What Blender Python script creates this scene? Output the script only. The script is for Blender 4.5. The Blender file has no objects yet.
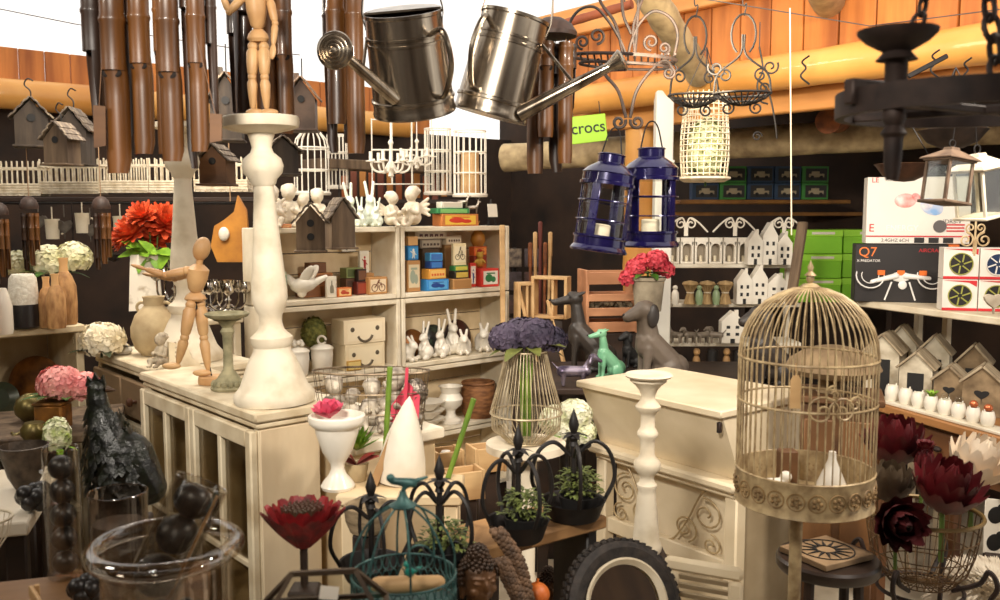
import bpy, math, random
from mathutils import Vector as V, Matrix, Euler
PI = math.pi
rnd = random.Random(11)
C = bpy.context.scene.collection
F = 900.0
CAM = V((0, 0, 1.55))
TILT = math.atan(85 / F)
FW = V((0, math.cos(TILT), -math.sin(TILT)))
UP = V((0, math.sin(TILT), math.cos(TILT)))
AX = V((-.66, .75, 0)).normalized()      # run of the cabinets and the log beam
BX = V((.75, .66, 0)).normalized()       # run of the crate shelves

def ray(px, py):
    return FW + V((1, 0, 0)) * ((px - 500) / F) + UP * ((300 - py) / F)
def P(px, py, Y):
    d = ray(px, py); return CAM + d * (Y / d.y)
def PZ(px, py, z):
    d = ray(px, py); return CAM + d * ((z - CAM.z) / d.z)
def K(p):
    return (V(p) - CAM).dot(FW) / F       # metres per pixel at a point

def lin(c):
    return tuple((x / 255 / 12.92 if x <= 10 else ((x / 255 + .055) / 1.055) ** 2.4) for x in c) + (1,)
MATS = {}
def mat(key, c=None, c2=None, sc=18, rough=.6, metal=0, bump=0, st=(1, 1, 1), trans=0, alpha=1, emit=0, contrast=(.35, .7), bsc=None, coat=0):
    """procedural material: two colours mixed by noise stretched by st, optional bump"""
    if key in MATS: return MATS[key]
    m = bpy.data.materials.new(key); m.use_nodes = True; N = m.node_tree; L = N.links
    b = N.nodes['Principled BSDF']; I = b.inputs
    I['Base Color'].default_value = lin(c); I['Roughness'].default_value = rough; I['Metallic'].default_value = metal
    I['Transmission Weight'].default_value = trans; I['Alpha'].default_value = alpha
    if coat: I['Coat Weight'].default_value = coat
    if emit: I['Emission Color'].default_value = lin(c); I['Emission Strength'].default_value = emit
    if c2 or bump:
        tc = N.nodes.new('ShaderNodeTexCoord'); mp = N.nodes.new('ShaderNodeMapping')
        mp.inputs['Scale'].default_value = st; L.new(tc.outputs['Object'], mp.inputs[0])
        nz = N.nodes.new('ShaderNodeTexNoise'); nz.inputs['Scale'].default_value = sc; nz.inputs['Detail'].default_value = 5
        L.new(mp.outputs[0], nz.inputs['Vector'])
        if c2:
            rp = N.nodes.new('ShaderNodeValToRGB'); e = rp.color_ramp.elements
            e[0].position, e[1].position = contrast; e[0].color = lin(c); e[1].color = lin(c2)
            L.new(nz.outputs['Fac'], rp.inputs[0]); L.new(rp.outputs[0], I['Base Color'])
        if bump:
            bp = N.nodes.new('ShaderNodeBump'); bp.inputs['Strength'].default_value = bump; bp.inputs['Distance'].default_value = .01
            if bsc:
                n2 = N.nodes.new('ShaderNodeTexNoise'); n2.inputs['Scale'].default_value = bsc; L.new(mp.outputs[0], n2.inputs['Vector'])
                L.new(n2.outputs['Fac'], bp.inputs['Height'])
            else: L.new(nz.outputs['Fac'], bp.inputs['Height'])
            L.new(bp.outputs[0], I['Normal'])
    MATS[key] = m
    return m
def glass(key, c=(249, 250, 248), op=.12, rough=.05):
    """thin pane or vessel: mostly clear with a glossy reflection"""
    if key in MATS: return MATS[key]
    m = bpy.data.materials.new(key); m.use_nodes = True; N = m.node_tree; L = N.links; N.nodes.clear()
    o = N.nodes.new('ShaderNodeOutputMaterial'); t = N.nodes.new('ShaderNodeBsdfTransparent'); g = N.nodes.new('ShaderNodeBsdfGlossy')
    lw = N.nodes.new('ShaderNodeLayerWeight'); lw.inputs['Blend'].default_value = .18
    ma = N.nodes.new('ShaderNodeMath'); ma.operation = 'MULTIPLY_ADD'; ma.inputs[1].default_value = .34; ma.inputs[2].default_value = op * .5
    mx = N.nodes.new('ShaderNodeMixShader'); t.inputs[0].default_value = lin(c); g.inputs['Roughness'].default_value = rough
    L.new(lw.outputs['Facing'], ma.inputs[0]); L.new(ma.outputs[0], mx.inputs[0]); L.new(t.outputs[0], mx.inputs[1]); L.new(g.outputs[0], mx.inputs[2]); L.new(mx.outputs[0], o.inputs[0])
    MATS[key] = m
    return m

def rot(x=0, y=0, z=0):
    return Euler((math.radians(x), math.radians(y), math.radians(z))).to_matrix().to_4x4()
def tr(x=0, y=0, z=0): return Matrix.Translation((x, y, z))
def aim(d, up=(0, 0, 1)):
    """rotation whose local +Z looks along d"""
    return V(d).to_track_quat('Z', 'Y').to_matrix().to_4x4()
def spiral(cx, cz, r0, r1, a0, turns, n=22):
    """curl in the XZ plane from radius r0 to r1 starting at angle a0 (degrees)"""
    a0 = math.radians(a0); o = []
    for i in range(n + 1):
        t = i / n; a = a0 + turns * 2 * PI * t; r = r0 + (r1 - r0) * t
        o.append((cx + r * math.cos(a), 0, cz + r * math.sin(a)))
    return o
def arc(cx, cz, r, a0, a1, n=16, rz=None):
    rz = rz or r
    return [(cx + r * math.cos(math.radians(a0 + (a1 - a0) * i / n)), 0, cz + rz * math.sin(math.radians(a0 + (a1 - a0) * i / n))) for i in range(n + 1)]
def bez(p, n=14):
    """smooth Catmull-Rom curve through points"""
    p = [V(q) for q in p]; q = [p[0] * 2 - p[1]] + p + [p[-1] * 2 - p[-2]]; o = []
    for i in range(1, len(q) - 2):
        for j in range(n):
            t = j / n; a, b, c, d = q[i - 1:i + 3]
            o.append(.5 * ((2 * b) + (c - a) * t + (2 * a - 5 * b + 4 * c - d) * t * t + (3 * b - a - 3 * c + d) * t ** 3))
    o.append(p[-1]); return o

class M:
    """collects geometry (in units of k metres) and links it as ONE mesh object"""
    def __init__(s, k=1.0): s.v = []; s.f = []; s.mi = []; s.k = k; s.T = None; s.c = 0
    def add(s, vs, fs, X=None):
        b = len(s.v)
        for p in vs:
            p = V(p)
            if X is not None: p = X @ p
            if s.T is not None: p = s.T @ p
            s.v.append(p)
        for f in fs: s.f.append(tuple(b + i for i in f)); s.mi.append(s.c)
        return s
    def box(s, c, d, b=0, X=None):
        hx, hy, hz = d[0] / 2, d[1] / 2, d[2] / 2; b = min(b, hx * .9, hy * .9, hz * .9)
        T = tr(*c) if X is None else tr(*c) @ X
        if b <= 0:
            vs = [(x, y, z) for x in (-hx, hx) for y in (-hy, hy) for z in (-hz, hz)]
            return s.add(vs, [(0, 1, 3, 2), (4, 6, 7, 5), (0, 4, 5, 1), (2, 3, 7, 6), (0, 2, 6, 4), (1, 5, 7, 3)], T)
        vs = []; ix = {}
        for sx in (-1, 1):
            for sy in (-1, 1):
                for sz in (-1, 1):
                    for a in range(3):
                        q = [sx * hx, sy * hy, sz * hz]; sg = (sx, sy, sz)
                        for j in range(3):
                            if j != a: q[j] -= sg[j] * b
                        ix[(sx, sy, sz, a)] = len(vs); vs.append(q)
        fs = []
        for a in range(3):
            u, w = [(1, 2), (2, 0), (0, 1)][a]
            for sg in (-1, 1):
                q = []
                for su, sw in ((-1, -1), (1, -1), (1, 1), (-1, 1)):
                    k = [0, 0, 0]; k[a] = sg; k[u] = su; k[w] = sw; q.append(ix[(*k, a)])
                fs.append(q if sg > 0 else q[::-1])
        for a in range(3):
            u, w = [(1, 2), (2, 0), (0, 1)][a]
            for su in (-1, 1):
                for sw in (-1, 1):
                    k = [0, 0, 0]; k[u] = su; k[w] = sw; k[a] = -1; l = list(k); l[a] = 1
                    q = [ix[(*k, u)], ix[(*l, u)], ix[(*l, w)], ix[(*k, w)]]
                    fs.append(q if su * sw < 0 else q[::-1])
        for sx in (-1, 1):
            for sy in (-1, 1):
                for sz in (-1, 1):
                    q = [ix[(sx, sy, sz, a)] for a in range(3)]
                    fs.append(q if sx * sy * sz > 0 else q[::-1])
        return s.add(vs, fs, T)
    def lathe(s, pr, c=(0, 0, 0), n=20, X=None, sq=1, cap=True, ph=0):
        """revolve [(r,z)...] about Z; n=4,ph=45 gives square turnings"""
        vs = []; fs = []
        for r, z in pr:
            for i in range(n):
                a = 2 * PI * i / n + math.radians(ph); vs.append((r * math.cos(a), r * math.sin(a) * sq, z))
        for j in range(len(pr) - 1):
            for i in range(n):
                k = (i + 1) % n; fs.append((j * n + i, j * n + k, (j + 1) * n + k, (j + 1) * n + i))
        if cap:
            if pr[0][0] > 1e-6: fs.append(tuple(range(n))[::-1])
            if pr[-1][0] > 1e-6: fs.append(tuple((len(pr) - 1) * n + i for i in range(n)))
        T = tr(*c) if X is None else tr(*c) @ X
        return s.add(vs, fs, T)
    def tube(s, pts, r, n=6, closed=False, X=None, cap=True):
        p = [V(q) for q in pts]; N = len(p); vs = []; fs = []
        rr = r if isinstance(r, (list, tuple)) else [r] * N
        nrm = None
        for i in range(N):
            if closed: t = p[(i + 1) % N] - p[i - 1]
            else: t = p[min(i + 1, N - 1)] - p[max(i - 1, 0)]
            t = t.normalized() if t.length > 1e-9 else V((0, 0, 1))
            if nrm is None:
                nrm = t.orthogonal().normalized()
            nrm = nrm - t * nrm.dot(t); nrm = nrm.normalized() if nrm.length > 1e-9 else t.orthogonal().normalized()
            bn = t.cross(nrm)
            for j in range(n):
                a = 2 * PI * j / n; vs.append(p[i] + (nrm * math.cos(a) + bn * math.sin(a)) * rr[i])
        for i in range(N if closed else N - 1):
            k = (i + 1) % N
            for j in range(n):
                l = (j + 1) % n; fs.append((i * n + j, i * n + l, k * n + l, k * n + j))
        if cap and not closed: fs.append(tuple(range(n))[::-1]); fs.append(tuple((N - 1) * n + j for j in range(n)))
        return s.add(vs, fs, X)
    def ring(s, c, R, r, n=32, m=6, X=None, Ry=None):
        Ry = Ry or R
        T = tr(*c) if X is None else tr(*c) @ X
        return s.tube([(R * math.cos(2 * PI * i / n), Ry * math.sin(2 * PI * i / n), 0) for i in range(n)], r, m, True, T)
    def ell(s, c, r, X=None, n=14, m=9):
        r = (r, r, r) if isinstance(r, (int, float)) else r
        vs = [(0, 0, -r[2])]; fs = []
        for j in range(1, m):
            a = -PI / 2 + PI * j / m
            for i in range(n):
                b = 2 * PI * i / n; vs.append((r[0] * math.cos(a) * math.cos(b), r[1] * math.cos(a) * math.sin(b), r[2] * math.sin(a)))
        vs.append((0, 0, r[2])); e = len(vs) - 1
        for i in range(n):
            k = (i + 1) % n; fs.append((0, 1 + k, 1 + i)); fs.append((e, 1 + (m - 2) * n + i, 1 + (m - 2) * n + k))
            for j in range(m - 2): fs.append((1 + j * n + i, 1 + j * n + k, 1 + (j + 1) * n + k, 1 + (j + 1) * n + i))
        T = tr(*c) if X is None else tr(*c) @ X
        return s.add(vs, fs, T)
    def cap(s, a, ra, b, rb=None, n=10):
        """tapered limb with round ends"""
        rb = ra if rb is None else rb; a, b = V(a), V(b); d = b - a; L = d.length or 1e-4
        pr = [(0, -ra)] + [(ra * math.cos(t), ra * math.sin(t)) for t in (-1, -.5)] + [(ra, 0), (rb, L)] + [(rb * math.cos(t), L + rb * math.sin(t)) for t in (.5, 1)] + [(0, L + rb)]
        return s.lathe(pr, a, n, aim(d), cap=False)
    def prism(s, poly, th, X=None):
        """polygon [(x,z)...] extruded along Y, centred"""
        n = len(poly); vs = [(x, -th / 2, z) for x, z in poly] + [(x, th / 2, z) for x, z in poly]
        fs = [tuple(range(n)), tuple(range(2 * n - 1, n - 1, -1))]
        for i in range(n):
            k = (i + 1) % n; fs.append((k, i, n + i, n + k))
        return s.add(vs, fs, X)
    def leaf(s, base, d, nrm, L, W, curl=.3, cup=.15, n=4, tip=.12, wid=.45):
        """petal or leaf: 3 columns, curved backwards by curl and cupped across by cup"""
        d = V(d).normalized(); nr = V(nrm); nr = nr - d * nr.dot(d); nr = nr.normalized() if nr.length > 1e-6 else d.orthogonal().normalized()
        sd = d.cross(nr); vs = []; fs = []
        for i in range(n + 1):
            t = i / n; w = W / 2 * max(tip if i == n else .25 if i == 0 else 0, math.sin(PI * (t ** (math.log(.5) / math.log(wid)) if t > 0 else 0)) ** .8)
            p = V(base) + d * (L * t) - nr * (curl * L * t * t)
            e = nr * (cup * W)
            vs += [p - sd * w + e * (w / W * 2), p, p + sd * w + e * (w / W * 2)]
        for i in range(n):
            for j in range(2): a = i * 3 + j; fs.append((a, a + 1, a + 4, a + 3))
        return s.add(vs, fs)
    def o(s, name, mt, par=None, loc=None, rz=0, label=None, cat=None, g=None, kind=None, re=0, sm=6, ang=38, R=None, thick=0):
        me = bpy.data.meshes.new(name); me.from_pydata([p * s.k for p in s.v], [], s.f)
        mts = mt if isinstance(mt, (list, tuple)) else [mt]
        for q in mts: me.materials.append(q)
        if len(mts) > 1: me.polygons.foreach_set('material_index', s.mi)
        me.polygons.foreach_set('use_smooth', [True] * len(me.polygons))
        ob = bpy.data.objects.new(name, me); C.objects.link(ob)
        if thick:
            q = ob.modifiers.new('t', 'SOLIDIFY'); q.thickness = thick; bake(ob)
        if re:
            q = ob.modifiers.new('r', 'REMESH'); q.mode = 'VOXEL'; q.voxel_size = re
            if sm: q = ob.modifiers.new('s', 'SMOOTH'); q.factor = .5; q.iterations = sm
            bake(ob); ob.data.polygons.foreach_set('use_smooth', [True] * len(ob.data.polygons))
        elif ang: ob.data.set_sharp_from_angle(angle=math.radians(ang))
        if par is not None: ob.parent = par
        if loc is not None: ob.location = loc
        if R is not None: ob.rotation_euler = R.to_euler()
        elif rz: ob.rotation_euler = (0, 0, math.radians(rz))
        tag(ob, label, cat, g, kind); return ob
def bake(ob):
    dg = bpy.context.evaluated_depsgraph_get(); dg.update()
    me = bpy.data.meshes.new_from_object(ob.evaluated_get(dg)); me.name = ob.name; old = ob.data
    ob.modifiers.clear(); ob.data = me; bpy.data.meshes.remove(old)
def tag(o, label=None, cat=None, g=None, kind=None):
    if label: o['label'] = label
    if cat: o['category'] = cat
    if g: o['group'] = g
    if kind: o['kind'] = kind
    return o
def T(name, label, cat, loc=(0, 0, 0), rz=0, g=None, R=None):
    o = bpy.data.objects.new(name, None); C.objects.link(o); o.location = loc; o.empty_display_size = .05
    o.rotation_euler = R.to_euler() if R is not None else (0, 0, math.radians(rz))
    return tag(o, label, cat, g)
def dup(r, loc, rz=None, label=None, g=None, sc=None, R=None):
    def cp(o, par):
        c = o.copy(); C.objects.link(c)
        if par is not None: c.parent = par
        for ch in list(o.children): cp(ch, c)
        return c
    n = cp(r, None); n.location = loc
    if rz is not None: n.rotation_euler = (0, 0, math.radians(rz))
    if R is not None: n.rotation_euler = R.to_euler()
    if sc: n.scale = (sc,) * 3 if isinstance(sc, (int, float)) else sc
    return tag(n, label, None, g)
def text(s, size, mt, par, X, ext=.0004, al='CENTER', name='lettering', bold=0):
    cu = bpy.data.curves.new(name, 'FONT'); cu.body = s; cu.size = size; cu.extrude = ext; cu.align_x = al; cu.align_y = 'CENTER'; cu.offset = bold
    t = bpy.data.objects.new(name, cu); C.objects.link(t); dg = bpy.context.evaluated_depsgraph_get()
    me = bpy.data.meshes.new_from_object(t.evaluated_get(dg)); bpy.data.objects.remove(t)
    o = bpy.data.objects.new(name, me); C.objects.link(o); o.data.materials.clear(); o.data.materials.append(mt)
    o.parent = par; o.matrix_local = X; return o
FRONT = rot(90)      # text standing up, read from -Y
def ang(d):  # degrees about Z that turn local +X to d
    return math.degrees(math.atan2(d[1], d[0]))

# ---- materials shared by many things
WHITE = mat('chalk_white', (226, 214, 190), (196, 180, 150), 9, .7, bump=.08)
WHITE2 = mat('worn_white', (228, 218, 196), (150, 128, 98), 14, .7, bump=.15, contrast=(.5, .8))
CERAM = mat('white_ceramic', (236, 230, 216), (222, 212, 194), 6, .35, coat=.3)
CREAM = mat('cream_metal', (206, 184, 144), (150, 120, 82), 30, .55, bump=.1)
IRON = mat('dark_iron', (26, 19, 17), (52, 35, 27), 40, .65, .2, bump=.15)
IRON2 = mat('black_iron', (18, 15, 14), (32, 26, 23), 30, .55, .2)
GREYW = mat('grey_wood', (116, 96, 74), (70, 54, 40), 30, .8, bump=.3, st=(1, 1, .15))
DGREYW = mat('dark_grey_wood', (72, 60, 48), (40, 32, 26), 30, .8, bump=.3, st=(1, 1, .15))
WOOD = mat('honey_wood', (186, 134, 72), (128, 82, 38), 12, .6, bump=.15, st=(1, 1, .12))
PALEW = mat('pale_wood', (208, 172, 122), (172, 130, 82), 14, .6, bump=.1, st=(.2, 1, 1))
BROWNW = mat('brown_wood', (112, 76, 44), (70, 44, 24), 14, .6, bump=.2, st=(.15, 1, 1))
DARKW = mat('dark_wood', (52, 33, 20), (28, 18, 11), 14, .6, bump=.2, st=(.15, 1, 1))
BLACK = mat('black_matt', (20, 18, 17), None, rough=.6)
LEAF = mat('leaf_green', (70, 110, 34), (36, 66, 20), 30, .5)
LEAF2 = mat('bright_leaf', (136, 176, 48), (84, 130, 30), 30, .5)
DLEAF = mat('dark_leaf', (46, 58, 22), (24, 34, 14), 40, .6)
SILVER = mat('silver_metal', (200, 190, 176), (110, 98, 84), 40, .3, .9)
GLASS = glass('clear_glass', op=.05)
STEM = mat('stem_green', (84, 108, 40), None, rough=.6)
CARD = mat('brown_card', (176, 128, 76), (150, 104, 60), 20, .8)
# ================= camera, light, setting =================
cam = bpy.data.cameras.new('camera'); co = bpy.data.objects.new('camera', cam); C.objects.link(co)
cam.sensor_width = 36; cam.lens = 36 * F / 1000; cam.clip_start = .05
co.location = CAM; co.rotation_euler = (PI / 2 - TILT, 0, 0)
cam.dof.use_dof = True; cam.dof.focus_distance = 3.0; cam.dof.aperture_fstop = 5.6
sc = bpy.context.scene; sc.camera = co
sc.view_settings.view_transform = 'Standard'; sc.view_settings.look = 'None'; sc.view_settings.gamma = 1; sc.view_settings.use_curve_mapping = False
sc.view_settings.exposure = .0
sc.cycles.use_denoising = True
sc.cycles.transparent_max_bounces = 24
w = bpy.data.worlds.new('sky'); sc.world = w; w.use_nodes = True
w.node_tree.nodes['Background'].inputs[0].default_value = (1, .96, .9, 1); w.node_tree.nodes['Background'].inputs[1].default_value = 1.45
def lamp(name, kind, loc, to, power, col, size=.3, ang_=0):
    l = bpy.data.lights.new(name, kind); l.energy = power; l.color = col
    if kind == 'AREA': l.size = size
    if kind == 'SUN': l.angle = ang_
    if kind == 'SPOT': l.spot_size = size; l.shadow_soft_size = .08
    if kind == 'POINT': l.shadow_soft_size = size
    o = bpy.data.objects.new(name, l); C.objects.link(o); o.location = loc
    o.rotation_euler = (V(to) - V(loc)).to_track_quat('-Z', 'Y').to_euler(); return o
s_ = lamp('offscreen_lamp', 'SPOT', (-.45, .05, 2.42), (.15, 3.2, 1.45), 310, (1, .92, .81), 1.22)
s_.data.spot_blend = .9; s_.data.shadow_soft_size = .16
lamp('offscreen_lamp', 'AREA', (1.3, 1.5, 2.45), (1.3, 2.9, .4), 40, (1, .9, .78), .3)  # unseen fill light added to brighten the flowers and floor at right
lamp('left_fill', 'AREA', (-1.9, 1.0, 2.35), (-.6, 1.55, 1.0), 11, (1, .9, .76), .3)  # added fill light, no visible source, lifts the glass and stones at left
lamp('crate_fill', 'AREA', (-1.2, 3.0, 2.45), (-.4, 4.2, 1.2), 26, (1, .9, .76), .5)  # unseen area light aimed at the crate shelves
lamp('fascia_fill', 'AREA', (.5, 2.6, 2.05), (1.3, 4, 2.2), 10, (1, .84, .6), .3)  # area light without a visible fixture, aimed at the planks and log beam

FLOORM = mat('pale_floor', (228, 214, 190), (190, 172, 144), 6, .7, bump=.05)
PLANKM = mat('orange_plank', (206, 128, 58), (150, 82, 30), 14, .65, bump=.15, st=(1, 1, .1))
LOGM = mat('yellow_log', (226, 168, 88), (190, 122, 46), 7, .5, bump=.06, st=(.3, .3, .3), coat=.2)
LOGG = mat('grey_log', (186, 164, 124), (126, 106, 76), 14, .75, bump=.2)
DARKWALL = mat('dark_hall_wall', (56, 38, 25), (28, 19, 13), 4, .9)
M().box((0, 2.6, -.05), (14, 12, .1)).o('floor', FLOORM, kind='structure')
# translucent corrugated roof
rm = bpy.data.materials.new('translucent_roofing'); rm.use_nodes = True; N = rm.node_tree; N.nodes.clear()
o_ = N.nodes.new('ShaderNodeOutputMaterial'); a_ = N.nodes.new('ShaderNodeBsdfTranslucent'); b_ = N.nodes.new('ShaderNodeBsdfTransparent'); x_ = N.nodes.new('ShaderNodeMixShader')
a_.inputs[0].default_value = (.95, .93, .92, 1); b_.inputs[0].default_value = (1, .98, .97, 1); x_.inputs[0].default_value = .45
N.links.new(a_.outputs[0], x_.inputs[1]); N.links.new(b_.outputs[0], x_.inputs[2]); N.links.new(x_.outputs[0], o_.inputs[0])
m = M(); n = 300; x0, x1 = -6, 6
vs = []; 
for i in range(n + 1):
    x = x0 + (x1 - x0) * i / n; z = 2.56 + .012 * math.sin(i * PI / 2.0)
    vs += [(x, 2.0, z), (x, 8.2, z)]
m.add(vs, [(2 * i, 2 * i + 1, 2 * i + 3, 2 * i + 2) for i in range(n)])
m.o('roof', rm, kind='structure', ang=0)
M().box((0, .7, 2.6), (12, 2.8, .04)).o('ceiling_blocker', mat('blocker_roof_boards', (120, 84, 52), (80, 54, 32), 8, .8, st=(.2, 1, 1)), kind='structure')  # unseen opaque roof piece, added to keep overhead light off the foreground
# walls at the far side
def slab(name, a, b, z0, z1, th, mt, kind='structure'):
    a, b = V((a[0], a[1], 0)), V((b[0], b[1], 0)); d = b - a
    m = M(); m.box((d.length / 2, 0, (z1 - z0) / 2), (d.length, th, z1 - z0))
    return m.o(name, mt, loc=(a.x, a.y, z0), rz=ang(d), kind=kind)
WC = V((-.35, 7.4, 0))
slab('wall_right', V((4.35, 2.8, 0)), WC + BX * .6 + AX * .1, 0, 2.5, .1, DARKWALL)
slab('wall_front_blocker', V((-5, -.55, 0)), V((5, -.55, 0)), 0, 2.2, .1, mat('blocker_front_boards', (96, 72, 50), (60, 42, 28), 6, .8, st=(1, 1, .2)))  # unseen wall added behind the camera to cut low frontal light
slab('wall_left_blocker', V((-3.6, -.5, 0)), V((-3.6, 4.4, 0)), 0, 2.3, .1, DARKWALL)  # unseen side wall, added to keep sky light out
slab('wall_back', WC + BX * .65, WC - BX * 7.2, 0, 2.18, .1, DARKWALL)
def planks(name, a, b, z0, z1, wd):
    a, b = V((a.x, a.y, 0)), V((b.x, b.y, 0)); d = b - a; n = int(d.length / wd); m = M()
    for i in range(n):
        m.box(((i + .5) * wd, rnd.uniform(-.003, .003), (z1 - z0) / 2), (wd - .006, .025, z1 - z0), .003)
    return m.o(name, PLANKM, loc=(a.x, a.y, z0), rz=ang(d), kind='structure')
planks('trim_1', WC - BX * 7.0, WC - BX * .2, 2.18, 2.50, .14)
LB = WC - BX * 7 - AX * -.0
def log(name, a, b, r, mt, loc=None, kind='structure'):
    a, b = V(a), V(b); d = b - a; L = d.length; m = M(); n = 14; pr = []
    for i in range(n + 1): pr.append((r * (1 + .035 * math.sin(i * 2.3) + .02 * math.sin(i * 5.1)), L * i / n))
    m.lathe([(0, 0)] + pr + [(0, L)], n=18)
    return m.o(name, mt, loc=a, R=aim(d), kind=kind)
w0 = WC - BX * 6.9 - V((.12, -.14, 0)) * 0; nb = V((BX.y, -BX.x, 0)) * -1
off = V((.66, -.75, 0)) * .16
log('beam_back', V((*(WC - BX * 6.9 + off).xy, 2.22)), V((*(WC - BX * .6 + off).xy, 2.22)), .085, LOGM)
# right-hand log beam, fascia planks, post
b0, b1 = PZ(572, 101, 2.1), PZ(1040, 36, 2.1)
log('beam_right', b1, b0, .068, LOGM)
e = (b0 - b1); e.z = 0; e.normalize(); out = V((e.y, -e.x, 0)); out = out if out.y > 0 else -out
planks('trim_2', b1 + out * .06 - e * .6, b0 + out * .06 + e * .1, 2.12, 2.5, .145)
m = M(); L = (b0 - b1).length + .9; m.box((L / 2, 0, 0), (L, .04, .13), .006)
q = b1 - e * .6 + out * .02; m.o('trim_3', mat('raw_board', (222, 160, 92), (190, 120, 56), 9, .6, bump=.1, st=(.2, 1, 1)), loc=(q.x, q.y, 2.475), rz=ang(e), kind='structure')
m = M(); m.box((L / 2, 0, 0), (L, .05, .11), .006); q = b1 - e * .6 + out * .12
m.o('trim_4', mat('joist_wood', (214, 152, 82), (166, 106, 48), 8, .65, bump=.12, st=(.15, 1, 1)), loc=(q.x, q.y, 2.01), rz=ang(e), kind='structure')
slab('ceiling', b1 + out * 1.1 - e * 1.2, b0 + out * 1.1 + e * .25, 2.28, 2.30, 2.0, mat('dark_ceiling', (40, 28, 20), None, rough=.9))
p = PZ(641, 120, 2.0); log('pillar_1', V((p.x, p.y, 0)), V((p.x, p.y, 2.03)), .075, LOGM)
# grey lower log
log('beam_lower', P(1045, 124, 3.85), P(505, 158, 5.0), .075, LOGG)
log('beam_inner', P(865, 122, 4.9), P(828, 121, 3.9), .052, mat('sawn_end', (150, 84, 36), (90, 46, 20), 20, .7))
# pole and brace under the roof
log('beam_diagonal', P(700, 75, 3.75), P(640, -20, 3.2), .055, LOGG)
log('pillar_2', P(832, 56, 3.55), P(832, 8, 3.55), .058, LOGG)
log('beam_rafter', P(834, 12, 3.55), P(800, -60, 2.9), .06, LOGG)
log('beam_purlin', P(632, 4, 3.7), P(556, 26, 3.9), .018, mat('red_batten', (150, 78, 44), (110, 52, 28), 10, .7))
# white square post
p = P(663, 160, 3.95)
m = M(); m.box((0, 0, 1.04), (.075, .075, 2.08), .004); m.box((0, -.002, 1.78), (.085, .085, .012), .002)
m.o('pillar_3', mat('white_steel', (222, 218, 206), None, rough=.45), loc=(p.x, p.y, 0), kind='structure')
# ================= large furniture =================
PANE = glass('dusty_pane', (226, 220, 208), .1, .1)
def brk(p, q): return (V(q) - V(p)).length
# --- glazed white cabinet under the tall candlestick
Z1 = 1.09; c0 = PZ(258, 412, Z1)
CAB = T('display_cabinet', 'white distressed cabinet with glazed doors, tall turned candlestick standing on it', 'cabinet', (c0.x, c0.y, 0), ang(AX))
DEP = .16; LEN = .72     # local +X runs along AX, local -Y is the depth (away from the camera along BX)
CABW = mat('cabinet_white', (220, 206, 176), (176, 154, 118), 10, .65, bump=.12, contrast=(.4, .75))
CABE = mat('cabinet_end', (220, 202, 170), (184, 160, 126), 7, .65, bump=.1, st=(1, 1, .3))
def cabinet(par, L, D, H, doors, panes, drawer=0, z0=0, cm=CABW):
    # D points along local -Y
    m = M(); m.box((L / 2, -D / 2, H - .0125), (L + .03, D + .03, .025), .005); m.box((L / 2, -D / 2, H - .034), (L + .014, D + .014, .014), .004); m.o('top', cm, par)
    m = M()
    for x in (.014, L - .014): m.box((x, -D / 2, (H - .042) / 2), (.028, D, H - .042), .004)
    m.box((L / 2, -D + .006, (H - .042) / 2), (L - .058, .012, H - .05)); m.box((L / 2, -D / 2, .1), (L - .058, D - .03, .02))
    m.box((L / 2, -D / 2, H * .5), (L - .058, D - .03, .014)); m.o('carcass', [cm], par)
    m = M(); m.box((-.003, -D / 2, (H - .042) / 2), (.006, D - .002, H - .046), .002); m.o('end_panel', CABE, par)
    h1 = H - .045 - drawer; dw = (L - .004) / doors
    for i in range(doors):
        x = i * dw + .002; f = M(); s = .03
        f.box((x + s / 2, .011, .04 + (h1 - .04) / 2), (s, .02, h1 - .04), .004); f.box((x + dw - s / 2, .011, .04 + (h1 - .04) / 2), (s, .02, h1 - .04), .004)
        f.box((x + dw / 2, .011, h1 - .022), (dw - 2 * s, .018, .044), .004); f.box((x + dw / 2, .011, .07), (dw - 2 * s, .018, .06), .004)
        for k in range(1, panes): f.box((x + s + (dw - 2 * s) * k / panes, .011, .04 + (h1 - .04) / 2), (.02, .016, h1 - .05), .003)
        for zz in (h1 * .36, h1 * .68): f.box((x + dw / 2, .010, zz), (dw - 2 * s, .012, .014), .002)
        d = f.o('door', cm, par)
        g = M(); g.box((x + dw / 2, .006, .04 + (h1 - .04) / 2), (dw - 2 * s, .003, h1 - .1)); g.o('pane', PANE, d)
        g = M(); g.ell((x + dw - s / 2, .028, h1 * .55), .009); g.o('knob', IRON, d)
cabinet(CAB, LEN, DEP, Z1, 2, 2)
# --- cabinet with small drawers beyond it
c1 = PZ(160, 371, Z1 - .01)
CAB2 = T('drawer_cabinet', 'white cabinet with two small wooden drawers above glazed doors, round jug on top', 'cabinet', (c1.x, c1.y, 0), ang(AX))
m_ = AX * 0
L2 = .58; D2 = .3; H2 = Z1 - .01
cabinet(CAB2, L2, D2, H2, 2, 1, drawer=.15)
DRW = mat('drawer_front', (150, 124, 92), (104, 82, 58), 10, .7, bump=.15, st=(.2, 1, 1))
for i in range(2):
    x = .01 + i * (L2 - .02) / 2
    m = M(); m.box((x + (L2 - .02) / 4, .012, H2 - .115), ((L2 - .02) / 2 - .012, .02, .12), .004); d = m.o('drawer', DRW, CAB2)
    k = M(); k.lathe([(0, 0), (.006, 0), (.006, .012), (.014, .016), (.015, .024), (.009, .03), (0, .031)], (x + (L2 - .02) / 4, .022, H2 - .115), 12, rot(-90)); k.o('knob', mat('wood_knob', (70, 40, 22), None, rough=.4), d)
m = M(); m.prism([(0, 0), (.1, 0), (.1, .005), (.07, .03), (.055, .075), (0, .085)], .014, tr(L2, -.01, H2) @ rot(0, 0, -90)); m.o('side_scroll', CABW, CAB2)
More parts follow.
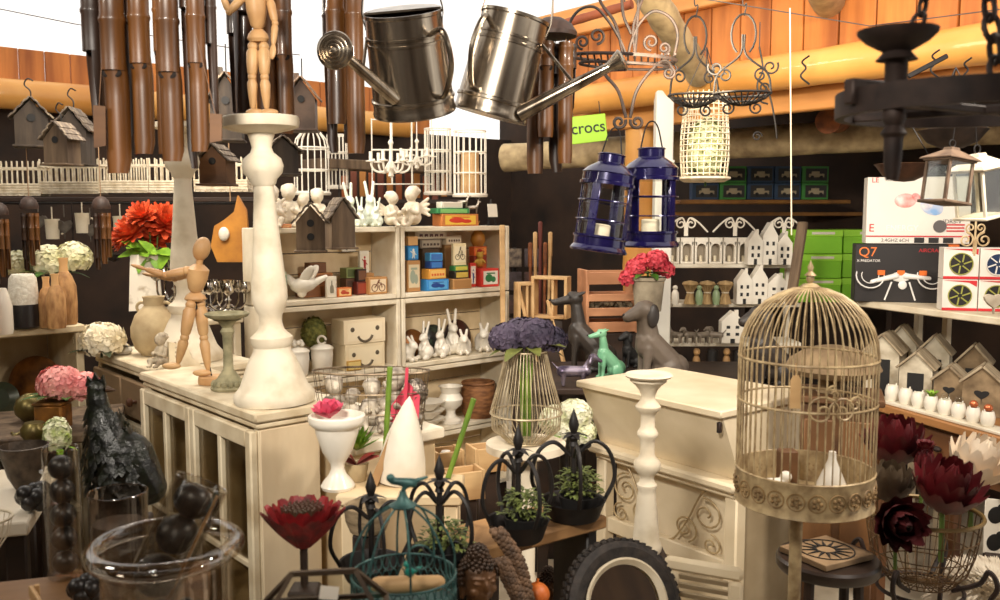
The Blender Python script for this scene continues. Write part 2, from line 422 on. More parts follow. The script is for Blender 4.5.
m = M(); m.prism([(0, 0), (.1, 0), (.1, .005), (.07, .03), (.055, .075), (0, .085)], .014, tr(.008, -.03, H2) @ rot(0, 0, -90)); m.o('side_scroll', CABW, CAB2)

# --- crate shelves in the middle: six open white crates in two columns, three rows
CR0 = P(401, 226, 3.8)
CRW, CRH, CRD = .62, .305, .2
CRATE = mat('crate_white', (236, 226, 204), (206, 190, 160), 8, .65, bump=.1)
CRATEB = mat('crate_back', (228, 206, 168), (196, 168, 124), 7, .7, bump=.1)
def crate(loc, label, top):
    r = T('crate_shelf', label, 'shelf', loc, ang(BX), 'white crate shelves in the middle of the shop')
    t = .02; W, H, D = CRW - .006, CRH - .004, CRD
    for x in (t / 2, W - t / 2): m = M(); m.box((x, D / 2, H / 2), (t, D, H), .003); m.o('side', CRATE, r)
    m = M(); m.box((W / 2, D / 2, t / 2), (W - 2 * t - .002, D, t), .003); m.o('bottom', CRATE, r)
    m = M(); m.box((W / 2, D / 2, H - t / 2), (W - 2 * t - .002, D, t), .003); m.o('top', CRATE, r)
    m = M(); n = 3; h = (H - 2 * t) / n
    for i in range(n): m.box((W / 2, D - .008, t + h * (i + .5)), (W - 2 * t - .004, .014, h - .004), .002)
    m.o('back', CRATEB, r); return r
words_ = [['upper left crate shelf holding wooden boxes and printed cards', 'upper right crate shelf full of colourful small boxes'],
          ['middle left crate shelf holding white boxes and pots', 'middle right crate shelf with white rabbits and dark plates'],
          ['lower left crate shelf behind the cherub basket', 'lower right crate shelf with stacked bowls and a white urn']]
CRO = {}
ztop = CR0.z
for row in range(4):
    for col in (-1, 0):
        if row == 3: lb = ['bottom left crate shelf hidden low behind the paper cone', 'bottom right crate shelf low behind the black spiked planters'][col + 1]
        else: lb = words_[row][col + 1]
        p = V((CR0.x, CR0.y, 0)) + BX * (CRW * col); z = ztop - CRH * (row + 1)
        CRO[(row, col)] = V((p.x, p.y, z)); crate((p.x, p.y, z), lb, 0)
BN = V((-BX.y, BX.x, 0))       # into the crate
def cin(row, col, u, v=.1, dz=.0215):     # a spot in a crate: u along its width, v into its depth
    p = CRO[(row, col)] + BX * (u * CRW) + BN * (v * .62); return V((p.x, p.y, p.z + (dz if row >= 0 else 0)))
def ctop(col, u, v=.1): 
    p = CRO[(0, 0)] + BX * ((u + col) * CRW) + BN * v; return V((p.x, p.y, ztop - .002))
# plinth under the crates
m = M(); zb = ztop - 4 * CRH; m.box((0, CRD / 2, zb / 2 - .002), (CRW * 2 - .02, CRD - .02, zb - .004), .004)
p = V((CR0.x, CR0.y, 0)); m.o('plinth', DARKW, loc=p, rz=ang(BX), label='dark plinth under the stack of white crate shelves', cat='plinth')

# --- white slant-front hutch with the big dog on it
ZH = 1.018; h0 = PZ(582, 380, ZH); HD = (PZ(723, 410, ZH) - h0); HL = HD.length; HD.normalize()
HUT = T('slant_front_hutch', 'large white storage hutch with sloped front bin, dog statue on top', 'cabinet', (h0.x, h0.y, 0), ang(HD))
D = .40    # local +X along the front, +Y into the depth
HW = mat('hutch_white', (222, 206, 176), (202, 184, 150), 6, .6, bump=.06)
HW2 = mat('hutch_panel', (176, 158, 128), (150, 132, 102), 6, .65, bump=.06)
m = M(); m.box((HL / 2, D / 2 - .004, ZH - .011), (HL + .02, D + .03, .022), .004); m.o('lid', HW, HUT)
m = M(); sl = [(0, ZH - .023), (D, ZH - .023), (D, ZH - .215), (.085, ZH - .215)]
m.prism(sl, HL, tr(HL / 2, 0, 0) @ rot(0, 0, 90)); m.o('bin', HW, HUT)
m = M(); m.box((HL / 2, D / 2 + .02, ZH - .23), (HL + .03, D - .03, .028), .008); m.box((HL / 2, D / 2 + .03, ZH - .255), (HL, D - .06, .022), .006); m.o('moulding', HW, HUT)
for x, y in ((.02, .09), (HL - .02, .09), (.02, D - .03), (HL - .02, D - .03)):
    m = M(); m.box((x, y, (ZH - .266) / 2), (.045, .045, ZH - .267), .005); m.o('post', HW, HUT)
m = M(); m.box((HL / 2, .125, .41), (HL - .09, .012, .66)); m.o('back_panel', HW, HUT)
m = M(); m.box((HL - .02, D / 2 + .03, .47), (.012, D - .17, .5)); m.o('side_panel', HW2, HUT)
for z in (.535, .08): m = M(); m.box((HL / 2, .09, z), (HL - .09, .03, .05), .004); m.o('rail', HW, HUT)
m = M(); m.box((HL / 2, D / 2 + .06, .39), (HL - .094, D - .2, .015)); m.o('shelf', HW, HUT)
# wire scrolls in the open panel
SCR = mat('scroll_wire', (190, 168, 128), (140, 116, 80), 30, .5, .2)
m = M(); zc = .655; r = .0032
for sgn, xm in ((1, 0), (-1, HL)):
    def q(pts): return [(xm + sgn * a, .085, zc + c * .85) for a, b, c in pts]
    m.tube(q(bez([(.05, 0, .13), (.13, 0, .1), (.19, 0, -.02), (.24, 0, -.1), (HL / 2 - .005, 0, -.12)])), r)
    m.tube(q(spiral(.12, .02, .06, .01, 80, 1.4)), r); m.tube(q(spiral(.2, -.05, .05, .01, 250, -1.4)), r); m.tube(q(spiral(.1, -.08, .038, .008, 90, 1.3)), r)
m.o('scroll_grille', SCR, HUT)
m = M(); m.box((HL - .008, -.004, ZH - .05), (.012, .012, .03), .002); m.o('corner_bracket', IRON, HUT)

# --- brown table on the right with the miniature pots, white shelf above it
t0, t1 = PZ(866, 398, .85), PZ(1040, 446, .85); TD = t1 - t0; TL = TD.length; TD.normalize()
TAB = T('console_table', 'brown wooden console table with drawers under the row of tiny pots', 'table', (t0.x, t0.y, 0), ang(TD))
TN = V((-TD.y, TD.x, 0))
m = M(); m.box((TL / 2, .22, .835), (TL, .5, .03), .004); m.o('top', mat('table_top', (168, 118, 70), (118, 78, 42), 8, .5, bump=.12, st=(.2, 1, 1)), TAB)
TBW = mat('table_wood', (120, 78, 44), (82, 50, 26), 10, .6, bump=.15, st=(.2, 1, 1))
m = M(); m.box((TL / 2, .2, .74), (TL - .04, .38, .16), .004); m.o('apron', TBW, TAB)
for i in range(3):
    m = M(); m.box((.1 + i * TL / 3 + .02, .006, .745), (TL / 3 - .04, .016, .11), .005); d = m.o('drawer', TBW, TAB)
    k = M(); k.ell((.1 + i * TL / 3 + .02, -.014, .745), (.018, .012, .01)); k.o('pull', IRON, d)
for x in (.05, TL - .05):
    for y in (.04, .4): m = M(); m.box((x, y, .33), (.05, .05, .66), .006); m.o('leg', TBW, TAB)
s0, s1 = PZ(856, 300, 1.2), PZ(1040, 323, 1.2); SD = s1 - s0; SL = SD.length; SD.normalize()
SN = V((-SD.y, SD.x, 0))
SH = T('wall_shelf_unit', 'white shelf unit carrying the drone boxes, behind the felt and stone houses', 'shelf', (s0.x, s0.y, 0), ang(SD))
m = M(); m.box((SL / 2, .17, 1.187), (SL, .34, .026), .004); m.o('shelf_board', WHITE, SH)
for x in (.015, .165, SL - .015):
    m = M(); m.box((x, .32, .6), (.028, .028, 1.17), .003); m.o('upright', WHITE, SH)
# shop wall shelf (dark) in the hall behind for the toy car boxes
# ================= things hanging from the roof =================
def at(px, py, Y): p = P(px, py, Y); return p, K(p)
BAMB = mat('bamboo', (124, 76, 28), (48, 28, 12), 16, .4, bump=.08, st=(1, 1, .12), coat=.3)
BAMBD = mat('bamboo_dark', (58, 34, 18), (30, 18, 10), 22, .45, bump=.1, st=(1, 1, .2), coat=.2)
BAMBSHADE = mat('bamboo_mouth_shade', (24, 14, 8), None, rough=.9)  # near-black tone for the shade in the pipe mouths
STRING = mat('string', (150, 120, 90), None, rough=.9)
COCO = mat('coconut', (66, 44, 32), (40, 26, 18), 30, .6, bump=.2)
def bamboo_tube(par, k, x, y, r, zt, zc, zb, mt, face):
    """hollow bamboo pipe: full to zc, a half-round tongue from zc to zb"""
    m = M(k); a = []
    nodes = [zt - (zt - zc) * f for f in (.12, .55)]
    pr = [(r, zt)]
    for q in nodes: pr += [(r, q + r * .35), (r * 1.1, q + r * .1), (r * 1.1, q - r * .1), (r, q - r * .35)]
    pr += [(r, zc + r * .8), (r, zc)]
    m.lathe(pr[::-1], (x, y, 0), 14, cap=True)
    m.c = 0; vs = []; fs = []; n = 9; cols = 9
    for j in range(cols):
        t = j / (cols - 1); z = zc + (zb - zc) * t + (0 if j else r * .9)
        yo = y + (r * .45 if j and face == -90 else 0); wdt = math.radians(118 - 30 * t - (25 if j == cols - 1 else 0))
        for i in range(n):
            aa = math.radians(face) + wdt * (2 * i / (n - 1) - 1)
            vs.append((x + r * math.cos(aa), yo + r * math.sin(aa), z))
            vs.append((x + r * .84 * math.cos(aa), yo + r * .84 * math.sin(aa), z))
    for j in range(cols - 1):
        for i in range(n - 1):
            p = (j * n + i) * 2; q = p + n * 2
            m.c = 0; fs.append((p, p + 2, q + 2, q)); fs.append((p + 1, q + 1, q + 3, p + 3))
        p = j * n * 2; q = p + n * 2; fs.append((p, q, q + 1, p + 1)); p += 2 * n - 2; q += 2 * n - 2; fs.append((p, p + 1, q + 1, q))
    for i in range(n - 1): p = ((cols - 1) * n + i) * 2; fs.append((p, p + 2, p + 3, p + 1))
    m.add(vs, fs); ob = m.o('bamboo_tube', mt, par)
    if face == -90: m = M(k); m.ell((x, y - r * .5, zc - r * .2), (r * .82, r * .14, r * .5)); m.o('mouth_shade', BAMBSHADE, ob)  # solid dark oval standing in for the shaded mouth
    return ob
def chime(px, Y, tubes, label, sail=None, cap=None, top=None, mt=None):
    """tubes: (pixel x, pixel y of the cut, pixel y of the tip, radius px, depth offset px)"""
    p, k = at(px, 0, Y)
    r = T('bamboo_wind_chime', label, 'wind chime', p, 0, 'bamboo wind chimes')
    zt = top if top is not None else 45
    for x, yc, yb, rad, dy in tubes:
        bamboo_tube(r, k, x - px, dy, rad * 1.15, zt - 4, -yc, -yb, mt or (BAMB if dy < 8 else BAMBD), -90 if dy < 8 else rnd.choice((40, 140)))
    m = M(k); R_ = max(abs(t[0] - px) for t in tubes) + 5
    m.lathe([(0, zt + 2), (R_, zt + 2), (R_ * 1.02, zt + 6), (R_ * .8, zt + 14), (R_ * .4, zt + 20), (0, zt + 21)] if cap else [(0, zt + 2), (R_, zt + 2), (R_, zt + 8), (0, zt + 8)], n=20)
    m.o('cap', COCO, r)
    zr = (2.555 - p.z) / k
    m = M(k); m.tube([(0, 0, zt + 5), (0, 0, zr)], .8, 5)
    for x, yc, yb, rad, dy in tubes: m.tube([(x - px, dy, zt - 6), (x - px, dy, zt + 3)], .7, 4)
    m.o('cord', STRING, r)
    if sail:
        x, y0, y1, w = sail; m = M(k); m.prism([(x - px - w / 2, -y1), (x - px + w / 2 - 1, -y1 + 2), (x - px + w / 2, -y0), (x - px - w / 2 + 1, -y0 + 1)], 2, tr(0, -12, 0)); m.tube([(x - px, -12, -y0), (0, 0, zt)], .5, 4); m.o('wind_sail', BROWNW, r)
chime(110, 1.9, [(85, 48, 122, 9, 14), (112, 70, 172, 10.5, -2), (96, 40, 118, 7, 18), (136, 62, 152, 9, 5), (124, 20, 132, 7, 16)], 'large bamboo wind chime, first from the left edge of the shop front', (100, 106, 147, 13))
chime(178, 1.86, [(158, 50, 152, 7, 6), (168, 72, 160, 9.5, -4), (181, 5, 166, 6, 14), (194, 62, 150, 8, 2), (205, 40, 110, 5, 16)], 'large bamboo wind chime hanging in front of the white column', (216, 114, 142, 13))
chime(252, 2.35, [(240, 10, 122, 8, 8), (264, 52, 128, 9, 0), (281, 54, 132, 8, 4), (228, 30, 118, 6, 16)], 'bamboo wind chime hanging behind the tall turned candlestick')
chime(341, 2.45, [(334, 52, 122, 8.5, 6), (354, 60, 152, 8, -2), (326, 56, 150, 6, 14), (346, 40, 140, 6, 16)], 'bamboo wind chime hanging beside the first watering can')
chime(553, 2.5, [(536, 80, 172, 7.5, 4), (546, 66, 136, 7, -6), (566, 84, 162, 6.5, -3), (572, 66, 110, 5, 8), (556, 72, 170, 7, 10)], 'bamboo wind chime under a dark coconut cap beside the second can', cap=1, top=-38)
def small_chime(px, py, h, Y, label):
    p, k = at(px, py, Y); r = T('bamboo_wind_chime', label, 'wind chime', p, 0, 'bamboo wind chimes')
    m = M(k); m.lathe([(0, 0), (8.5, -1), (9, 2), (7, 8), (3.5, 11), (0, 12)], n=16); m.o('cap', COCO, r)
    for i in range(5):
        a = i * 72 + 20; x, y = 6 * math.cos(math.radians(a)), 6 * math.sin(math.radians(a))
        bamboo_tube(r, k, x, y, 2.6, -5, -h * .5, -h * (.8 + .1 * (i % 3)), BAMBD if i % 2 else BAMB, 90)
    m = M(k); m.tube([(0, 0, 10), (0, 0, (2.55 - p.z) / k if False else 60)], .5, 4); m.o('cord', STRING, r)
small_chime(29, 208, 64, 3.3, 'small bamboo wind chime above the round white flowers')
small_chime(101, 208, 62, 3.35, 'small bamboo wind chime beside the orange flowers')
small_chime(-1, 214, 70, 3.2, 'small bamboo wind chime cut by the left frame edge')

# ---- watering cans
GALV = mat('galvanised_steel', (186, 174, 156), (84, 70, 56), 8, .22, .95, bump=.03, st=(3, 3, .06), contrast=(.3, .66))
GALVIN = mat('can_inside', (84, 62, 44), (52, 38, 28), 10, .6, .4)
def can(loc, k, R_, H, label, Rm, spout, handle_up=60, face=0):
    r = T('watering_can', label, 'watering can', loc, R=Rm)
    m = M(k)
    pr = [(0, 0), (R_ * 1.04, 0), (R_ * 1.05, 3), (R_ * 1.02, 6), (R_ * 1.02, H * .13), (R_ * 1.05, H * .14), (R_ * 1.05, H * .165), (R_ * 1.01, H * .175), (R_ * .96, H * .70), (R_ * .99, H * .705), (R_ * .99, H * .725), (R_ * .955, H * .73), (R_ * .955, H * .76), (R_ * .985, H * .765), (R_ * .985, H * .785), (R_ * .95, H * .79), (R_ * .93, H * .96), (R_ * .96, H * .97), (R_ * .96, H), (R_ * .92, H)]
    m.lathe(pr, n=40, cap=False); m.o('body', GALV, r)
    m = M(k); m.lathe([(R_ * .92, H), (R_ * .93, H * .5), (R_, 6), (0, 6)], n=40, cap=False); m.o('lining', GALVIN, r)
    m = M(k); n = 14; vs = [(R_ * .94 * math.cos(PI * i / n), R_ * .94 * math.sin(PI * i / n), H + 0 - .5) for i in range(n + 1)]; vs += [(x * .99, y, z + 2) for x, y, z in vs]
    m.add(vs, [tuple(range(n + 1)), tuple(range(2 * n + 1, n, -1))] + [(i, n + 1 + i, n + 2 + i, i + 1) for i in range(n)] + [(n, 2 * n + 1, n + 1, 0)]); m.o('half_cover', GALV, r)
    a, b, r0, r1, rose = spout
    a, b = V(a), V(b); d = (b - a).normalized()
    m = M(k); m.tube([a, a + (b - a) * .33, a + (b - a) * .66, b], [r0, r0 * .8 + r1 * .2, r0 * .4 + r1 * .6, r1], 14); s = m.o('spout', GALV, r)
    m = M(k); X = aim(d * (1 - face) + V((0, -1, .1)) * face); m.lathe([(r1 * 1.05, -2), (r1 * 1.2, 0), (rose * .97, rose * 1.0), (rose, rose * 1.05), (rose * .96, rose * 1.16)] + sum([[(rose * q, rose * (1.2 + .12 * (1 - q))), (rose * (q - .07), rose * (1.27 + .12 * (1 - q))), (rose * (q - .12), rose * (1.2 + .12 * (1 - q)))] for q in (.86, .66, .46, .26)], []) + [(0, rose * 1.3)], b, 28, X)
    m.o('rose', GALV, s)
    m = M(k); q = a + (b - a) * .62; X = None; sx = 1 if d.x > 0 else -1; m.tube([q, (sx * R_ * .9, q.y * .4, H * .78)], 1.6, 8); m.o('brace', GALV, s)
    m = M(k); hp = bez([(0, -R_ * .94, H * .86), (0, -R_ * .96, H + 8), (0, -R_ * .5, H + handle_up), (0, R_ * .5, H + handle_up), (0, R_ * .96, H + 8), (0, R_ * .94, H * .86)], 8)
    vs = []; w = 5
    for q in hp: vs += [(-w, q.y, q.z), (w, q.y, q.z), (w, q.y * .97, q.z - 1.2), (-w, q.y * .97, q.z - 1.2)]
    nn = len(hp); fs = []
    for i in range(nn - 1):
        for j in range(4): fs.append((4 * i + j, 4 * i + (j + 1) % 4, 4 * i + 4 + (j + 1) % 4, 4 * i + 4 + j))
    m.add(vs, fs, rot(0, 0, 90) if handle_up > 58 else None); m.o('handle', GALV, r)
    m = M(k); m.tube(bez([(-sx * R_ * .95, 0, H * .8), (-sx * R_ * 1.5, 0, H * .85), (-sx * R_ * 1.7, 0, H * .55), (-sx * R_ * 1.35, 0, H * .25), (-sx * R_ * 1.02, 0, H * .2)], 8), 2.6, 8, X=rot(0, 0, -50 if sx < 0 else 60)); m.o('side_handle', GALV, r)
    zr = (2.545 - V(loc).z) / k
    return r
p, k = at(415, 112, 2.25)
can(p, k, 39.5, 97, 'steel watering can hanging with its round rose towards the left', rot(20, -5, 0), ((-14, -36, 22), (-54, -62, 74), 6.5, 4.5, 17), face=.75)
p, k = at(490, 116, 2.35)
can(p, k, 36, 100, 'steel watering can hanging tilted with its long spout to the right', rot(3, 15, 0), ((28, -22, 8), (100, -40, 72), 8, 4.5, 11))
def hook_line(name, pts, r, mt, label, cat): m = M(); m.tube(pts, r, 6); m.o(name, mt, label=label, cat=cat)
# ---- turquoise-white strip light / wires
WIRE = mat('fence_wire', (90, 80, 76), None, rough=.5, metal=.5)
hook_line('hanging_wire', [P(-20, 5, 4.2), P(75, 24, 4.3), P(232, 48, 4.4), P(300, 55, 4.5)], .0022, WIRE, 'thin dark wire strung under the roof behind the bamboo chimes', 'wire')
hook_line('hanging_wire', [P(672, -6, 3.3), P(760, 8, 3.25), P(870, 26, 3.2), P(1010, 8, 2.9)], .002, WIRE, 'thin wire strung across the orange planks under the roof', 'wire')
hook_line('plumb_string', [P(790, 8, 2.9), P(791, 150, 2.9), P(791.5, 235, 2.9)], .0022, mat('pale_string', (226, 206, 180), None, rough=.8), 'pale string hanging straight down from the planks', 'string')

# ---- scrolled iron hanging baskets
def iron(px, py, Y, name, label, cat, curves, r=1.6, g=None, mt=None, rz=0, mirror=None):
    """curves: list of pixel polylines [(x,y) or (x,y,depth)]; each becomes a smooth bar"""
    p, k = at(px, py, Y); t = T(name, label, cat, p, rz, g); return t, k
def px_curves(m, px, py, curves, r):
    for c in curves:
        m.tube(bez([(q[0] - px, q[2] if len(q) > 2 else 0, py - q[1]) for q in c], 6), r, 6)
def px_spiral(m, px, py, cx, cy, r0, r1, a0, turns, r, y=0):
    m.tube([(a, y, c) for a, b, c in spiral(cx - px, py - cy, r0, r1, a0, turns)], r, 6)
p, k = at(628, 125, 2.75)
r_ = T('iron_hanging_basket', 'dark scrolled iron hanging planter above the two blue lanterns', 'hanging basket', p)
m = M(k); px_curves(m, 628, 125, [[(626, 118), (618, 92), (605, 76), (597, 60)], [(630, 118), (636, 92), (650, 72), (664, 62), (673, 72)]], 1.7)
px_spiral(m, 628, 125, 619, 122, 7, 2, 20, -1.3, 1.6); px_spiral(m, 628, 125, 637, 122, 7, 2, 160, 1.3, 1.6); px_spiral(m, 628, 125, 668, 74, 6, 2, 30, -1.3, 1.5); m.o('bracket', IRON, r_)
m = M(k); m.tube([(q[0], q[1], 0) for q in [(52 * math.cos(a * PI / 18) - 5, 26 * math.sin(a * PI / 18), 0) for a in range(36)]], 1.8, 6, True, tr(0, 0, 65) @ rot(0, 3, 0))
m.tube([(q[0], q[1], 0) for q in [(44 * math.cos(a * PI / 18) - 5, 20 * math.sin(a * PI / 18), 0) for a in range(36)]], 1.4, 6, True, tr(0, 0, 58) @ rot(0, 3, 0))
for i in range(15): m.tube([(-50 + i * 6.6, -20, 66), (-44 + i * 6.6, 18, 62)], 1, 5)
m.o('tray', IRON, r_)
m = M(k); px_curves(m, 628, 125, [[(569, 58), (567, 32), (577, 14), (593, 10), (606, 22), (618, 40), (626, 58)], [(673, 58), (676, 36), (668, 20), (652, 14), (638, 26), (630, 44), (627, 58)],
    [(596, -30), (598, 2), (614, 26), (622, 56)], [(650, -20), (640, 4), (632, 30), (634, 56)], [(621, -40), (621, 12), (630, 36)], [(622, -40), (636, -4), (634, 60)]], 1.5)
for cx, cy, r0, s in ((596, 38, 8, 1), (650, 44, 8, -1), (582, 44, 7, -1), (663, 50, 6, 1)): px_spiral(m, 628, 125, cx, cy, r0, 2, 270, 1.4 * s, 1.4)
m.o('scroll_back', IRON, r_)
m = M(k); m.tube([(-5, 0, 120), (-5, 0, (2.54 - p.z) / k)], .9, 5); m.o('chain', IRON, r_)
def mesh_basket(px, py, Y, label, w, lean):
    p, k = at(px, py, Y); t = T('iron_hanging_basket', label, 'hanging basket', p, lean)
    m = M(k)
    for j, (rr, z) in enumerate(((w, 8), (w * .8, 3), (w * .5, -1), (w * .2, -3))): m.ring((0, 0, z), rr, 1.2 if j == 0 else .8, 26, 5, Ry=rr * .8)
    for i in range(26):
        a = 2 * PI * i / 26
        m.tube([(math.cos(a) * q, math.sin(a) * q * .8, z) for q, z in ((w, 8), (w * .8, 3), (w * .5, -1), (w * .2, -3), (0, -3.5))], .8, 4)
    m.o('mesh_bowl', IRON2, t)
    m = M(k)
    for s in (-1, 1):
        m.tube(bez([(s * w, 0, 8), (s * w * .85, 0, 28), (s * 3, 0, 46), (s * 1, 0, 66)], 6), 1.1, 5)
        m.tube(spiral(s * w * .62, 26, 7, 2, 90 - 60 * s, 1.3 * s), 1, 5); m.tube(spiral(s * w * .95, 34, 8, 2, 90 - 60 * s, -1.3 * s), 1, 5); m.tube(spiral(s * w * .5, -6, 7, 2, 90, 1.4 * s), 1, 5)
    m.tube(arc(0, 66, 12, -60, 240, 14, 20), 1.1, 5); m.o('scroll_hanger', IRON2, t)
    m = M(k); m.tube(bez([(0, 0, 84), (2, 0, 96), (-2, 0, 104), (0, 0, (2.5 - p.z) / k)], 6), .7, 5); m.o('hook', IRON2, t)
mesh_basket(694, 104, 2.9, 'black iron mesh basket hanging in front of the white wicker cone', 26, 12)
mesh_basket(742, 102, 2.6, 'black iron mesh basket hanging before the orange planks, nearest the pale string', 28, -8)
p, k = at(800, 100, 2.95)
r_ = T('iron_scroll_hook', 'small black iron scroll hook hanging in front of the log beam', 'hook', p)
m = M(k); px_curves(m, 800, 100, [[(758, 48), (762, 70), (757, 84), (760, 100), (768, 104)], [(755, 78), (768, 92), (775, 118), (778, 138)]], .9); px_spiral(m, 800, 100, 758, 136, 5, 1.5, 0, 1.3, .9); px_spiral(m, 800, 100, 764, 88, 5, 1.5, 0, 1.3, .9); m.tube([(-42, 0, 52), (-42, 0, 76)], .6, 4); m.o('scroll', IRON2, r_)
# white wicker cone with flowers
p, k = at(704, 178, 3.1)
r_ = T('wicker_hanging_vase', 'white openwork wicker vase hanging under the iron baskets', 'hanging vase', p)
WICK = mat('white_wicker', (226, 214, 190), (190, 172, 140), 40, .7)
m = M(k)
for j in range(15):
    z = 4 + j * 5.6; R_ = 22 + 2 * math.sin(j * .3) - (4 if j > 12 else 0); m.ring((0, 0, z), R_, .6, 26, 5)
for i in range(24):
    a = 2 * PI * i / 24; m.tube([(math.cos(a + z * .002) * (22 + 2 * math.sin(z / 5.6 * .3)), math.sin(a + z * .002) * 22, z) for z in (2, 20, 40, 60, 84)], .6, 4)
m.o('basket', WICK, r_)
m = M(k); m.lathe([(0, -4), (20, -4), (26, -1), (26, 1), (20, 0), (0, 0)], n=24); m.o('saucer', WICK, r_)
m = M(k)
for a in (60, 180, 300): m.tube([(20 * math.cos(math.radians(a)), 20 * math.sin(math.radians(a)), 82), (0, 0, 128)], .5, 4)
m.tube([(0, 0, 128), (0, 0, (2.03 - p.z) / k)], .6, 4); m.o('hanger', IRON2, r_)
def florets(m, c, R3, n, sz, petals=4, up=0, cup=.1):
    """small flowers scattered over an ellipsoid"""
    c = V(c)
    for i in range(n):
        z = 1 - 2 * (i + .5) / n
        if z < -.55: continue
        a = i * 2.39996; q = math.sqrt(max(0, 1 - z * z)); d = V((q * math.cos(a), q * math.sin(a), z))
        p = c + V((d.x * R3[0], d.y * R3[1], d.z * R3[2])) * rnd.uniform(.9, 1.06); u = d.orthogonal().normalized(); w = d.cross(u); o = rnd.random() * 6
        for j in range(petals):
            b = o + 2 * PI * j / petals; m.leaf(p, (u * math.cos(b) + w * math.sin(b)) + d * .35, d, sz, sz * .85, .25, cup, 2, .5, .6)
def flowers_top(name, label, cat, p, k, fm, R3, n, sz, petals=4, leaf=None, nl=8, lsz=14, lm=None, g=None, heads=None, core=None):
    t = T(name, label, cat, p, 0, g)
    for (c, s) in heads or [((0, 0, 0), 1)]:
        m = M(k); m.ell(c, tuple(q * s * .86 for q in R3)); m.c = 1; florets(m, c, tuple(q * s for q in R3), int(n * s * s), sz, petals); m.o('flower_head', [core or fm, fm], t)
    if nl:
        m = M(k)
        for i in range(nl):
            a = 2 * PI * i / nl + .3; d = V((math.cos(a), math.sin(a), rnd.uniform(-.1, .5)))
            m.leaf(V((d.x * R3[0] * .6, d.y * R3[1] * .6, -R3[2] * .7)), d, (0, 0, 1), lsz * rnd.uniform(.8, 1.2), lsz * .5, .3, .12)
        m.tube([(0, 0, -R3[2] * .4), (0, 0, -R3[2] * 1.2)], 1.2, 5); m.o('leaves', lm or LEAF, t)
    return t
WFL = mat('white_petals', (236, 230, 206), (204, 204, 160), 30, .7)
p, k = at(706, 150, 3.1)
flowers_top('flower_bunch', 'white and green flowers inside the hanging wicker vase', 'flowers', p, k, mat('greenish_petals', (222, 218, 184), (150, 160, 96), 40, .7), (17, 17, 30), 130, 7, leaf=1, nl=8, lsz=14)
# ---- blue lanterns
NAVY = mat('navy_enamel', (28, 22, 76), (18, 14, 50), 10, .2, .3, coat=.5)
CAND = mat('candle_wax', (232, 220, 192), None, rough=.5)
def blue_lantern(px, py, Y, Rm, label):
    p, k = at(px, py, Y); t = T('hanging_lantern', label, 'lantern', p, R=Rm, g='blue lanterns hanging by the log post'); R_ = 26
    m = M(k); m.lathe([(0, 0), (R_ + 2, 0), (R_ + 3, 2), (R_ + 1, 5), (R_, 6), (R_, 13), (R_ + 1.5, 14), (R_ + 1.5, 16), (R_ - 2, 16), (0, 8)], n=36); m.o('base', NAVY, t)
    m = M(k); m.lathe([(R_ - 1, 66), (R_ + 2, 66), (R_ + 2, 69), (R_, 70), (R_, 77), (R_ + 1, 78), (R_ - 4, 83), (R_ * .55, 88), (R_ * .5, 89), (R_ * .5, 96), (R_ * .55, 97), (R_ * .5, 98), (0, 98)], n=36); m.o('top', NAVY, t)
    for i in range(4):
        a = math.radians(45 + 90 * i); m = M(k); m.box((0, 0, 0), (9, 1.6, 54), .6, tr((R_ - .6) * math.cos(a), (R_ - .6) * math.sin(a), 41) @ rot(0, 0, 90 + 45 + 90 * i)); m.o('post', NAVY, t)
    for z in (31, 50): m = M(k); m.ring((0, 0, z), R_ + .8, .7, 36, 5); m.o('guard_wire', NAVY, t)
    m = M(k); m.lathe([(R_ - 2, 14), (R_ - 2, 68)], n=32, cap=False); m.o('glass', GLASS, t)
    m = M(k); m.lathe([(0, 9), (9, 9), (9, 27), (7, 28), (0, 27)], n=20); m.o('candle', CAND, t)
    m = M(k); m.tube(bez([(-11, 0, 96), (-6, 0, 118), (0, 0, 124), (6, 0, 118), (11, 0, 96)], 6), .8, 5)
    m.o('bail', IRON2, t)
    return t
blue_lantern(598, 252, 2.5, rot(0, 8, 15), 'navy blue round lantern, the tilted one of the hanging pair')
blue_lantern(650, 247, 2.62, rot(0, 0, 0), 'navy blue round lantern hanging straight in front of the log post')
# ---- crocs sign
p, k = at(588, 129, 3.95)
r_ = T('shop_sign', 'lime green sign reading crocs, hung under the log beam', 'sign', p, R=rot(0, -7, 8))
m = M(k); m.box((0, 0, 0), (38, 2, 27), .5); m.o('board', mat('lime_board', (156, 206, 42), None, rough=.5, emit=0), r_)
text('crocs', 16 * k, BLACK, r_, tr(0, -1.3 * k, 1 * k) @ FRONT, .0006, bold=.0005)
m = M(k); m.tube([(-14, 0, 13), (-14, 0, 26)], .5, 4); m.tube([(14, 0, 13), (14, 0, 26)], .5, 4); m.o('hanger', IRON2, r_)
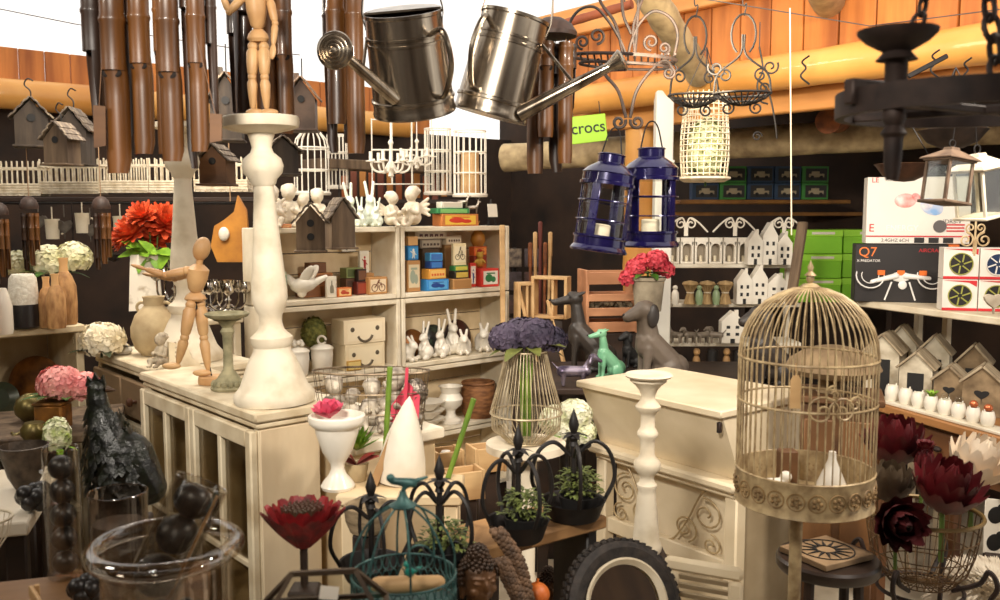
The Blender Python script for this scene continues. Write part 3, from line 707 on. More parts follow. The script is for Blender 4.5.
# ---- iron wheel chandelier close to the camera
p, k = at(893, 150, 1.15)
CHI = mat('rust_brown_iron', (58, 44, 38), (34, 26, 24), 30, .6, .4, bump=.15)
r_ = T('candle_chandelier', 'dark brown iron candle chandelier on chains, close by in the upper corner', 'chandelier', p)
m = M(k); m.lathe([(0, 90), (20, 88), (13, 96), (30, 106), (37, 113), (38, 117), (35, 117), (10, 109), (0, 108)], n=30); m.o('candle_cup', CHI, r_)
m = M(k); m.lathe([(0, -30), (6, -30), (8, -16), (9, 0), (9, 12), (13, 16), (8, 24), (11, 30), (11, 36), (10, 40), (11, 86), (14, 90), (0, 92)], n=20); m.o('stem', CHI, r_)
m = M(k); m.box((24, 60, 62), (130, 14, 26), 2, rot(0, 0, 25)); m.o('cross_bar', CHI, r_)
m = M(k)
n = 40; R1 = 150
vs = []
for i in range(n):
    a = 2 * PI * i / n
    for rr, zz in ((R1, 40), (R1, 66), (R1 - 10, 66), (R1 - 10, 40)): vs.append((120 + rr * math.cos(a), 60 + rr * .9 * math.sin(a), zz))
m.add(vs, [(4 * i + j, 4 * i + (j + 1) % 4, 4 * ((i + 1) % n) + (j + 1) % 4, 4 * ((i + 1) % n) + j) for i in range(n) for j in range(4)])
m.o('wheel_rim', CHI, r_)
m = M(k); m.box((120, 60, 46), (290, 10, 8), 1, rot(0, 0, 30)); m.box((120, 60, 46), (290, 10, 8), 1, rot(0, 0, -40)); m.o('spoke', CHI, r_)
def chain(par, k, a, b, s, r, mt):
    a, b = V(a), V(b); d = b - a; n = max(1, int(d.length / (s * 1.5))); m = M(k); X = aim(d)
    for i in range(n):
        m.ring(a + d * ((i + .5) / n), s * .55, r, 14, 5, X @ rot(0, 0, 90 * (i % 2)) @ rot(90), s)
    m.o('chain', mt, par)
chain(r_, k, (18, 0, 118), (62, 40, 230), 11, 2.4, CHI); chain(r_, k, (97, -10, 66), (94, 40, 240), 15, 3, CHI); chain(r_, k, (240, 60, 66), (110, 45, 240), 15, 3, CHI)
m = M(k); m.tube([(62, 40, 228), (100, 42, 262), (100, 42, (2.55 - p.z) / k)], 2.5, 6); m.o('hook', CHI, r_)
# bowls on chains
def hang_bowl(px, py, Y, w, h, label, mt, up):
    p, k = at(px, py, Y); t = T('hanging_bowl', label, 'hanging bowl', p)
    m = M(k); m.lathe([(0, 0), (w * .35, 1), (w * .75, h * .4), (w, h), (w + 2, h + 1.5), (w, h + 2), (w * .7, h * .5), (w * .3, 3), (0, 2)], n=32); m.o('bowl', mt, t)
    m = M(k)
    for a in (80, 200, 320): m.tube([(w * math.cos(math.radians(a)), w * math.sin(math.radians(a)), h + 1), (0, 0, up)], .6, 4)
    m.o('hanging_wire', IRON2, t)
RUST = mat('rusty_bowl', (92, 62, 46), (54, 36, 28), 20, .5, .5, bump=.1)
hang_bowl(904, 182, 2.6, 27, 16, 'wide rust brown bowl hanging in front of the white drone box', RUST, 64)
hang_bowl(952, 149, 2.45, 31, 17, 'dark shallow bowl hanging beneath the iron chandelier', CHI, 80)
# lanterns on the right
def house_lantern(px, py, Y, w, h, label, mt, Rm, g=None):
    p, k = at(px, py, Y); t = T('hanging_lantern', label, 'lantern', p, R=Rm)
    m = M(k); m.box((0, 0, 1.5), (w + 4, w + 4, 3), .8); m.o('base', mt, t)
    for sx in (-1, 1):
        for sy in (-1, 1): m = M(k); m.box((sx * (w / 2 - 1.5), sy * (w / 2 - 1.5), 3 + h * .36), (3, 3, h * .72), .5); m.o('post', mt, t)
    m = M(k); z = 3 + h * .72; m.box((0, 0, z + 1), (w + 3, w + 3, 2), .6); a = w / 2 + 4
    m.lathe([(0, z + 2), (a * 1.41, z + 2), (a * 1.41, z + 3), (w * .25, z + h * .22), (w * .22, z + h * .27), (0, z + h * .28)], n=4, ph=45); m.o('roof', mt, t)
    m = M(k)
    for sx in (-1, 1): m.box((sx * (w / 2 - 1.5), 0, 3 + h * .36), (.5, w - 6, h * .7)); m.box((0, sx * (w / 2 - 1.5), 3 + h * .36), (w - 6, .5, h * .7))
    m.o('glass', GLASS, t)
    m = M(k); m.ring((0, 0, z + h * .34), h * .07, .8, 16, 5, rot(90)); m.tube([(0, 0, z + h * .4), (0, 0, z + h * .75)], .5, 4); m.o('hanging_ring', IRON2, t)
    return t
house_lantern(944, 204, 2.15, 32, 54, 'brown weathered lantern with glass sides hanging before the white lantern', mat('weathered_brown', (120, 98, 78), (72, 54, 42), 24, .7, bump=.15), rot(0, 7, 20))
house_lantern(982, 218, 2.3, 34, 62, 'white wooden lantern hanging tilted at the right frame edge', WHITE2, rot(0, -10, 25))
# small hooks on the log beam
for i, (x, y, Y, lb) in enumerate(((936, 62, 2.9, 'small black hook with a wooden bar hanging by the chandelier chain'), (806, 68, 3.3, 'thin black wire hook on the middle of the log beam'), (968, 70, 2.9, 'pointed black hook hanging right of the wooden bar'))):
    p, k = at(x, y, Y); m = M(k); m.tube(bez([(3, 0, 12), (-4, 0, 6), (0, 0, 0), (-5, 0, -8), (4, 0, -16)], 6), 1, 5)
    if i == 0: m.box((-8, 0, -4), (44, 3, 5), 1, rot(0, -28, 0))
    m.o('wall_hook', IRON2, loc=p, label=lb, cat='hook')
# ================= left side =================
def chk(p): return V(p), K(p)
# --- tall turned candlestick on the cabinet and the mannequin on top of it
TURN = mat('turned_white', (226, 214, 190), (184, 166, 134), 12, .6, bump=.1, contrast=(.45, .8))
def profile(par, k, name, pr, n=28, sqs=(), mt=TURN, c=(0, 0, 0)):
    m = M(k); m.lathe(pr, c, n); 
    return m.o(name, mt, par)
BELL = [(0, 0), (39, 0), (40, 3), (39.5, 9), (36, 13), (33, 17), (30, 25), (26, 36), (22, 45), (18.5, 51), (18, 55), (20.5, 59), (20.5, 65), (16, 69), (12.5, 73), (11, 80), (11.5, 87), (14, 91), (16, 97), (17.5, 104), (17.5, 111), (16.5, 122), (14, 150), (11.8, 180), (10, 205), (9.5, 213), (12, 216), (13, 220), (18.5, 226), (20, 233), (18, 240), (11, 246), (9.5, 251), (11, 257), (13, 264)]
p = V((c0.x, c0.y, Z1 + .0015)) + AX * .08 + V((BX.x, BX.y, 0)) * .085
k = K(p)
r_ = T('candlestick', 'tall white turned wooden candlestick on the near end of the glazed cabinet', 'candlestick', p, R=rot(0, -1.6, 0))
profile(r_, k, 'shaft', BELL + [(0, 264)], 32)
m = M(k); m.lathe([(0, 264.2), (14, 264.2), (30, 268), (36, 270), (37, 273), (37, 279), (36, 280), (0, 279)], n=36); m.o('plate', TURN, r_)
CTOP = p + rot(0, -1.6, 0) @ V((0, 0, 280.5 * k)); KT = k
MANN = mat('mannequin_wood', (204, 164, 114), (168, 124, 78), 10, .5, bump=.04)
def mannequin(p, k, label, pose, rz=0, base=None):
    """pose: dict of joint positions (px, local). jointed wooden artist's figure"""
    t = T('artist_mannequin', label, 'mannequin', p, rz); J = {a: V(b) for a, b in pose['j'].items()}; s = pose['s']
    def ellp(nm, a, b, r0, r1, r2=None):
        m = M(k); d = J[b] - J[a]; L = d.length
        m.lathe([(0, 0), (r0 * .6, L * .03), (r0, L * .2), ((r0 + r1) / 2 * 1.05, L * .55), (r1, L * .85), (r1 * .6, L * .98), (0, L)], J[a], 14, aim(d)); return m.o(nm, MANN, t)
    def ball(nm, a, r): m = M(k); m.ell(J[a], r); return m.o(nm, MANN, t)
    m = M(k); m.ell(J['head'], (6.2 * s, 6.6 * s, 9 * s), rot(0, pose.get('tilt', 0), 0)); m.o('head', MANN, t)
    m = M(k); m.cap(J['neck'], 2.4 * s, J['head'], 2.4 * s); m.o('neck', MANN, t)
    m = M(k); a, b = J['neck'], J['waist']; m.lathe([(0, 0), (5 * s, .02 * (b - a).length), (10.5 * s, (b - a).length * .18), (10 * s, (b - a).length * .5), (7 * s, (b - a).length * .88), (4 * s, (b - a).length), (0, (b - a).length)], a, 18, aim(b - a), .72); m.o('chest', MANN, t)
    m = M(k); a, b = J['waist'], J['hip']; m.lathe([(0, -2), (4 * s, 0), (7 * s, (b - a).length * .4), (8 * s, (b - a).length * .8), (6 * s, (b - a).length * 1.1), (0, (b - a).length * 1.15)], a, 16, aim(b - a), .75); m.o('pelvis', MANN, t)
    for q in 'lr':
        ellp('upper_arm', 'sh' + q, 'el' + q, 3.2 * s, 2.6 * s); ellp('forearm', 'el' + q, 'wr' + q, 2.6 * s, 1.9 * s); ball('joint', 'sh' + q, 3.4 * s); ball('joint', 'el' + q, 2.5 * s)
        m = M(k); d = (J['wr' + q] - J['el' + q]).normalized(); m.ell(J['wr' + q] + d * 4.5 * s, (2.6 * s, 1.5 * s, 6 * s), aim(d)); m.o('hand', MANN, t)
        ellp('thigh', 'hp' + q, 'kn' + q, 4.6 * s, 3.6 * s); ellp('shin', 'kn' + q, 'an' + q, 3.8 * s, 2.2 * s); ball('joint', 'hp' + q, 3.8 * s); ball('joint', 'kn' + q, 3.2 * s)
        m = M(k); m.ell(J['an' + q] + V((pose['toe'] * s, -2 * s, -1.2 * s)), (7 * s, 3.4 * s, 2.6 * s)); m.o('foot', MANN, t)
    if base:
        m = M(k); m.lathe([(0, 0), (base[2], 0), (base[2] + .5, 2), (base[2], 7), (base[2] - 1, 8), (0, 8)], (base[0], base[1], 0), 28); m.o('base', MANN, t)
        m = M(k); m.tube([(base[0], base[1], 7), tuple(J['hip'])], .8, 6); m.o('rod', IRON2, t)
    return t
mannequin(CTOP, KT * 1.33, 'jointed wooden artist mannequin standing on the tall candlestick with one arm raised', dict(s=1.0, tilt=0, toe=2, j=dict(head=(-1, 0, 102), neck=(-1, 0, 88), waist=(0, 0, 62), hip=(0, 0, 54), shl=(-11, 0, 84), ell=(-20, -2, 74), wrl=(-25, -4, 88), shr=(9, 0, 84), elr=(13, -2, 66), wrr=(12, -5, 50), hpl=(-4, 0, 50), knl=(-4.5, -2, 28), anl=(-5, 0, 4.2), hpr=(4, 0, 50), knr=(4.5, -2, 28), anr=(5, 0, 4.2))), 0)
# --- running mannequin on the cabinet
p = PZ(207, 384, Z1 + .001); k = K(p)
RUNP = p
mannequin(p, k, 'large jointed wooden mannequin striding with both arms stretched to the left', dict(s=1.35, tilt=18, toe=-4, j=dict(head=(-1, 0, 135), neck=(-4, 0, 120), waist=(-9, 0, 92), hip=(-9, 0, 84), shl=(-14, -8, 114), ell=(-34, -12, 110), wrl=(-52, -14, 116), shr=(-10, 8, 113), elr=(-32, 9, 105), wrr=(-50, 8, 108), hpl=(-12, -5, 80), knl=(-18, -8, 48), anl=(-27, -4, 21), hpr=(-6, 5, 80), knr=(-3, 4, 46), anr=(1, 2, 13))), 0, (4, 3, 13))
# --- stone candle dish
p = PZ(229, 389, Z1 + .001); k = K(p)
STONE = mat('mossy_stone', (156, 148, 116), (96, 92, 66), 26, .85, bump=.3)
r_ = T('candle_dish', 'greenish weathered pedestal dish beside the foot of the tall candlestick', 'candle dish', p)
m = M(k); m.lathe([(0, 0), (17, 0), (18, 2), (14, 6), (11, 12), (8, 16), (5, 20), (4.5, 40), (5, 54), (7, 58), (5, 62), (9, 68), (14, 70), (0, 70)], n=24)
for i in range(16): a = i * PI / 8; m.ell((14.5 * math.cos(a), 14.5 * math.sin(a), 6), (3, 3, 3.5), None, 7, 5)
m.o('pedestal', STONE, r_)
m = M(k); m.lathe([(0, 70), (12, 70), (20, 73), (22, 76), (20, 77), (17, 74), (0, 73)], n=28); m.o('dish', STONE, r_)
# --- white column standing behind, with stepped foot
p = V((c1.x, c1.y, Z1 + .001)) + AX * .03 - V((BX.x, BX.y, 0)) * .0; p = V((c1.x, c1.y, 0)) + AX * .15 + V((BX.x, BX.y, 0)) * .15; p.z = Z1 - .008; k = K(p)
p.z += 0
r_ = T('candlestick', 'white turned column candlestick behind the striding mannequin', 'candlestick', p)
profile(r_, k * .84, 'shaft', BELL[:-2] + [(11, 257), (13, 264), (24, 268), (30, 271), (30, 277), (0, 277)], 32)
# --- round jug, cherub, dish on the drawer cabinet
p = V((c1.x, c1.y, 0)) + AX * .33 + V((BX.x, BX.y, 0)) * .11; p.z = Z1 - .008; k = K(p)
CLAY = mat('pale_stoneware', (190, 170, 132), (158, 136, 100), 16, .8, bump=.12)
r_ = T('round_jug', 'round pale stoneware jug with a short neck on the drawer cabinet', 'jug', p)
m = M(k); m.lathe([(0, 0), (13, 0), (19, 7), (22.5, 18), (22.5, 28), (18, 40), (11, 47), (9.5, 49), (10, 56), (11, 58), (9, 58), (8, 50), (0, 46)], n=32); m.o('body', CLAY, r_)
for s in (-1, 1): m = M(k); m.tube(arc(s * 12, 47, 5, -60, 180, 10) if s > 0 else arc(-12, 47, 5, 0, 240, 10), 1.6, 6); m.o('lug', CLAY, r_)
PLAST = mat('grey_plaster', (196, 182, 156), (120, 104, 84), 26, .75, bump=.25, contrast=(.35, .65))
def cherub(p, k, label, s=1, rz=0, mt=PLAST, g=None, re=.0022, wings=1, seat=0, name='cherub_figurine'):
    """small sitting winged child, head resting forward"""
    m = M(k * s)
    m.ell((0, 0, 7), (7, 6, 6)); m.cap((0, 0, 8), 6, (0, -1, 16), 4.8); m.cap((0, -1, 18), 2.5, (0, -2, 22), 2.5)
    m.ell((0, -2.5, 25.5), (5.2, 5.4, 5.8)); m.ell((0, -7.4, 24.6), (1, 1.2, 1)); m.ell((0, -.5, 27.5), (5.6, 5.6, 5))
    for i in range(11): a = i * 2.4; q = 1 - i / 11 * .8; m.ell((5 * math.cos(a) * math.sqrt(1 - q * q * .8), -.5 + 5 * math.sin(a) * math.sqrt(1 - q * q * .8) * .9 + .8, 26 + 4.6 * q), 2, None, 7, 5)
    for x in (-1, 1):
        m.cap((x * 4.5, -1, 17), 2.4, (x * 7, -4, 11), 2); m.cap((x * 7, -4, 11), 2, (x * 3.5, -8, 12.5), 1.6); m.ell((x * 3, -8.6, 13), 2)
        m.cap((x * 4, -2, 5), 3.6, (x * 6, -10, 6), 2.9); m.cap((x * 6, -10, 6), 2.7, (x * 4, -12, 1.8), 2); m.ell((x * 4, -13.5, 1.6), (1.8, 3, 1.6))
        if wings:
            for j in range(4): m.cap((x * 3, 4, 16 - j), 1.9, (x * (10 + j * .4), 6.5, 22 - j * 4.4), 1.3)
    return m.o(name, mt, loc=p, rz=rz, label=label, cat='figurine', g=g, re=k * s * .62, sm=3)
p = PZ(163, 366, Z1); cherub(p, K(p), 'grey plaster cherub leaning beside the round jug on the drawer cabinet', 1.05, -25)
p = V((c1.x, c1.y, 0)) + AX * .42 + V((BX.x, BX.y, 0)) * .03; p.z = Z1 - .008; k = K(p)
m = M(k); m.lathe([(0, 0), (8, 0), (10, 3), (9, 6), (5, 9), (3, 12), (0, 12.5)], n=18); m.o('lidded_dish', CERAM, loc=p, label='small white ceramic lidded dish left of the round jug', cat='dish')
# --- left shelf along the back wall
LS = P(84, 324, 2.95); zs = LS.z
def leftpt(u, v, z): q = V((LS.x, LS.y, z)) - V((BX.x, BX.y, 0)) * u + BN * v; return q
r_ = T('pottery_shelf', 'white wooden shelf unit at the left holding carved vases, plates below', 'shelf', leftpt(.9, 0, 0), ang(BX))
CRT = mat('shelf_cream', (216, 200, 166), (180, 158, 120), 9, .7, bump=.1)
m = M(); m.box((.45, .17, zs - .012), (.9, .36, .024), .004); m.o('top_board', CRT, r_)
for x in (.885, .012): m = M(); m.box((x, .17, (zs - .025) / 2), (.024, .34, zs - .026), .003); m.o('side_panel', CRT, r_)
m = M(); m.box((.45, .335, (zs - .03) / 2), (.84, .012, zs - .04)); m.o('back', CRT, r_)
for z in (zs - .32, zs - .62): m = M(); m.box((.449, .165, z), (.845, .32, .02), .003); m.o('shelf_board', CRT, r_)
def vase(p, k, pr, mt, label, name='vase', cat='vase', n=26, neck=None, g=None):
    if neck:
        t = T(name, label, cat, p, 0, g); m = M(k); m.lathe(pr, n=n); m.o('body', mt, t); m = M(k); m.lathe(neck[0], n=n); m.o('neck', neck[1], t); return t
    m = M(k); m.lathe(pr, n=n); return m.o(name, mt, loc=p, label=label, cat=cat, g=g)
CARVE = mat('carved_wood', (196, 150, 96), (140, 96, 54), 60, .7, bump=.5, st=(1, 1, .35))
NECK = mat('peach_neck', (226, 178, 120), None, rough=.45)
TEXT = mat('ribbed_white', (230, 224, 208), (206, 196, 176), 80, .6, bump=.4)
BLKV = mat('black_glaze', (32, 27, 26), None, rough=.35)
for (x, yb, s, Y_, lb, nk) in ((48, 327, .8, 2.98, 'short carved wooden vase with a plain neck, right of the black based vase', 1), (66, 324, 1.05, 3.04, 'tall carved wooden vase at the right end of the left shelf', 1), (57, 328, .86, 2.92, 'medium carved wooden vase in front of its taller twin', 1)):
    p = PZ(x, yb, zs + .001); k = K(p) * s
    vase(p, k, [(0, 0), (9.5, 0), (10.5, 3), (11, 20), (10.5, 36), (7, 46), (4.2, 50), (0, 50)], CARVE, lb, neck=([(4.2, 50), (3.6, 56), (4.4, 63), (3.2, 63), (2.6, 55), (0, 52)], NECK))
p = PZ(25, 328, zs + .001); k = K(p)
r_ = T('vase', 'white ribbed vase with a black lower half on the left shelf', 'vase', p)
m = M(k); m.lathe([(0, 0), (12, 0), (14, 2), (14.5, 14), (14, 24), (0, 24)], n=24); m.o('base', BLKV, r_); m = M(k); m.lathe([(0, 24.2), (14, 24.2), (14, 30), (12.5, 50), (10, 54), (8.5, 53), (0, 40)], n=24); m.o('upper_half', TEXT, r_)
p = PZ(4, 334, zs + .001); vase(p, K(p), [(0, 0), (8, 0), (9, 4), (9, 28), (6, 40), (4, 46), (3, 44), (0, 40)], CERAM, 'white ceramic vase cut by the left frame edge, on the left shelf')
p = PZ(-14, 338, zs + .001); vase(p, K(p), [(0, 0), (9, 0), (10, 20), (7, 40), (4, 48), (5, 60), (3, 60), (0, 40)], CARVE, 'carved wooden vase just at the left frame edge', neck=([(5, 60), (6, 66), (4, 66), (0, 61)], NECK))
WHYD = mat('white_hydrangea', (238, 232, 200), (210, 206, 150), 24, .6); GHYD = mat('green_hydrangea', (176, 186, 104), (130, 150, 66), 24, .6)
p, k = at(50, 262, 3.35)
flowers_top('hydrangea_bouquet', 'white and lime hydrangea bunch behind the carved vases on the left', 'flowers', p, k, WHYD, (17, 14, 15), 120, 6.5, 4, nl=7, lsz=22, heads=[((-2, 0, 0), 1), ((22, 4, 4), .95), ((-32, 0, -2), .75)], lm=LEAF)
p2, k2 = at(50, 300, 3.35); m = M(k2); m.lathe([(0, -30), (12, -30), (14, 0), (12, 24), (0, 20)], n=16); m.o('vase', DARKW, loc=p2, label='dark vase holding the white and lime hydrangeas', cat='vase')
p, k = at(101, 340, 2.98)
CHRY = mat('cream_petals', (240, 230, 204), (220, 204, 166), 20, .6)
flowers_top('chrysanthemum_bunch', 'cream white chrysanthemum head at the end of the left shelf', 'flowers', p, k, CHRY, (22, 18, 15), 170, 8, 3, nl=5, lsz=18, lm=DLEAF)
# plates leaning on the lower shelf
GOLDP = mat('gold_brown_plate', (150, 96, 44), (60, 36, 20), 18, .4, .4, bump=.2)
for i, (x, yb, w, mt, lb) in enumerate(((36, 402, 27, GOLDP, 'large gold brown mosaic plate leaning on the left lower shelf'), (2, 408, 17, mat('teal_plate', (74, 84, 66), (40, 36, 28), 14, .35, .2), 'dark green plate leaning by the left frame edge'))):
    p = leftpt(.2 + .2 * i, .23, zs - .309); p = PZ(x, yb + 8, zs - .309); k = K(p)
    m = M(k); m.lathe([(0, 3), (w * .55, 2.5), (w * .62, 1), (w, -3), (w * 1.02, -2), (w * .62, 4), (0, 4.5)], (0, 0, w), 36, rot(80)); m.o('decorative_plate', mt, loc=p, label=lb, cat='plate')
# lower-left pots & flowers
p = P(55, 428, 2.5); k = K(p); TBZ = p.z
r_ = T('planter_shelf', 'low grey wooden bench at the left carrying the pink flower pot', 'bench', (p.x - .15, p.y, 0), 20)
m = M(); m.box((0, .05, p.z - .0135), (.62, .4, .025), .004); m.o('top', GREYW, r_)
for x in (-.27, .27):
    for y in (-.1, .2): m = M(); m.box((x, y, (p.z - .027) / 2), (.04, .04, p.z - .028), .004); m.o('leg', GREYW, r_)
GOLDV = mat('gold_patterned', (168, 112, 48), (86, 66, 40), 26, .4, .5, bump=.3)
p = PZ(54, 429, TBZ + .001); k = K(p)
r_ = T('flower_pot', 'square gold patterned pot under the pink hydrangea', 'pot', p); m = M(k); m.box((0, 0, 13), (28, 24, 26), 2); m.o('body', GOLDV, r_); m = M(k); m.box((0, 0, 27), (30, 26, 3), 1); m.o('rim', GOLDV, r_)
p, k = at(64, 386, 2.5)
PINK = mat('pink_petals', (244, 176, 166), (226, 128, 130), 20, .6)
flowers_top('pink_hydrangea', 'pink hydrangea with green leaves in the gold square pot', 'flowers', p, k, PINK, (20, 16, 16), 150, 7.5, 4, nl=9, lsz=24, heads=[((-4, 0, 2), 1), ((18, 4, -2), .8)], lm=LEAF)
BRONZ = mat('bronze_green', (120, 108, 60), (70, 54, 28), 20, .35, .6)
p = PZ(31, 421, TBZ + .001); k = K(p); m = M(k); m.lathe([(0, 0), (8, 1), (14, 8), (15, 15), (12, 23), (6, 27), (4, 26), (0, 24)], n=24); m.o('round_pot', BRONZ, loc=p, label='round bronze pot left of the square gold pot', cat='pot')
p = PZ(35, 440, TBZ + .001); k = K(p); m = M(k); m.lathe([(0, 0), (9, 0), (13, 6), (13, 12), (9, 18), (0, 17)], n=24); m.o('round_pot', BRONZ, loc=p, label='squat dark bronze pot in front of the square gold pot', cat='pot')
p, k = at(57, 436, 2.3)
flowers_top('flower_bunch', 'small white and lime flowers behind the tall glass cylinder at left', 'flowers', p, k, mat('lime_white', (230, 228, 200), (150, 170, 70), 40, .6), (11, 10, 17), 50, 7, 4, nl=5, lsz=14, lm=LEAF2)
def bear(p, k, label, rz=0):
    m = M(k); m.ell((0, 0, 6), (6, 5, 7)); m.ell((0, -1, 16), (4.5, 4.5, 4.2)); m.ell((0, -5, 15), (1.8, 2, 1.6))
    for s in (-1, 1): m.ell((s * 3.6, 0, 19.6), 1.7); m.cap((s * 5, -1, 10), 2, (s * 4, -6, 7), 1.7); m.cap((s * 3.5, -3, 2.5), 2.6, (s * 5, -8, 2.2), 2)
    m.o('bear_figurine', BRONZ, loc=p, rz=rz, label=label, cat='figurine', re=k * .7, sm=2)
p = PZ(17, 452, TBZ - .05); bear(p, K(p), 'small dark bear figurine nearest the left edge above the grey planter boxes', 10)
p = PZ(31, 458, TBZ - .05); bear(p, K(p), 'small dark bear figurine sitting right of its twin above the grey planter boxes', -20)
for i, (x, y, w, lb) in enumerate(((12, 486, 44, 'grey wooden planter box at the left edge below the bears'), (44, 462, 40, 'grey wooden planter box behind the wire bowl'))):
    p = PZ(x, y, TBZ - .16 + i * .03); k = K(p); t = T('planter_box', lb, 'planter box', p, 30)
    for dx, dy, sx, sy in ((0, -16, w, 3), (0, 16, w, 3), (-w / 2 + 1.5, 0, 3, 28), (w / 2 - 1.5, 0, 3, 28)): m = M(k); m.box((dx, dy, 11), (sx, sy, 22), .6); m.o('side', GREYW, t)
    m = M(k); m.box((0, 0, 1), (w - 4, 28, 2)); m.o('bottom', GREYW, t)
    for s in (-1, 1): m = M(k); m.box((s * w * .25, 0, 23.5), (5, 36, 2), .4); m.o('slat', GREYW, t)
m = M(); q = PZ(20, 490, TBZ - .16); m.box((-.06, .0, (TBZ - .162) / 2), (.3, .2, TBZ - .163), .005); m.o('plinth', DARKW, loc=(q.x, q.y, 0), label='dark plinth under the grey planter boxes on the left', cat='plinth')
# --- front left table with glass and stones
TZ = .88
FT = PZ(120, 600, TZ)
FTW = mat('front_table_wood', (150, 112, 72), (104, 72, 42), 10, .6, bump=.15, st=(.2, 1, 1))
r_ = T('front_table', 'brown wooden table at the front left with glass vessels and black stones', 'table', (-.68, 1.36, 0), 17)
m = M(); m.box((0, 0, TZ - .016), (.42, .60, .03), .004); m.o('top', FTW, r_)
for x in (-.18, .18):
    for y in (-.27, .27): m = M(); m.box((x, y, (TZ - .032) / 2), (.04, .04, TZ - .033), .004); m.o('leg', FTW, r_)
r_ = T('side_table', 'white table corner at the left frame edge', 'table', (-1.27, 1.93, 0), 17)
m = M(); m.box((0, 0, TZ + .03), (.5, .44, .03), .004); m.o('top', mat('table_white', (232, 222, 202), (212, 198, 172), 8, .5), r_)
for x in (-.22, .22):
    for y in (-.18, .18): m = M(); m.box((x, y, (TZ + .014) / 2), (.04, .04, TZ + .013), .004); m.o('leg', DARKW, r_)
GL2 = glass('vessel_glass', (246, 244, 240), .26, .05)
STN = mat('black_stone', (34, 31, 29), (70, 64, 58), 34, .35, bump=.15, contrast=(.5, .85))
def stone(m, c, r, seed):
    q = random.Random(seed); m.ell(c, (r * q.uniform(.9, 1.1), r * q.uniform(.9, 1.1), r * q.uniform(.8, 1)), rot(q.uniform(0, 40), q.uniform(0, 40), 0), 14, 10)
# big glass bowl (fishbowl with thick rolled rim)
p = PZ(165, 640, TZ + .002); p = P(165, 545, 1.3); p.z = TZ + .002; k = K(p)
H = (P(165, 545, 1.3).z - p.z) / k
r_ = T('glass_bowl', 'big clear glass bowl with a thick rolled rim at the front left', 'glass bowl', p)
m = M(k); m.lathe([(0, 0), (50, 0), (57, 6), (60, 30), (61, H - 22), (64, H - 12)], n=48, cap=False); m.lathe([(0, 5), (49, 5), (56, 10), (57.5, 30), (59, H - 20)], n=48, cap=False); m.o('bowl', GL2, r_)
m = M(k); m.ring((0, 0, H - 2), 67, 9, 56, 12); m.o('rim', glass('rim_glass', (236, 230, 220), .24, .04), r_)
m = M(k)
BOWLP, BOWLK = p, k
for i in range(16):
    a = i * 2.4; q = 34 * math.sqrt((i + .5) / 16)
    m = M(k); stone(m, (0, 0, 0), rnd.uniform(9, 12), i); m.o('pebble', STN, loc=p + V((q * math.cos(a), q * math.sin(a), 17 + (i % 3) * 13)) * k, label='round black pebble inside the big glass bowl', cat='stone', g='black pebbles in the big glass bowl')
# leaning tall glass cylinder with stones
p = BOWLP + V((-26 * k, 10 * k, 56 * k)); X = rot(0, 24, 0) @ rot(-14)
r_ = T('glass_cylinder', 'tall clear glass cylinder leaning inside the big glass bowl, filled with black stones', 'glass vase', p, R=X)
m = M(k); m.lathe([(0, 0), (27, 0), (28, 3), (28, 128)], n=40, cap=False); m.lathe([(0, 3), (26, 3), (26, 128)], n=40, cap=False); m.ring((0, 0, 128), 27, 1.2, 40, 6); m.o('cylinder', GL2, r_)
for i, (z, r) in enumerate(((28, 23.5), (72, 22), (108, 19))):
    m = M(k); stone(m, (0, 0, 0), r, 50 + i); m.o('ball_stone', STN, loc=p + X @ V((0, 0, z)) * k, label=['large black ball at the bottom of the leaning glass cylinder', 'black ball in the middle of the leaning glass cylinder', 'black ball at the mouth of the leaning glass cylinder'][i], cat='stone')
m = M(k * .9); m.tube([(0, 0, 0), (0, 0, 130)], 1.8, 6); m.o('bamboo_stick', WOOD, loc=p + X @ V((21, -7, 6)) * k, R=X, label='thin honey coloured stick inside the leaning glass cylinder', cat='stick')
# small smoked glass tumbler
p = P(120, 548, 1.55); p.z = TZ + .002; k = K(p); H = (P(120, 492, 1.55).z - p.z) / k
r_ = T('glass_tumbler', 'smoky grey glass tumbler standing in front of the black rooster', 'glass', p)
m = M(k); m.lathe([(0, 0), (24, 0), (27, 3), (28, H)], n=36, cap=False); m.ring((0, 0, H), 27.5, 1, 36, 6); m.lathe([(0, 4), (23, 4), (26, 8), (27, H)], n=36, cap=False); m.o('glass', glass('smoked_glass', (216, 210, 204), .2, .12), r_)
m = M(k); m.lathe([(0, 5), (22, 5), (24, 30), (24, H * .7), (0, H * .72)], n=30); m.o('grey_wax', mat('grey_wax', (128, 118, 108), (96, 88, 80), 8, .5), r_)
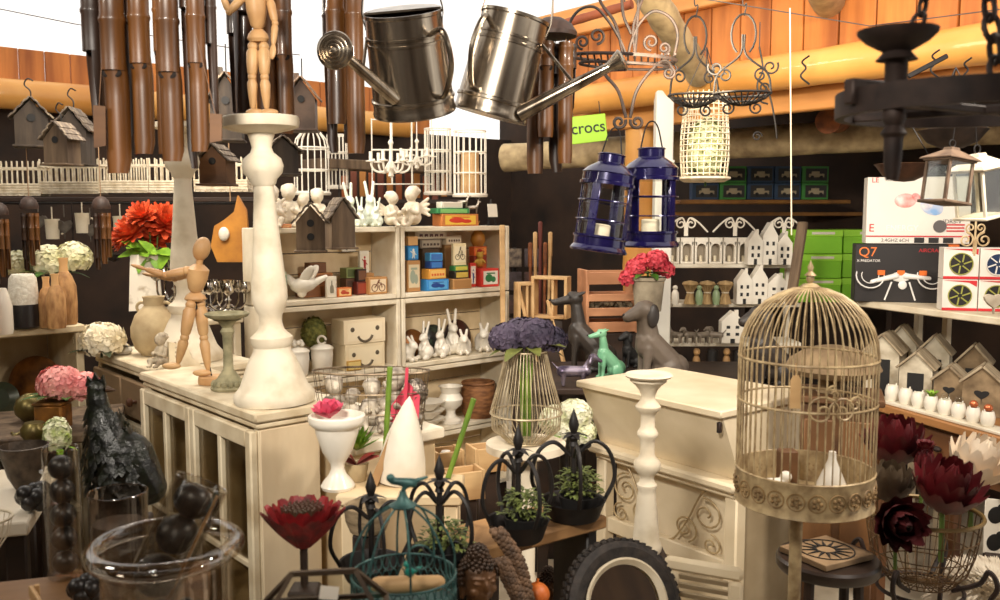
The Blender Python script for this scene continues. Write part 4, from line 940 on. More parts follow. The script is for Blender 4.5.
# tall glass cylinder with stacked stones
p = P(66, 575, 1.62); p.z = TZ + .002; k = K(p); H = (P(66, 448, 1.62).z - p.z) / k
r_ = T('glass_cylinder', 'upright clear glass cylinder stacked with four black stones at left', 'glass vase', p)
m = M(k); m.lathe([(0, 0), (16, 0), (17, 2), (17, H)], n=32, cap=False); m.ring((0, 0, H), 16.5, .8, 32, 6); m.o('cylinder', GL2, r_)
zz = 2
for i in range(5):
    r = min(15.5, (H - 8) / 9.8); m = M(k); m.ell((0, 0, 0), (r, r, r * .95), rot(i * 30, 0, 0)); zz += r * .96
    m.o('ball_stone', STN, loc=p + V((0, 0, zz)) * k, label='%s black ball stacked in the upright glass cylinder' % ('lowest', 'second', 'third', 'fourth', 'topmost')[i], cat='stone'); zz += r * .96 + .3
for i, (x, y, r, Y_, lb) in enumerate(((84, 560, 15, 1.5, 'knobbly black stone pot in front of the upright glass cylinder'), (34, 522, 14, 1.86, 'dark rough stone left of the upright glass cylinder'))):
    p = P(x, y, Y_); p.z = TZ + (.002 if i == 0 else .047); k = K(p); m = M(k); 
    for j in range(9): a = j * 2.4; m.ell((r * .6 * math.cos(a), r * .6 * math.sin(a), r * (.5 + .12 * j)), r * .62, None, 9, 6)
    m.o('knobbly_stone', STN, loc=p, label=lb, cat='stone')
# glass goblet and wire bowl
p = P(52, 525, 1.9); p.z = TZ + .047; k = K(p); H = (P(52, 470, 1.9).z - p.z) / k; s = H / 78
r_ = T('glass_goblet', 'clear flared glass goblet vase beside the upright cylinder', 'glass vase', p)
m = M(k * s); m.lathe([(0, 0), (15, 0), (16, 2), (9, 8), (6, 18), (9, 30), (14, 44), (15, 58), (13, 66), (20, 74), (23, 77), (21, 78), (17, 74)], n=36, cap=False); m.o('goblet', GL2, r_)
p = P(30, 508, 1.85); p.z = TZ + .047 if False else P(30, 508, 1.95).z; k = K(P(30, 508, 1.95))
p = P(27, 506, 2.02); p.z = TZ + .047; k = K(p)
m = M(k); m.lathe([(0, 0), (10, 0), (16, 12), (21, 32), (22, 42), (23, 42.5), (21.5, 43), (19, 31), (13, 12), (0, 4)], n=32); m.o('dark_bowl', mat('dark_wire_bowl', (86, 72, 58), (40, 32, 26), 40, .5, .4, bump=.4), loc=p, label='dark patterned bowl behind the clear goblet at left', cat='bowl')
# framed crate edge at the front and ring bowl
p = P(52, 590, 1.36); k = K(p)
r_ = T('wooden_crate', 'open pale wooden crate at the bottom left edge of the table', 'crate', (p.x - .02, p.y, TZ + .001), -52)
for i in range(3): m = M(k); m.box((0, 0, 10 + i * 14), (90, 4, 12), .8); m.o('slat', PALEW, r_)
for s in (-1, 1): m = M(k); m.box((s * 40, 5, 22), (5, 5, 46), .6); m.o('post', PALEW, r_)
p = P(-14, 572, 1.62); k = K(p)
r_ = T('wire_bowl', 'pale wire rimmed bowl cut by the left frame edge on the white table', 'bowl', V((p.x, p.y, TZ + .047)))
m = M(k); m.ring((0, 0, 34), 26, 1.4, 36, 6); m.o('rim', WHITE, r_); m = M(k); m.ring((0, 0, 1.5), 12, 1.2, 30, 6); m.o('foot_ring', WHITE, r_); m = M(k)
for i in range(20): a = i * PI / 10; m.tube([(12 * math.cos(a), 12 * math.sin(a), 1.5), (22 * math.cos(a), 22 * math.sin(a), 16), (26 * math.cos(a), 26 * math.sin(a), 34)], .5, 4)
m.o('wires', WHITE, r_)
# --- black rooster
p = P(118, 500, 1.8); k = K(p)
RST = mat('rooster_dark', (22, 26, 12), (8, 9, 6), 46, .36, 0, bump=.5, coat=.1, contrast=(.4, .6))
r_ = T('rooster_figure', 'glossy black green rooster figure in front of the drawer cabinet', 'rooster figure', p, 6)
m = M(k); m.ell((6, 0, 36), (34, 24, 36)); m.cap((0, 0, 50), 24, (-14, 0, 86), 13); m.cap((-14, 0, 86), 12, (-16, 0, 108), 9.5); m.ell((-16, 0, 112), (9.5, 9, 10)); m.cap((20, 0, 30), 22, (30, 0, 12), 18); m.cap((8, 0, 22), 24, (8, 0, 4), 22)
m.o('body', RST, r_, re=k * 1.6, sm=4)
m = M(k); m.lathe([(0, 10), (2, 5), (3.5, 0), (0, 0)][::-1], (-6, -2, 113), 10, rot(0, 100, 0)); m.o('beak', mat('horn', (70, 50, 34), None, rough=.4), r_)
m = M(k); m.prism([(-26, 116), (-24, 126), (-20, 121), (-17, 130), (-13, 122), (-9, 127), (-7, 117), (-14, 112)], 4); m.o('comb', RST, r_)
m = M(k); m.ell((-9, -3, 101), (3, 2, 7)); m.o('wattle', RST, r_)
m = M(k)
for i in range(150):
    a = rnd.uniform(PI * .9, PI * 2.1); z = rnd.uniform(18, 96); t_ = z / 100; R_ = 33 - 20 * max(0, (z - 46) / 54); cx = 6 - 20 * t_ * t_
    m.leaf((cx + R_ * math.cos(a), R_ * .74 * math.sin(a), z), (math.cos(a) * .25, math.sin(a) * .25, -1), (math.cos(a), math.sin(a), .2), 13, 8, -.1, -.1, 3, .1, .5)
m.o('feathers', RST, r_)
m = M(k); m.ell((-12, -8.6, 114), 1.5); m.o('eye', BLACK, r_)
q = p; r_ = T('display_block', 'dark wooden block under the black rooster', 'block', (q.x + .01, q.y, 0), 10); m = M(); h = p.z - 19 * K(p); m.box((0, 0, h / 2 - .001), (.1, .09, h - .002), .004); m.o('block', DARKW, r_)
# --- orange peonies in a tall distressed white vase
p = P(146, 300, 3.74); p.z = P(195, 313, 3.6).z + .001; k = K(p)
VW = mat('chipped_white', (226, 216, 198), (160, 140, 112), 22, .7, bump=.2, contrast=(.55, .75))
r_ = T('square_vase', 'tall tapering chipped white vase holding orange peonies', 'vase', p, 20)
zb = zs - p.z
m = M(k); m.lathe([(0, 0), (22, 0), (18, 54), (16, 55), (15, 45), (0, 35)], n=4, ph=45); m.o('body', VW, r_)
p, k = at(150, 236, 3.74)
ORG = mat('orange_petals', (232, 106, 56), (186, 54, 26), 14, .6)
r_ = T('peony_bouquet', 'orange red peonies with green leaves in the tall white vase', 'flowers', p)
def bloom(par, k, c, R_, mt, up=(0, -.5, 1), layers=((9, .95, 75), (8, .8, 52), (7, .62, 32), (5, .45, 14)), name='bloom', w=.75, cup=.2, curl=-.25, tip=.35):
    m = M(k); up = V(up).normalized(); u = up.orthogonal().normalized(); w_ = up.cross(u); c = V(c)
    for li, (n, L, op) in enumerate(layers):
        for i in range(n):
            a = 2 * PI * (i + .5 * (li % 2)) / n + rnd.uniform(-.12, .12); o = math.radians(op) * rnd.uniform(.9, 1.1); rd = u * math.cos(a) + w_ * math.sin(a)
            d = rd * math.sin(o) + up * math.cos(o); m.leaf(c - up * R_ * .25, d, up * math.sin(o) - rd * math.cos(o), R_ * L * rnd.uniform(.92, 1.1), R_ * w * (1.1 - .1 * li), curl, cup, 5, tip, .6)
    return m.o(name, mt, par)
FULL = ((15, .92, 98), (15, .96, 78), (14, .94, 60), (12, .9, 44), (10, .84, 28), (7, .74, 14))
for c, s in (((-18, -4, 6), 21), ((14, 4, 16), 23), ((-4, -10, 22), 17), ((-30, 2, -2), 15), ((2, 10, 0), 18)): bloom(r_, k, c, s, ORG, (c[0] * .03, -.7, .8), FULL, w=.34)
m = M(k)
for i in range(12):
    a = rnd.uniform(PI, 2 * PI); b = V((rnd.uniform(-14, 24), -6, rnd.uniform(-22, -12))); m.leaf(b, (math.cos(a), -.3, rnd.uniform(-.6, .5)), (0, -.6, .8), 22, 12, .3, .12)
m.o('leaves', LEAF2, r_)
m = M(k)
for x in (-8, 0, 8): m.tube([(x * .5, 0, -40), (x, 0, 4)], 1, 5)
m.o('stems', STEM, r_)
# --- chrome candelabra behind the running mannequin
CHR = mat('chrome', (220, 214, 204), (130, 120, 108), 30, .15, 1)
for i, (x, y, h, lb) in enumerate(((176, 300, 50, 'silver candelabra behind the arms of the striding mannequin'), (228, 302, 36, 'silver candelabra right of the striding mannequin head'), (205, 330, 34, 'silver candelabra between the white column and the pedestal dish'))):
    p = P(x, y, 3.6 + (195 - x) * .0035); p.z = P(195, 313, 3.6).z + .001; k = K(p); r_ = T('candelabra', lb, 'candelabra', p)
    m = M(k); m.lathe([(0, 0), (12, 0), (10, 4), (2.5, 8), (2, h * .4), (4, h * .45), (2, h * .5), (2, h * .8), (6, h * .86), (7, h), (5, h), (0, h * .9)], n=16); m.o('stem', CHR, r_)
    for a in (0, 72, 144, 216, 288):
        m = M(k); X = rot(0, 0, a); m.tube(bez([(1, 0, h * .35), (9, 0, h * .2), (17, 0, h * .35), (18, 0, h * .62)], 6), 1.1, 5, X=X); m.lathe([(0, 0), (2, 0), (5.5, 3), (6, 5), (4, 12), (2.5, 12), (0, 5)], (18, 0, h * .62), 12) if a == 0 else m.lathe([(0, 0), (2, 0), (5.5, 3), (6, 5), (4, 12), (2.5, 12), (0, 5)], X @ V((18, 0, h * .62)), 12); m.o('arm', CHR, r_)
q = P(195, 313, 3.6)
r_ = T('display_table', 'slim white table behind the drawer cabinet carrying the silver candelabra', 'table', (q.x, q.y, 0), ang(AX))
m = M(); m.box((0, 0, q.z - .0125), (.5, .18, .02), .004); m.o('top', WHITE, r_)
for x in (-.22, .22):
    for y in (-.07, .07): m = M(); m.box((x, y, (q.z - .023) / 2), (.03, .03, q.z - .024), .004); m.o('leg', WHITE, r_)
# --- white picket baskets along the back and stuff under them
for i, (x0, x1, y, lb) in enumerate(((-8, 45, 196, 'first from the left frame edge'), (46, 103, 194, 'second from the left frame edge, under the grey birdhouses'), (104, 152, 193, 'third from the left, behind the bamboo chimes'), (154, 188, 193, 'fourth from the left, above the orange peonies'), (198, 250, 192, 'rightmost, behind the tall candlestick'))):
    p, k = at((x0 + x1) / 2, y, 3.98); w = x1 - x0; r_ = T('picket_basket', 'white woven picket basket, %s' % lb, 'basket', p)
    m = M(k); m.box((0, 0, 1), (w - 2, 20, 2)); 
    for j in range(4): m.tube([(-w / 2, 10, 3 + j * 2.6), (-w / 2, -10, 3 + j * 2.6), (w / 2, -10, 3 + j * 2.6), (w / 2, 10, 3 + j * 2.6)], 1.3, 5, True)
    m.o('woven_band', WICK, r_)
    m = M(k); n = int(w / 5.2)
    for j in range(n + 1):
        for y_ in (-10, 10): m.box((-w / 2 + w * j / n, y_, 17), (1.5, 1.2, 34), .3)
    for zz in (27,): m.box((0, -11, zz), (w, 1, 2)); m.box((0, 11, zz), (w, 1, 2)); m.box((-w / 2, 0, zz), (1, 23, 2)); m.box((w / 2, 0, zz), (1, 23, 2))
    m.o('pickets', WICK, r_)
q = P(120, 197, 3.98); m = M(); m.box((0, 0, 0), (1.35, .16, .02), .003); m.o('hanging_shelf_board', DARKW, loc=q + V((.01, 0, -.012)), label='dark board under the row of white picket baskets', cat='shelf')
# --- birdhouses
BHR = mat('roof_slats', (84, 72, 62), (150, 134, 112), 30, .8, bump=.3, st=(1, 3, 1), contrast=(.45, .7))
def birdhouse(px, py, Y, w, h, label, rz=0, holes=1, hook=0, mt=GREYW, chim=0, d=None, rm=BHR, loc=None, bird=0):
    """gabled nest box: body, slatted roof, floor ledge, entrance hole, perch"""
    if loc is None: p, k = at(px, py, Y)
    else: p = loc; k = K(p)
    t = T('birdhouse', label, 'birdhouse', p, rz, 'wooden birdhouses'); d = d or w * .8
    m = M(k); g = h * .62; m.prism([(-w / 2, 2), (w / 2, 2), (w / 2, g), (0, h * .97), (-w / 2, g)], d); m.o('body', mt, t)
    m = M(k); m.box((0, -d * .08, 1), (w * 1.15, d * 1.3, 2), .4); m.o('floor_ledge', mt, t)
    L = math.hypot(w / 2, h * .97 - g) + w * .16; an = math.degrees(math.atan2(h * .97 - g, w / 2))
    for s in (-1, 1):
        m = M(k); n = 6
        for i in range(n): m.box((L * (i + .5) / n, 0, 1.2 + .7 * (i % 2)), (L / n * 1.25, d * 1.3, 1.6), .3, None)
        X = tr(0, 0, h) @ rot(0, an, 0) if s > 0 else tr(0, 0, h) @ rot(0, 0, 180) @ rot(0, an, 0)
        for v in range(len(m.v)): m.v[v] = X @ m.v[v]
        m.o('roof_slope', rm, t)
    for i in range(holes):
        z = h * .6 - i * h * .28; m = M(k); m.lathe([(0, 0), (w * .13, 0), (w * .13, .6), (0, .6)], (0, -d / 2 - .1, z), 16, rot(90)); m.o('entrance_hole', BLACK, t)
    if chim: m = M(k); m.box((-w * .2, 0, h), (w * .18, w * .18, h * .22), .3); m.o('chimney', mt, t)
    if hook:
        m = M(k); m.tube(bez([(0, 0, h), (0, 0, h + 8), (-5, 0, h + 14), (-2, 0, h + 20), (3, 0, h + 18)], 6) if hook == 1 else [(0, 0, h), (0, 0, h + hook)], .7, 5); m.o('hook', IRON2, t)
    return t
birdhouse(33, 148, 3.3, 30, 48, 'grey birdhouse with a slatted roof hanging at the far upper left', 25, 1, 1, DGREYW)
birdhouse(63, 166, 3.1, 26, 42, 'small birdhouse with a pale pointed gable hanging left of the bamboo', -10, 1, 1, GREYW)
birdhouse(76, 166, 3.7, 30, 56, 'tall grey birdhouse hanging behind the small gabled one', 5, 0, 1, DGREYW)
birdhouse(228, 142, 3.3, 30, 66, 'dark tall birdhouse hanging behind the raised mannequin arm', 10, 1, 30, DGREYW, 1)
birdhouse(303, 132, 3.2, 27, 52, 'brown tin roofed birdhouse with a chimney between the bamboo and the first watering can', 5, 1, 20, mat('brown_tin', (92, 72, 58), (60, 46, 38), 14, .6), 1, rm=mat('tin_roof', (130, 104, 82), None, rough=.5))
birdhouse(218, 186, 3.0, 28, 40, 'brown nest box hanging behind the white column candlestick', -8, 1, 1, BROWNW)
birdhouse(282, 176, 3.1, 30, 38, 'dark nest box hanging just right of the tall candlestick', 20, 0, 1, DGREYW)
# --- dim rack of hanging tinware under the baskets
r_ = T('hanging_rack', 'dark iron rail in the dim back left corner with tinware hooked on it', 'rack', P(140, 203, 4.6))
m = M(); m.tube([(-.95, -.02, 0), (.5, .02, 0)], .008, 6); m.o('rail', IRON2, r_)
for i, (x, kind) in enumerate(((38, 0), (52, 1), (64, 0), (72, 2), (82, 1), (90, 0), (112, 2), (120, 1), (136, 0))):
    p, k = at(x, 212 + (i * 7) % 9, 4.55); nm, ct, lb = (('tin_heart', 'heart ornament', 'grey tin heart hanging on the dim back rail'), ('tin_mug', 'mug', 'pale tin mug hanging on the dim back rail'), ('ladle', 'ladle', 'dark ladle hanging on the dim back rail'))[kind]
    pl = ['above the white hydrangeas', 'left of the small bamboo chime', 'over the dark vase', 'between the two small chimes', 'just left of the second small chime', 'behind the second small chime', 'left of the orange peonies', 'beside the orange peonies', 'behind the orange peonies'][i]
    m = M(k); m.tube([(0, 0, 0), (0, 0, 12)], .6, 4)
    if kind == 0: m.prism([(0, -22)] + [(8 * math.sin(t) ** 3 * 1.1, 6.5 * math.cos(t) - 2.5 * math.cos(2 * t) - math.cos(3 * t) - 9) for t in [PI - .4 - i_ * (2 * PI - .8) / 18 for i_ in range(19)]], 2)
    elif kind == 1: m.lathe([(0, -20), (6, -20), (7, 0), (6.2, 0), (5.5, -18), (0, -18)], n=16); m.tube(arc(8, -10, 5, -80, 80, 8), 1, 5)
    else: m.tube([(0, 0, 0), (0, 0, -34)], 1, 5); m.lathe([(0, -44), (5, -42), (8, -36), (7.4, -36), (0, -42)], n=14)
    m.o(nm, (mat('dim_tin', (150, 140, 126), (90, 80, 70), 20, .4, .7), WHITE, IRON)[kind], loc=p, label='%s, %s' % (lb, pl), cat=ct)
# --- wooden hen silhouette with white egg
p, k = at(232, 262, 3.7); m = M(k)
r_ = T('wooden_ornament', 'ochre wooden hen ornament with a white egg, behind the tall candlestick', 'ornament', p)
m.prism([(-14, 0), (12, 0), (18, 20), (16, 52), (8, 66), (4, 50), (-6, 42), (-16, 36), (-20, 16)], 5); m.o('silhouette', mat('ochre_wood', (204, 140, 52), (150, 92, 36), 10, .6), r_); m = M(k); m.ell((-6, -4, 28), (5.5, 3, 7)); m.o('egg', CERAM, r_)
m = M(k); m.tube([(0, 0, 60), (0, 0, 130)], .6, 4); m.o('cord', STRING, r_)
# ================= things in and on the crate shelves =================
MINT = mat('mint_white', (224, 230, 214), (204, 212, 194), 8, .45, coat=.2)
CWHITE = mat('figurine_white', (232, 220, 198), (190, 172, 142), 18, .6, bump=.1, contrast=(.45, .75))
def rabbit(p, k, label, s=1, rz=0, mt=CERAM, g=None, pose=0, ear=1):
    """sitting rabbit figurine facing -Y; pose 1 sits upright"""
    m = M(k * s)
    if pose:
        m.ell((0, 1, 10), (10.5, 9.5, 9.8)); m.cap((0, 1, 10), 8.6, (0, -1, 22), 5.2); m.ell((0, -3, 28), (5.2, 6, 5.4)); m.ell((0, -8, 26.5), (2.6, 2.4, 2.2)); e = 32
        for q in (-1, 1): m.cap((q * 4, -4, 19), 2.2, (q * 3, -8, 13), 1.8); m.ell((q * 6, -5, 3), (3, 6, 3)); m.cap((q * 2.4, -1, e), 1.9, (q * 4.6, 2, e + 15 * ear), 1.7)
    else:
        m.ell((0, 3, 10.6), (10.5, 11, 10.5)); m.cap((0, 0, 9), 9, (0, -6, 15), 5.5); m.ell((0, -8, 19), (5.4, 6, 5.6)); m.ell((0, -13, 17.5), (2.6, 2.2, 2.2)); e = 23
        for q in (-1, 1): m.ell((q * 4, -9, 3), (2.4, 4, 3)); m.ell((q * 7, 2, 6), (3, 6, 6)); m.cap((q * 2.2, -7, e), 1.9, (q * 4, -3, e + 13 * ear), 1.7)
        m.ell((0, 13, 8), 3)
    return m.o('rabbit_figurine', mt, loc=p, rz=rz, label=label, cat='figurine', g=g, re=k * s * .85, sm=3)
def top(col, u, v=.1, px=None): p = ctop(col, u, v); return p, K(p)
def oncrate(px, col, v, z, row=None):
    """spot on a crate board under image column px"""
    base = CRO[(0, col)] + BN * (v * .62); d = ray(px, 300); d = V((d.x, d.y)); b = V((base.x, base.y)); x = V((BX.x, BX.y))
    # CAM + s*d = b + t*x
    det = d.x * -x.y + x.x * d.y; s = (b.x * -x.y + x.x * b.y) / det
    q = V((d.x * s, d.y * s, z)); return q
def on_top(px, v=.1): q = oncrate(px, 0, v, ztop - .003); return q, K(q)
def in_row(px, row, v=.12): q = oncrate(px, 0, v, CRO[(row, 0)].z + .0215); return q, K(q)
for px, h, v, pose, rz, lb in ((350, 44, .16, 1, 40, 'tall mint white rabbit figurine on the crate top, leftmost of the mint group'), (371, 45, .18, 1, 20, 'tall mint white rabbit figurine with upright ears behind the small pair'), (361, 30, .06, 1, 30, 'short mint white rabbit figurine in front, between the two tall ones'), (378, 29, .05, 1, -10, 'short mint white rabbit figurine in front, rightmost of the mint group')):
    p, k = on_top(px, v); rabbit(p, k, lb, h / 48, rz, MINT, pose=pose)
for px, s, v, rz, lb in ((274, 1.3, .12, 20, 'cream cherub figurine at the left end of the crate top'), (291, 1.35, .2, 10, 'white winged angel figurine behind the left end of the crate top'), (306, 1.05, .16, -15, 'white seated cherub figurine above the brown double birdhouse'), (319, 1.2, .22, 15, 'white cherub figurine behind the slatted half of the birdhouse'), (392, 1.1, .06, 50, 'cream cherub figurine leaning on its twin, next to the mint rabbits'), (414, 1.25, .12, -30, 'cream curly haired cherub figurine, right one of the hugging pair')):
    p, k = on_top(px, v); cherub(p, k, lb, s, rz, CWHITE, wings=px not in (306, 319))
p, k = on_top(283, .03); m = M(k); m.box((0, 0, 2), (20, 6, 4), .5); m.o('red_card_box', mat('red_label', (196, 70, 44), (232, 180, 120), 60, .6), loc=p, rz=ang(BX), label='flat red and cream box lying at the front left of the crate top', cat='box')
# game boxes on the top right
def pbox(p, k, w, d, h, label, cols, rz=None, name='toy_box', art=None, cat='box', g=None):
    """printed carton: body plus printed front picture made of shapes"""
    t = T(name, label, cat, p, ang(BX) if rz is None else rz, g)
    m = M(k); m.box((0, 0, h / 2), (w, d, h), .35); m.o('carton', mat('box_%d_%d_%d' % cols[0], cols[0], None, rough=.55), t)
    if len(cols) > 1:
        m = M(k); m.box((0, -d / 2 - .1, h / 2), (w * .84, .3, h * .74)); m.o('printed_front', mat('box_%d_%d_%d' % cols[1], cols[1], None, rough=.5), t)
        if len(cols) > 2:
            m = M(k); c = mat('box_%d_%d_%d' % cols[2], cols[2], None, rough=.5); a = art or 'blob'; y = -d / 2 - .3
            if a == 'blob': m.ell((w * -.1, y, h * .48), (w * .22, .15, h * .22)); m.ell((w * .16, y, h * .4), (w * .14, .15, h * .16)); m.box((0, y, h * .74), (w * .5, .2, h * .07))
            elif a == 'cars':
                for i in range(5): x = w * (-.32 + .16 * i); m.box((x, y, h * .45), (w * .1, .3, h * .2)); m.ell((x - w * .03, y, h * .33), (w * .02, .2, w * .02), None, 8, 6); m.ell((x + w * .03, y, h * .33), (w * .02, .2, w * .02), None, 8, 6)
            elif a == 'bike':
                for x in (-.2, .2): m.ring((x * w, y, h * .38), w * .16, w * .022, 18, 5, rot(90))
                m.tube([(-.2 * w, y, h * .38), (-.05 * w, y, h * .66), (.15 * w, y, h * .66), (.2 * w, y, h * .38)], w * .025, 5); m.tube([(-.05 * w, y, h * .66), (.02 * w, y, h * .38), (.15 * w, y, h * .66)], w * .025, 5); m.cap((0, y, h * .72), w * .05, (.04 * w, y, h * .82), w * .04)
            elif a == 'bottle': m.lathe([(0, 0), (w * .16, 0), (w * .2, h * .1), (w * .18, h * .3), (w * .06, h * .42), (w * .05, h * .6), (0, h * .6)], (0, y, h * .2), 12, sq=.1)
            elif a == 'figure': m.cap((0, y, h * .3), w * .1, (0, y, h * .55), w * .13); m.ell((0, y, h * .7), (w * .1, .2, w * .12)); m.cap((-.05 * w, y, h * .5), w * .04, (-.26 * w, y, h * .62), w * .04); m.cap((.05 * w, y, h * .5), w * .04, (.26 * w, y, h * .38), w * .04); m.cap((-.04 * w, y, h * .3), w * .05, (-.1 * w, y, h * .14), w * .04); m.cap((.04 * w, y, h * .3), w * .05, (.1 * w, y, h * .14), w * .04)
            elif a == 'smile': m.tube([(a_[0], y, a_[2]) for a_ in arc(0, h * .44, w * .18, 200, 340, 10)], w * .03, 5); m.ell((-.3 * w, y, h * .6), (w * .05, .3, w * .05)); m.ell((.3 * w, y, h * .6), (w * .05, .3, w * .05))
            m.o('picture', c, t)
    return t
p, k = on_top(456, .08); pbox(p, k, 46, 16, 12, 'orange and red game box lying on the top right of the crates', ((196, 120, 60), (232, 190, 70), (206, 60, 36))); z = p.z + 12.4 * k
q, k = on_top(450, .08); q.z = z; pbox(q, k, 40, 14, 5, 'flat green box lying on the orange game box', ((60, 140, 84), (130, 190, 110)))
q2, k = on_top(450, .09); q2.z = z + 5.4 * k; pbox(q2, k, 26, 10, 6, 'white box lying on the flat green box', ((230, 222, 206), (214, 204, 186)))
for i, px in enumerate((463, 473)):
    q, k = on_top(px, .08); q.z = z + (0 if px == 473 else 5.4 * k); m = M(k)
    m.cap((-4, 0, 6), 1.6, (4, 0, 6.4), 1.8); m.cap((4, 0, 7), 1.2, (6, 0, 11), .9); m.ell((7, 0, 11.6), (2, .9, 1)); 
    for x, y in ((-4, -1), (-4, 1), (4, -1), (4, 1)): m.cap((x, y * .8, 5), .7, (x, y * .8, .5), .5)
    m.tube([(6, 0, 12), (4, 0, 15), (2, 0, 17)], .4, 4); m.tube([(6, 0, 12), (7, 0, 16)], .4, 4)
    m.o('reindeer_figurine', SILVER, loc=q, rz=20, label=('silver reindeer figurine standing on the flat green box', 'silver reindeer figurine at the right end of the game boxes')[i], cat='figurine', re=k * .35, sm=1)
p, k = on_top(491, .1); r_ = T('easel', 'small black easel holding a white card at the crate corner', 'easel', p, ang(BX)); m = M(k)
for x in (-5, 5): m.tube([(x, -2, 0), (0, 0, 26)], .8, 5)
m.tube([(0, 5, 0), (0, 0, 26)], .8, 5); m.box((0, -2.5, 7), (12, 3, 1.4)); m.o('stand', IRON2, r_); m = M(k); m.box((0, -2.4, 15), (12, .8, 13), .1, rot(-8)); m.o('card', CERAM, r_)
# double birdhouse hanging in front of the crates
birdhouse(311, 252, 3.2, 28, 48, 'brown birdhouse with two round holes hanging in front of the upper left crate', 12, 2, 30, GREYW, d=20)
birdhouse(340, 249, 3.34, 24, 50, 'brown slat roofed birdhouse hanging right of the two holed one', 30, 0, 30, GREYW, d=22)
# upper left crate contents
cb = lambda *a: (CARD, a)
def stackrow(row, items):
    for px, y, v, w, d, h, lb, cols, art in items:
        p, k = in_row(px, row, v); p.z = max(p.z, P(px, y, p.y).z) if y else p.z; pbox(p, k, w, d, h, lb, cols, art=art)
def pile(row, px, v, items):
    p, k = in_row(px, row, v); z = p.z
    for w, d, h, lb, cols, art in items: pbox(V((p.x, p.y, z)), k, w, d, h, lb, cols, art=art, rz=ang(BX) + rnd.uniform(-4, 4)); z += (h + .4) * k
WB = (150, 96, 52); KR = (178, 130, 78)
pile(0, 316, .18, [(36, 18, 12, 'wide wooden box, lower of the pair in the upper left crate', (WB, (128, 80, 42)), None), (30, 16, 11, 'wooden box resting on the wide one in the upper left crate', ((168, 110, 62), (140, 88, 46)), None), (18, 12, 10, 'dark wooden box topmost on the wooden pair', ((110, 70, 40),), None)])
pile(0, 331, .05, [(11, 4, 21, 'white card box with a grey bottle picture in the upper left crate', ((230, 222, 204), (222, 214, 194), (130, 124, 104)), 'bottle')])
pile(0, 343, .05, [(16, 8, 9, 'orange pictured box at the front of the upper left crate', ((206, 110, 50), (238, 196, 130), (188, 70, 40)), 'blob')])
pile(0, 352, .17, [(20, 12, 16, 'brown box under the green box in the upper left crate', ((96, 62, 38), (70, 46, 30)), None), (20, 12, 10, 'olive green box on top of the brown one', ((128, 140, 84), (86, 96, 52)), None)])
pile(0, 361, .1, [(14, 8, 13, 'dark red box beside the bicycle box', ((104, 40, 28), (150, 60, 36)), 'blob'), (10, 6, 12, 'small dark box on the dark red one', ((54, 40, 34), (110, 70, 44)), None)])
pile(0, 375, .08, [(22, 12, 17, 'kraft box with a bicycle drawing in the upper left crate', (KR, (222, 200, 166), (112, 70, 44)), 'bike')])
pile(0, 364, .17, [(20, 8, 20, 'kraft carton standing behind the bicycle box', (KR,), None), (11, 4, 22, 'white card box with a red figure above the bicycle box', ((232, 226, 210), (230, 222, 200), (176, 44, 44)), 'figure')])
pile(0, 282, .1, [(10, 4, 28, 'pale green card standing at the left of the upper left crate', ((206, 214, 190), (120, 170, 130), (226, 222, 204)), 'blob')])
p, k = in_row(352, 0, .22); p.z += 42 * k; r_ = T('bird_picture', 'small framed picture of a dark bird at the back of the upper left crate', 'picture', V((p.x, p.y, p.z)) + BN * .02, ang(BX)); m = M(k); m.box((0, 0, 8), (16, 1.6, 17), .3); m.o('frame', CERAM, r_); m = M(k); m.ell((0, -1, 9), (3, .3, 4), rot(0, 25, 0)); m.ell((1.5, -1, 13), (1.6, .3, 1.6)); m.tube([(0, -1, 6), (-3, -1, 1)], .5, 4); m.o('bird', DARKW, r_)
# upper right crate contents
pile(0, 411, .08, [(15, 12, 31, 'tall kraft box with a cream label at the left of the upper right crate', (KR, (214, 196, 160), (150, 160, 140)), 'blob'), (13, 9, 14, 'blue pictured box on the tall kraft box', ((40, 120, 180), (70, 150, 206), (226, 224, 214)), 'figure'), (12, 9, 9, 'tan carton on the blue box at the left', ((206, 160, 104),), None)])
pile(0, 434, .06, [(27, 14, 11, 'bright blue box with a plane picture, lowest of the pile', ((58, 140, 206), (90, 166, 220), (36, 70, 140)), 'blob'), (22, 12, 10, 'yellow orange box on the bright blue one', ((226, 160, 66), (240, 196, 110), (208, 90, 44)), 'cars'), (15, 10, 7, 'navy blue box in the middle of the pile', ((36, 78, 150), (60, 120, 190)), None), (15, 10, 8, 'light blue box second from the top of the pile', ((80, 160, 214), (60, 110, 180)), None)])
pile(0, 428, .19, [(22, 12, 40, 'dark carton standing behind the coloured pile', ((76, 58, 42), (104, 84, 60)), None), (26, 12, 9, 'grey patterned box lying on the dark carton', ((124, 110, 94), (170, 156, 136), (70, 50, 40)), 'cars'), (40, 12, 8.5, 'long cream box with a row of toy cars, topmost in the upper right crate', ((214, 196, 166), (226, 210, 184), (96, 40, 36)), 'cars')])
pile(0, 451, .2, [(22, 10, 42, 'plain kraft carton behind the cyclist card', ((150, 112, 70),), None), (20, 10, 9, 'cream box with dark drawing lying on the kraft carton', ((216, 196, 166), (222, 206, 180), (80, 66, 56)), 'cars')])
pile(0, 459, .05, [(23, 12, 10, 'open kraft carton at the front of the upper right crate', ((190, 140, 86), (170, 124, 74)), None), (18, 10, 7, 'black and yellow box on the front kraft carton', ((50, 44, 36), (206, 176, 80)), None), (17, 9, 5, 'small green box on the black and yellow one', ((70, 140, 76), (200, 190, 80)), None), (16, 4, 22, 'cream card box with a cyclist drawing', ((232, 214, 170), (236, 222, 186), (96, 84, 60)), 'bike')])
